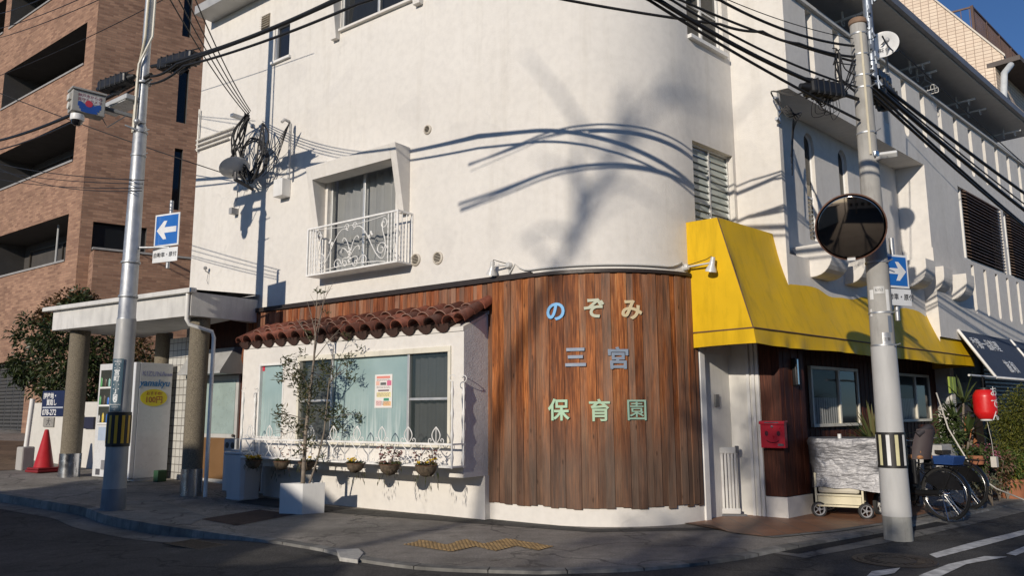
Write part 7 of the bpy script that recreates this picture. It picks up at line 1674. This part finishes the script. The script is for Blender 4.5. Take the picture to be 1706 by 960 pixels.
# bicycles
BK = pbr('bike_black_paint', (.014, .014, .015), .35, .2, coat=.3); CHR = pbr('bike_chrome', (.55, .55, .54), .25, 1); TYR = pbr('bike_tyre', (.018, .018, .018), .85)
def bicycle(o, d, label, rear=.335, seat=True):
    d = Vector((d[0], d[1], 0)).normalized(); s = Vector((-d.y, d.x, 0)); f = Fr(o, d, s); t = thing('bicycle', label, 'bicycle', o, 'bicycles parked beyond the concrete pole')
    rw_, fw_ = (0, .345), (1.10, .345)
    def P(x, z, y=0): return f.p(x, y, z)
    for nm, (x, z), r in (('wheel', rw_, rear), ('wheel', fw_, .335)):
        fr = Fr(P(x, z), d, UP, s); b = MB(); b.tube([fr.p(r * math.cos(a), r * math.sin(a)) for a in steps(0, 2 * math.pi * 39 / 40, 39)], .022, 8, True); wh = b.build(nm, TYR, t, smooth=90)
        b = MB(); b.tube([fr.p((r - .028) * math.cos(a), (r - .028) * math.sin(a)) for a in steps(0, 2 * math.pi * 39 / 40, 39)], .010, 6, True); b.build('rim', CHR, wh, smooth=90)
        b = MB()
        for k in range(32): a = k * 2 * math.pi / 32; a2 = a + .35 * (1 if k % 2 else -1); b.tube([fr.p(.02 * math.cos(a2), .02 * math.sin(a2), .03 * (1 if k % 4 < 2 else -1)), fr.p((r - .03) * math.cos(a), (r - .03) * math.sin(a))], .0016, 3, caps=False)
        b.tube([fr.p(0, 0, -.06), fr.p(0, 0, .06)], .022, 8); b.build('spokes', CHR, wh)
    b = MB(); bbk = (.46, .29); st = (.36, .74); hd = (.93, .72)
    for a, c, r in ((rw_, bbk, .010), (rw_, (.37, .68), .009)):
        for y in (-.06, .06): b.tube([P(*a, y), P(*c, y * .4)], r, 6)
    b.tube([P(*bbk), P(*st)], .017, 8); b.tube([P(*bbk), P(.62, .33), P(.88, .60)], .022, 8); b.tube([P(.42, .50), P(.6, .48), P(.90, .66)], .016, 8); b.tube([P(.86, .82), P(.95, .56)], .02, 8)
    for y in (-.05, .05): b.tube([P(.96, .55, y * .6), P(1.03, .45, y), P(*fw_, y)], .011, 6)
    b.build('frame', BK, t, smooth=60)
    for (x, z), r, a0_, a1_ in ((rw_, rear + .035, .05, 2.9), (fw_, .37, .5, 2.9)):
        b = MB(); V = []; n = 20
        for i in range(n + 1):
            a = a0_ + (a1_ - a0_) * i / n
            for y, k in ((-.032, -.012), (0, .0), (.032, -.012)): V.append(P(x - (r + k) * math.cos(a), z + (r + k) * math.sin(a), y))
        b.mesh(V, [(i * 3 + j, i * 3 + j + 1, i * 3 + j + 4, i * 3 + j + 3) for i in range(n) for j in range(2)]); b.build('mudguard', BK, t, smooth=90)
    b = MB(); b.tube([P(.02, .36, .075), P(.46, .33, .075)], .045, 8); b.lathe([(.085, .06), (.085, .09), (.0001, .091)], Fr(P(*bbk), d, UP, s), 18); b.build('chain_case', BK, t, smooth=60)
    b = MB(); cpt = [P(rw_[0] - .30 * math.cos(a), rw_[1] + .30 * math.sin(a), .05) for a in steps(.25, 2.6, 12)]; b.prism([P(rw_[0] + .04, rw_[1] + .06, .05)] + cpt, s * .004); b.box(f, .40, .52, -.05, .05, .36, .62); b.build('dress_guard', BK, t)
    b = MB(); b.tube([P(*bbk, -.09), P(.54, .14, -.09)], .010, 6); b.box(Fr(P(.54, .14, -.09), d, s), -.04, .04, -.09, 0, -.012, .012); b.build('pedal', BLACKP, t); b = MB(); b.tube([P(*bbk, .11), P(.38, .44, .11)], .010, 6); b.box(Fr(P(.38, .44, .11), d, s), -.04, .04, 0, .09, -.012, .012); b.build('pedal', BLACKP, t)
    b = MB(); b.prism([P(x, .80, y) for x, y in ((.58, 0), (.5, .03), (.36, .10), (.26, .10), (.24, 0), (.26, -.10), (.36, -.10), (.5, -.03))], UP * .06); b.tube([P(.36, .72), P(.36, .81)], .013, 8); b.build('saddle', pbr('saddle_black', (.02, .018, .017), .6), t, bevel=.02)
    b = MB(); b.tube([P(.84, .80), P(.84, 1.0), P(.84, 1.02, .12), P(.76, 1.04, .27), P(.62, 1.03, .30)], .012, 7); b.tube([P(.84, 1.0), P(.84, 1.02, -.12), P(.76, 1.04, -.27), P(.62, 1.03, -.30)], .012, 7); b.build('handlebar', CHR, t, smooth=60)
    b = MB()
    for z_ in (.70, .74):
        for y in (-.1, .1): pass
    b.tube([P(-.30, .73, .07), P(.32, .74, .07)], .008, 6); b.tube([P(-.30, .73, -.07), P(.32, .74, -.07)], .008, 6)
    for x in (-.28, -.1, .1, .28): b.tube([P(x, .735, -.07), P(x, .735, .07)], .006, 5)
    for y in (-.07, .07): b.tube([P(-.2, .73, y), P(0, .35, y)], .007, 5)
    b.build('rack', BK, t)
    b = MB(); b.tube([P(.0, .33, -.07), P(-.12, .02, -.16)], .010, 6); b.tube([P(.0, .33, .07), P(-.12, .02, .16)], .010, 6); b.tube([P(-.12, .015, -.16), P(-.12, .015, .16)], .009, 6); b.build('stand', CHR, t)
    return t, f, P
o = G(1579, 868); t, f, P = bicycle(o + UP * .004, (-.45, .89), 'black bicycle with a padded child seat, its rear wheel beside the concrete pole')
b = MB(); n = 12
V = []
for j in range(7):
    tt_ = j / 6; z = .80 + .42 * tt_
    for i in range(n + 1):
        a = math.pi * (i / n) ; w_ = .17 - .02 * tt_; dep_ = .13 + .03 * math.sin(math.pi * tt_); V.append(P(.34 - dep_ * math.sin(a) - .10 * tt_ ** 2, z, w_ * math.cos(a)))
b.mesh(V, [(j * (n + 1) + i, j * (n + 1) + i + 1, (j + 1) * (n + 1) + i + 1, (j + 1) * (n + 1) + i) for j in range(6) for i in range(n)])
b.build('child_seat_shell', pbr('dark_mauve_seat', (.065, .05, .052), .6), t, smooth=90)
b = MB(); b.box(f, .22, .50, -.15, .15, .80, .86); b.box(f, .22, .28, -.13, .13, .87, 1.14); b.build('child_seat_pad', pbr('tan_seat_pad', (.36, .17, .07), .7, 0, .2, 8), t, bevel=.03)
b = MB(); b.tube(crom([P(.24, 1.14, -.15), P(.16, 1.24, 0), P(.24, 1.14, .15)]), .05, 8); b.tube(crom([P(.46, .92, -.16), P(.56, .96, 0), P(.46, .92, .16)]), .025, 7); b.build('child_seat_hood', pbr('dark_seat_hood', (.03, .026, .03), .7), t, smooth=90)
b = MB()
for s_ in (-.17, .17): b.box(f, .28, .40, s_ - .025, s_ + .025, .46, .8)
b.build('foot_guard', BLACKP, t, bevel=.02)
b = MB(); b.mesh([P(x, z, y) for z, k in ((.75, .85), (.86, 1.0)) for x, y in ((-.26 * k, -.13 * k), (.06 * k, -.13 * k), (.06 * k, .13 * k), (-.26 * k, .13 * k))], [(0, 1, 2, 3), (0, 1, 5, 4), (1, 2, 6, 5), (2, 3, 7, 6), (3, 0, 4, 7)]); b.build('rear_tray', pbr('blue_basket', (.02, .06, .20), .5), t, bevel=.008)
o2 = G(1629, 853); t, f, P = bicycle(o2 + UP * .004 + Vector((.0, .25, 0)), (-.42, .9), 'second black bicycle, mostly hidden behind the bicycle with the child seat')
# plants, pots and shop things at the far right
def bush(name, label, cat, spec, Y, cols, ln, wd, group=None, dens=600, base=None):
    c0_ = atY(spec[0][0], spec[0][1], Y); q = base or gz(c0_); t = thing(name, label, cat, q, group); b = MB(); tr = MB()
    for px, py, r in spec:
        c = atY(px, py, Y + rnG.uniform(-.15, .15)); clump(b, c, r, int(dens * r * r * 10) + 20, ln, wd); tr.tube([q, q.lerp(c, .6) + UP * .05, c], [.009, .007, .004], 5)
    tr.build('stem', BARK, t); b.build('foliage', leafmat(name + '_leaf_%d' % int(spec[0][0]), cols, .2), t); return t
GRN = [(.015, .03, .008), (.035, .06, .015), (.06, .085, .025), (.10, .12, .04)]
bush('clipped_hedge', 'dense clipped yellow green hedge bush right of the red lantern', 'hedge', [(1690, 695, .42), (1710, 680, .45), (1685, 725, .42), (1715, 715, .5), (1690, 755, .42), (1720, 750, .5), (1675, 705, .26), (1678, 740, .3), (1730, 700, .5), (1705, 665, .25), (1690, 785, .4), (1720, 785, .45)], 14.3, [(.035, .05, .008), (.07, .085, .012), (.12, .125, .018), (.17, .16, .03)], .045, .022, None, 800)
q = gz(atY(1600, 790, 13.2)); t = thing('tall_leafy_plant', 'tall tropical plant with drooping sword leaves behind the bicycles', 'plant', q); b = MB(); st = MB()
for px, py, l_ in ((1605, 672, .55), (1590, 700, .45), (1615, 720, .42), (1600, 745, .40), (1625, 690, .35), (1580, 735, .35)):
    c = atY(px, py, 13.2 + rnG.uniform(-.2, .2)); rosette(b, c, 26, l_, .05, -.2); st.tube([q, q.lerp(c, .5), c], [.03, .025, .015], 6)
st.build('stem', BARK, t); b.build('leaves', leafmat('sword_leaf', GRN, .2), t)
bush('low_green_shrub', 'low dark green shrub between the stone trough and the lantern', 'shrub', [(1608, 770, .25), (1630, 765, .25), (1650, 770, .22), (1640, 790, .22), (1612, 795, .18)], 13.2, GRN, .07, .03)
bush('flowering_shrub', 'small shrub with pink flowers under the red lantern', 'shrub', [(1636, 748, .12), (1650, 755, .14), (1642, 765, .13), (1646, 790, .12)], 13.1, [(.03, .05, .015), (.07, .07, .03), (.35, .08, .16), (.45, .16, .24)], .04, .028)
bush('dry_shrub', 'brownish dry shrub below the clipped hedge', 'shrub', [(1660, 778, .16), (1672, 768, .18), (1650, 790, .12), (1668, 795, .16), (1655, 808, .12)], 13.2, [(.05, .04, .015), (.09, .07, .03), (.16, .09, .05), (.22, .11, .08)], .05, .025)
STN = m_stucco('stone_trough_render', (.36, .34, .30), .4, 40, .5)
q0, q1 = G(1590, 836), G(1646, 826); d = (q1 - q0).normalized(); f = Fr(q0, d, Vector((-d.y, d.x, 0)) * (1 if Vector((-d.y, d.x, 0)).y > 0 else -1)); b = MB(); b.box(f, 0, (q1 - q0).length * 1.15, .0, .5, -.02, zat(1610, 772, q0.y) - q0.z); tag(b.build('stone_trough', STN, bevel=.02), 'pale stone trough holding the plants behind the bicycles', 'trough')
for px, py, rr_, cols, lab, bow in ((1688, 830, .26, [(.20, .15, .02), (.42, .33, .06), (.55, .45, .12), (.30, .10, .03)], 'wide terracotta bowl of yellow leaved flowers at the right edge', .28), (1661, 808, .10, GRN, 'small terracotta pot on the step left of the wide bowl', .16), (1640, 790, .12, GRN, 'terracotta bowl raised on the stone trough', .1)):
    q = G(px, py) if px != 1640 else atY(1628, 772, 12.9) - UP * .02; t = thing('flower_pot', lab, 'flower pot', q, 'terracotta pots at the shopfront'); b = MB(); b.lathe([(rr_ * .75, 0), (rr_, bow), (rr_ * 1.08, bow), (rr_ * 1.08, bow + .04), (rr_ * .95, bow + .04), (.0001, bow + .02)], Fr(q, (1, 0, 0), (0, 1, 0)), 20); b.build('pot', POTB, t, smooth=40)
    b = MB(); clump(b, q + UP * (bow + rr_ * .6), rr_ * 1.15, int(300 * rr_ / .2), .06, .045, sq=(1, 1, .7)); b.build('plant', leafmat('pot_plant_leaf_%d' % px, cols, .2), t)
bush('leafy_pot_plant', 'leafy dark plant crowding the shop wall left of the tall tropical plant', 'plant', [(1576, 700, .16), (1583, 725, .2), (1572, 745, .16), (1590, 760, .18)], 13.0, GRN, .09, .04)
bush('fern_clump', 'fresh green fern clump at the foot of the clipped hedge', 'plant', [(1672, 765, .18), (1690, 772, .2), (1660, 782, .14), (1700, 795, .2), (1680, 800, .16)], 13.5, [(.03, .06, .012), (.06, .11, .02), (.10, .15, .03), (.16, .17, .05)], .09, .025)
bush('cactus_cluster', 'grey green succulent cluster on the step beside the small terracotta pot', 'plant', [(1650, 800, .10), (1642, 806, .09), (1632, 800, .10), (1640, 815, .08)], 12.5, [(.05, .07, .05), (.10, .12, .08), (.14, .15, .10), (.20, .18, .10)], .06, .03)
# red lantern, its rope, and the navy awning
lc = atY(1641, 674, 12.6); lr = 17 / FPX * 12.9; lh = 23 / FPX * 12.9
t = thing('red_paper_lantern', 'red paper lantern with white writing on its right side hanging from the navy awning', 'lantern', lc - UP * lh); LRED = pbr('lantern_red', (.60, .012, .012), .4, 0, .06, 4, coat=.2)
prof = []
for i in range(49):
    k = -1 + 2 * i / 48; r = lr * (1 - .30 * max(0, abs(k) - .55) ** 1.5 / .45 ** 1.5 - .05 * k * k); prof.append((r * (1 + .012 * math.cos(i * math.pi)), k * lh))
b = MB(); b.lathe([(.0001, -lh)] + prof + [(.0001, lh)], Fr(lc, (1, 0, 0), (0, 1, 0)), 30); b.build('paper_body', LRED, t, smooth=60)
b = MB(); b.lathe([(lr * .62, lh), (lr * .62, lh + .03), (.0001, lh + .03)], Fr(lc, (1, 0, 0), (0, 1, 0)), 20); b.tube([lc + UP * lh, lc + UP * (lh + .22)], .012, 6); b.build('cap', BLACKP, t); b = MB(); b.lathe([(lr * .5, -lh - .03), (lr * .55, -lh), (.0001, -lh)], Fr(lc, (1, 0, 0), (0, 1, 0)), 20); b.build('foot_ring', HWH, t)
for i, ch in enumerate('おでん'): cyl_text(ch, .17, lc, lr + .004, face_ang(lc) + .95, lc.z + .19 - i * .19, 'lettering', HWH, t)
NAV = pbr('navy_awning_cloth', (.036, .050, .082), .8, 0, .1, 3, .1, 200); na = thing('navy_awning', 'navy cloth awning with white lettering past the yellow awning', 'awning', lc + UP * .5)
ao = oCE + .03; n0, nz1 = FB.uv(1612, 553, ao); n1 = n0 + 5.2; oo = ao + .60; nz0 = FB.uv(1645, 628, oo)[1]
b = MB(); n0b = FB.uv(1643, 628, oo)[0]; print('NAVY', n0, n0b, nz1, nz0)
n0 = n0b = (n0 + n0b) / 2
b.mesh([FB.p(n0, ao, nz1), FB.p(n1, ao, nz1), FB.p(n1, oo, nz0), FB.p(n0b, oo, nz0), FB.p(n0, ao - .02, nz1 - .01), FB.p(n1, ao - .02, nz1 - .01), FB.p(n1, oo - .02, nz0 - .01), FB.p(n0b, oo - .02, nz0 - .01)], [(0, 1, 2, 3), (7, 6, 5, 4), (0, 3, 7, 4), (1, 5, 6, 2), (3, 2, 6, 7), (0, 4, 5, 1)]); b.build('awning_cloth', NAV, na)
b = MB(); b.tube([FB.p(n0, ao, nz1), FB.p(n0b, oo, nz0), FB.p(n1, oo, nz0)], .03, 8); b.tube([FB.p(n0b, oo, nz0), FB.p(n0b - 1.6, oo, nz0)], .02, 8); b.tube([FB.p(n0 + 3.6, ao + .0, nz1 + .02), FB.p(n0b + 3.6, oo + .02, nz0 + .02)], .025, 8); b.build('awning_frame', WHITEP, na, smooth=60)
sd = (FB.p(0, oo, nz0) - FB.p(0, ao, nz1)); SLn = sd.length; dn_ = -sd.normalized(); 
fx_ = Fr(FB.p((n0 + n0b) / 2, (ao + oo) / 2, (nz0 + nz1) / 2), dB, dB.cross(dn_) * -1, dn_); fx_.y = fx_.y if fx_.y.dot(nB) > 0 else -fx_.y
for i, ch in enumerate('季節一品料理'): text(ch, .30, fx_.at(.42 + i * .30, .012, SLn * .22), 'lettering', HWH, na, .001, .003)
for i, ch in enumerate('旅和'): text(ch, .34, fx_.at(1.55 + i * .40, .012, -SLn * .25), 'lettering', HWH, na, .001, .003)
b = MB(); b.tube([atY(1560, 655, 12.9), atY(1580, 715, 12.6), atY(1625, 790, 12.2), atY(1660, 815, 11.9), atY(1710, 835, 11.5)], .012, 6); tag(b.build('guy_rope', pbr('pale_rope', (.55, .52, .46), .7), smooth=90), 'pale rope slanting down across the plants to the pavement', 'rope')
b = MB(); b.tube([lc - UP * lh, atY(1652, 735, 12.5), atY(1656, 765, 12.4)], .0035, 5); b.box(Fr(atY(1657, 770, 12.4), dB, nB), -.05, .05, -.04, .04, -.08, .08); tag(b.build('lantern_weight', pbr('pale_rope', (.55, .52, .46), .7)), 'small white weight on a string under the red lantern', 'weight')
b = MB(); q = atY(1585, 642, 13.6); f = lookfr(q, nB); b.box(f, -.16, -.02, 0, .03, -.14, .14); b.box(f, .0, .14, 0, .03, -.14, .14); tag(b.build('green_card', pbr('lime_card', (.28, .36, .05), .6)), 'two lime green cards hung under the navy awning pole', 'card')
b = MB(); q = gz(atY(1622, 720, 13.9)); f = lookfr(q, nB); zz1 = zat(1622, 695, 13.9); b.box(f, -.2, .2, -.1, .1, .4, zz1 - q.z); tag(b.build('wooden_stand', pbr('orange_wood', (.35, .13, .045), .6, 0, .2, 6)), 'orange wooden stand behind the plants under the red lantern', 'stand')
b = MB(); q = gz(atY(1570, 800, 12.9)); f = lookfr(q, nB); b.box(f, -.5, .3, -.2, .2, 0, zat(1570, 740, 12.9) - q.z); tag(b.build('white_cabinet', pbr('grey_white_cabinet', (.45, .44, .42), .6, grime=.5), bevel=.01), 'low grey white cabinet behind the bicycle child seat', 'cabinet')

# ================================================================== ACROSS THE STREET (behind the camera: near blocks added to throw the long shadows, far houses show in the mirror)
HW = pbr('house_render', (.42, .38, .32), .8, 0, .1, 1); HR = pbr('house_roof', (.07, .065, .065), .7)
def house(x0, x1, y0, y1, h, label, roof=.8):
    t = thing('street_house', label, 'house', Vector(((x0 + x1) / 2, (y0 + y1) / 2, 0)), 'houses across the street'); b = MB(); f = W
    b.box(f, x0, x1, y0, y1, -1, h); b.build('wall', HW, t); b = MB(); b.box(f, x0 - .3, x1 + .3, y0 - .3, y1 + .3, h + .003, h + .2); b.build('roof', HR, t)
    for k in range(int((x1 - x0) / 2.2)):
        for z in ((1.0, 3.9) if h > 5 else (1.0,)):
            x = x0 + .8 + k * 2.2; b = MB(); b.box(f, x, x + 1.2, y1 + .005, y1 + .05, z, z + 1.2); b.build('window', GLASSD, t)
house(-16.4, -11.9, -7, -.5, 5.9, 'two storey house across the left street, shading the steel pole'); house(-11.8, -9.9, -7, -.5, 4.4, 'low annex beside the two storey house across the street')  # unseen blocks, sized so their shadow covers the foot of the left pole
house(-9.8, -6.6, -6, -.8, 3.0, 'single storey garage across the street, shading the left roadway')  # invented low block, put in for the shade on the left road
house(-16, -3, -34, -26, 7.4, 'house far behind the camera at the end of the crossing'); house(-2, 12, -30, -22, 7.0, 'wide house far behind the camera right of the crossing'); house(14, 30, -22, -12, 7.2, 'house across the side street behind the camera')
TL = leafmat('street_tree_leaf', GRN, .2)
for q, hgt, r, lab in ((Vector((-11.4, -16.6, 0)), 10.6, 1.0, 'street tree behind the camera, throwing soft shade on the curved cedar wall'), (Vector((-7.6, -15.5, 0)), 9.0, 1.2, 'street tree behind the camera, throwing soft shade on the corner pavement')):
    t = thing('street_tree', lab, 'tree', q, 'street trees behind the camera'); b = MB(); b.tube([q, q + UP * hgt * .5, q + UP * hgt], [.16, .12, .05], 8); tr_o = b
    l = MB()
    for k in range(5):
        c = q + UP * hgt + Vector((rnG.uniform(-1.6, 1.6), rnG.uniform(-1, 1), rnG.uniform(-2.2, .9))); clump(l, c, rnG.uniform(.45, .8) * r, 180, .22, .12); tr_o.tube([q + UP * hgt * .6, q.lerp(c, .6) + UP * hgt * .3, c], [.06, .04, .015], 5)
    tr_o.build('trunk', BARK, t); l.build('crown', TL, t)

# unseen bare tree, added with limbs laid to cast the wall's faint diagonal shade
p1_, _ = arcat(1065, 200); p2_, _ = arcat(925, 462); k = 34
a1_ = p1_ - _dir * k; a2_ = p2_ - _dir * k; dl = (a1_ - a2_)
q = Vector((a2_.x - dl.x * 1.6, a2_.y - dl.y * 1.6, 0)); t = thing('bare_tree', 'bare leaning tree behind the camera, drawing faint diagonal shade on the rounded wall', 'tree', q); b = MB()
b.tube(crom([q, q + UP * 6, a2_ - dl * .9, a2_, a1_, a1_ + dl * .5]), [.13 - .0035 * i for i in range(31)], 8)
for k in range(16):
    m = a2_.lerp(a1_, rnG.uniform(-.4, 1.2)); d = dl.normalized() * rnG.uniform(.2, 1) + rdir() * .9; e = m + d * rnG.uniform(.8, 2.2); b.tube([m, m.lerp(e, .5) + UP * .1, e], [.05, .03, .015], 5)
b.build('trunk', BARK, t)
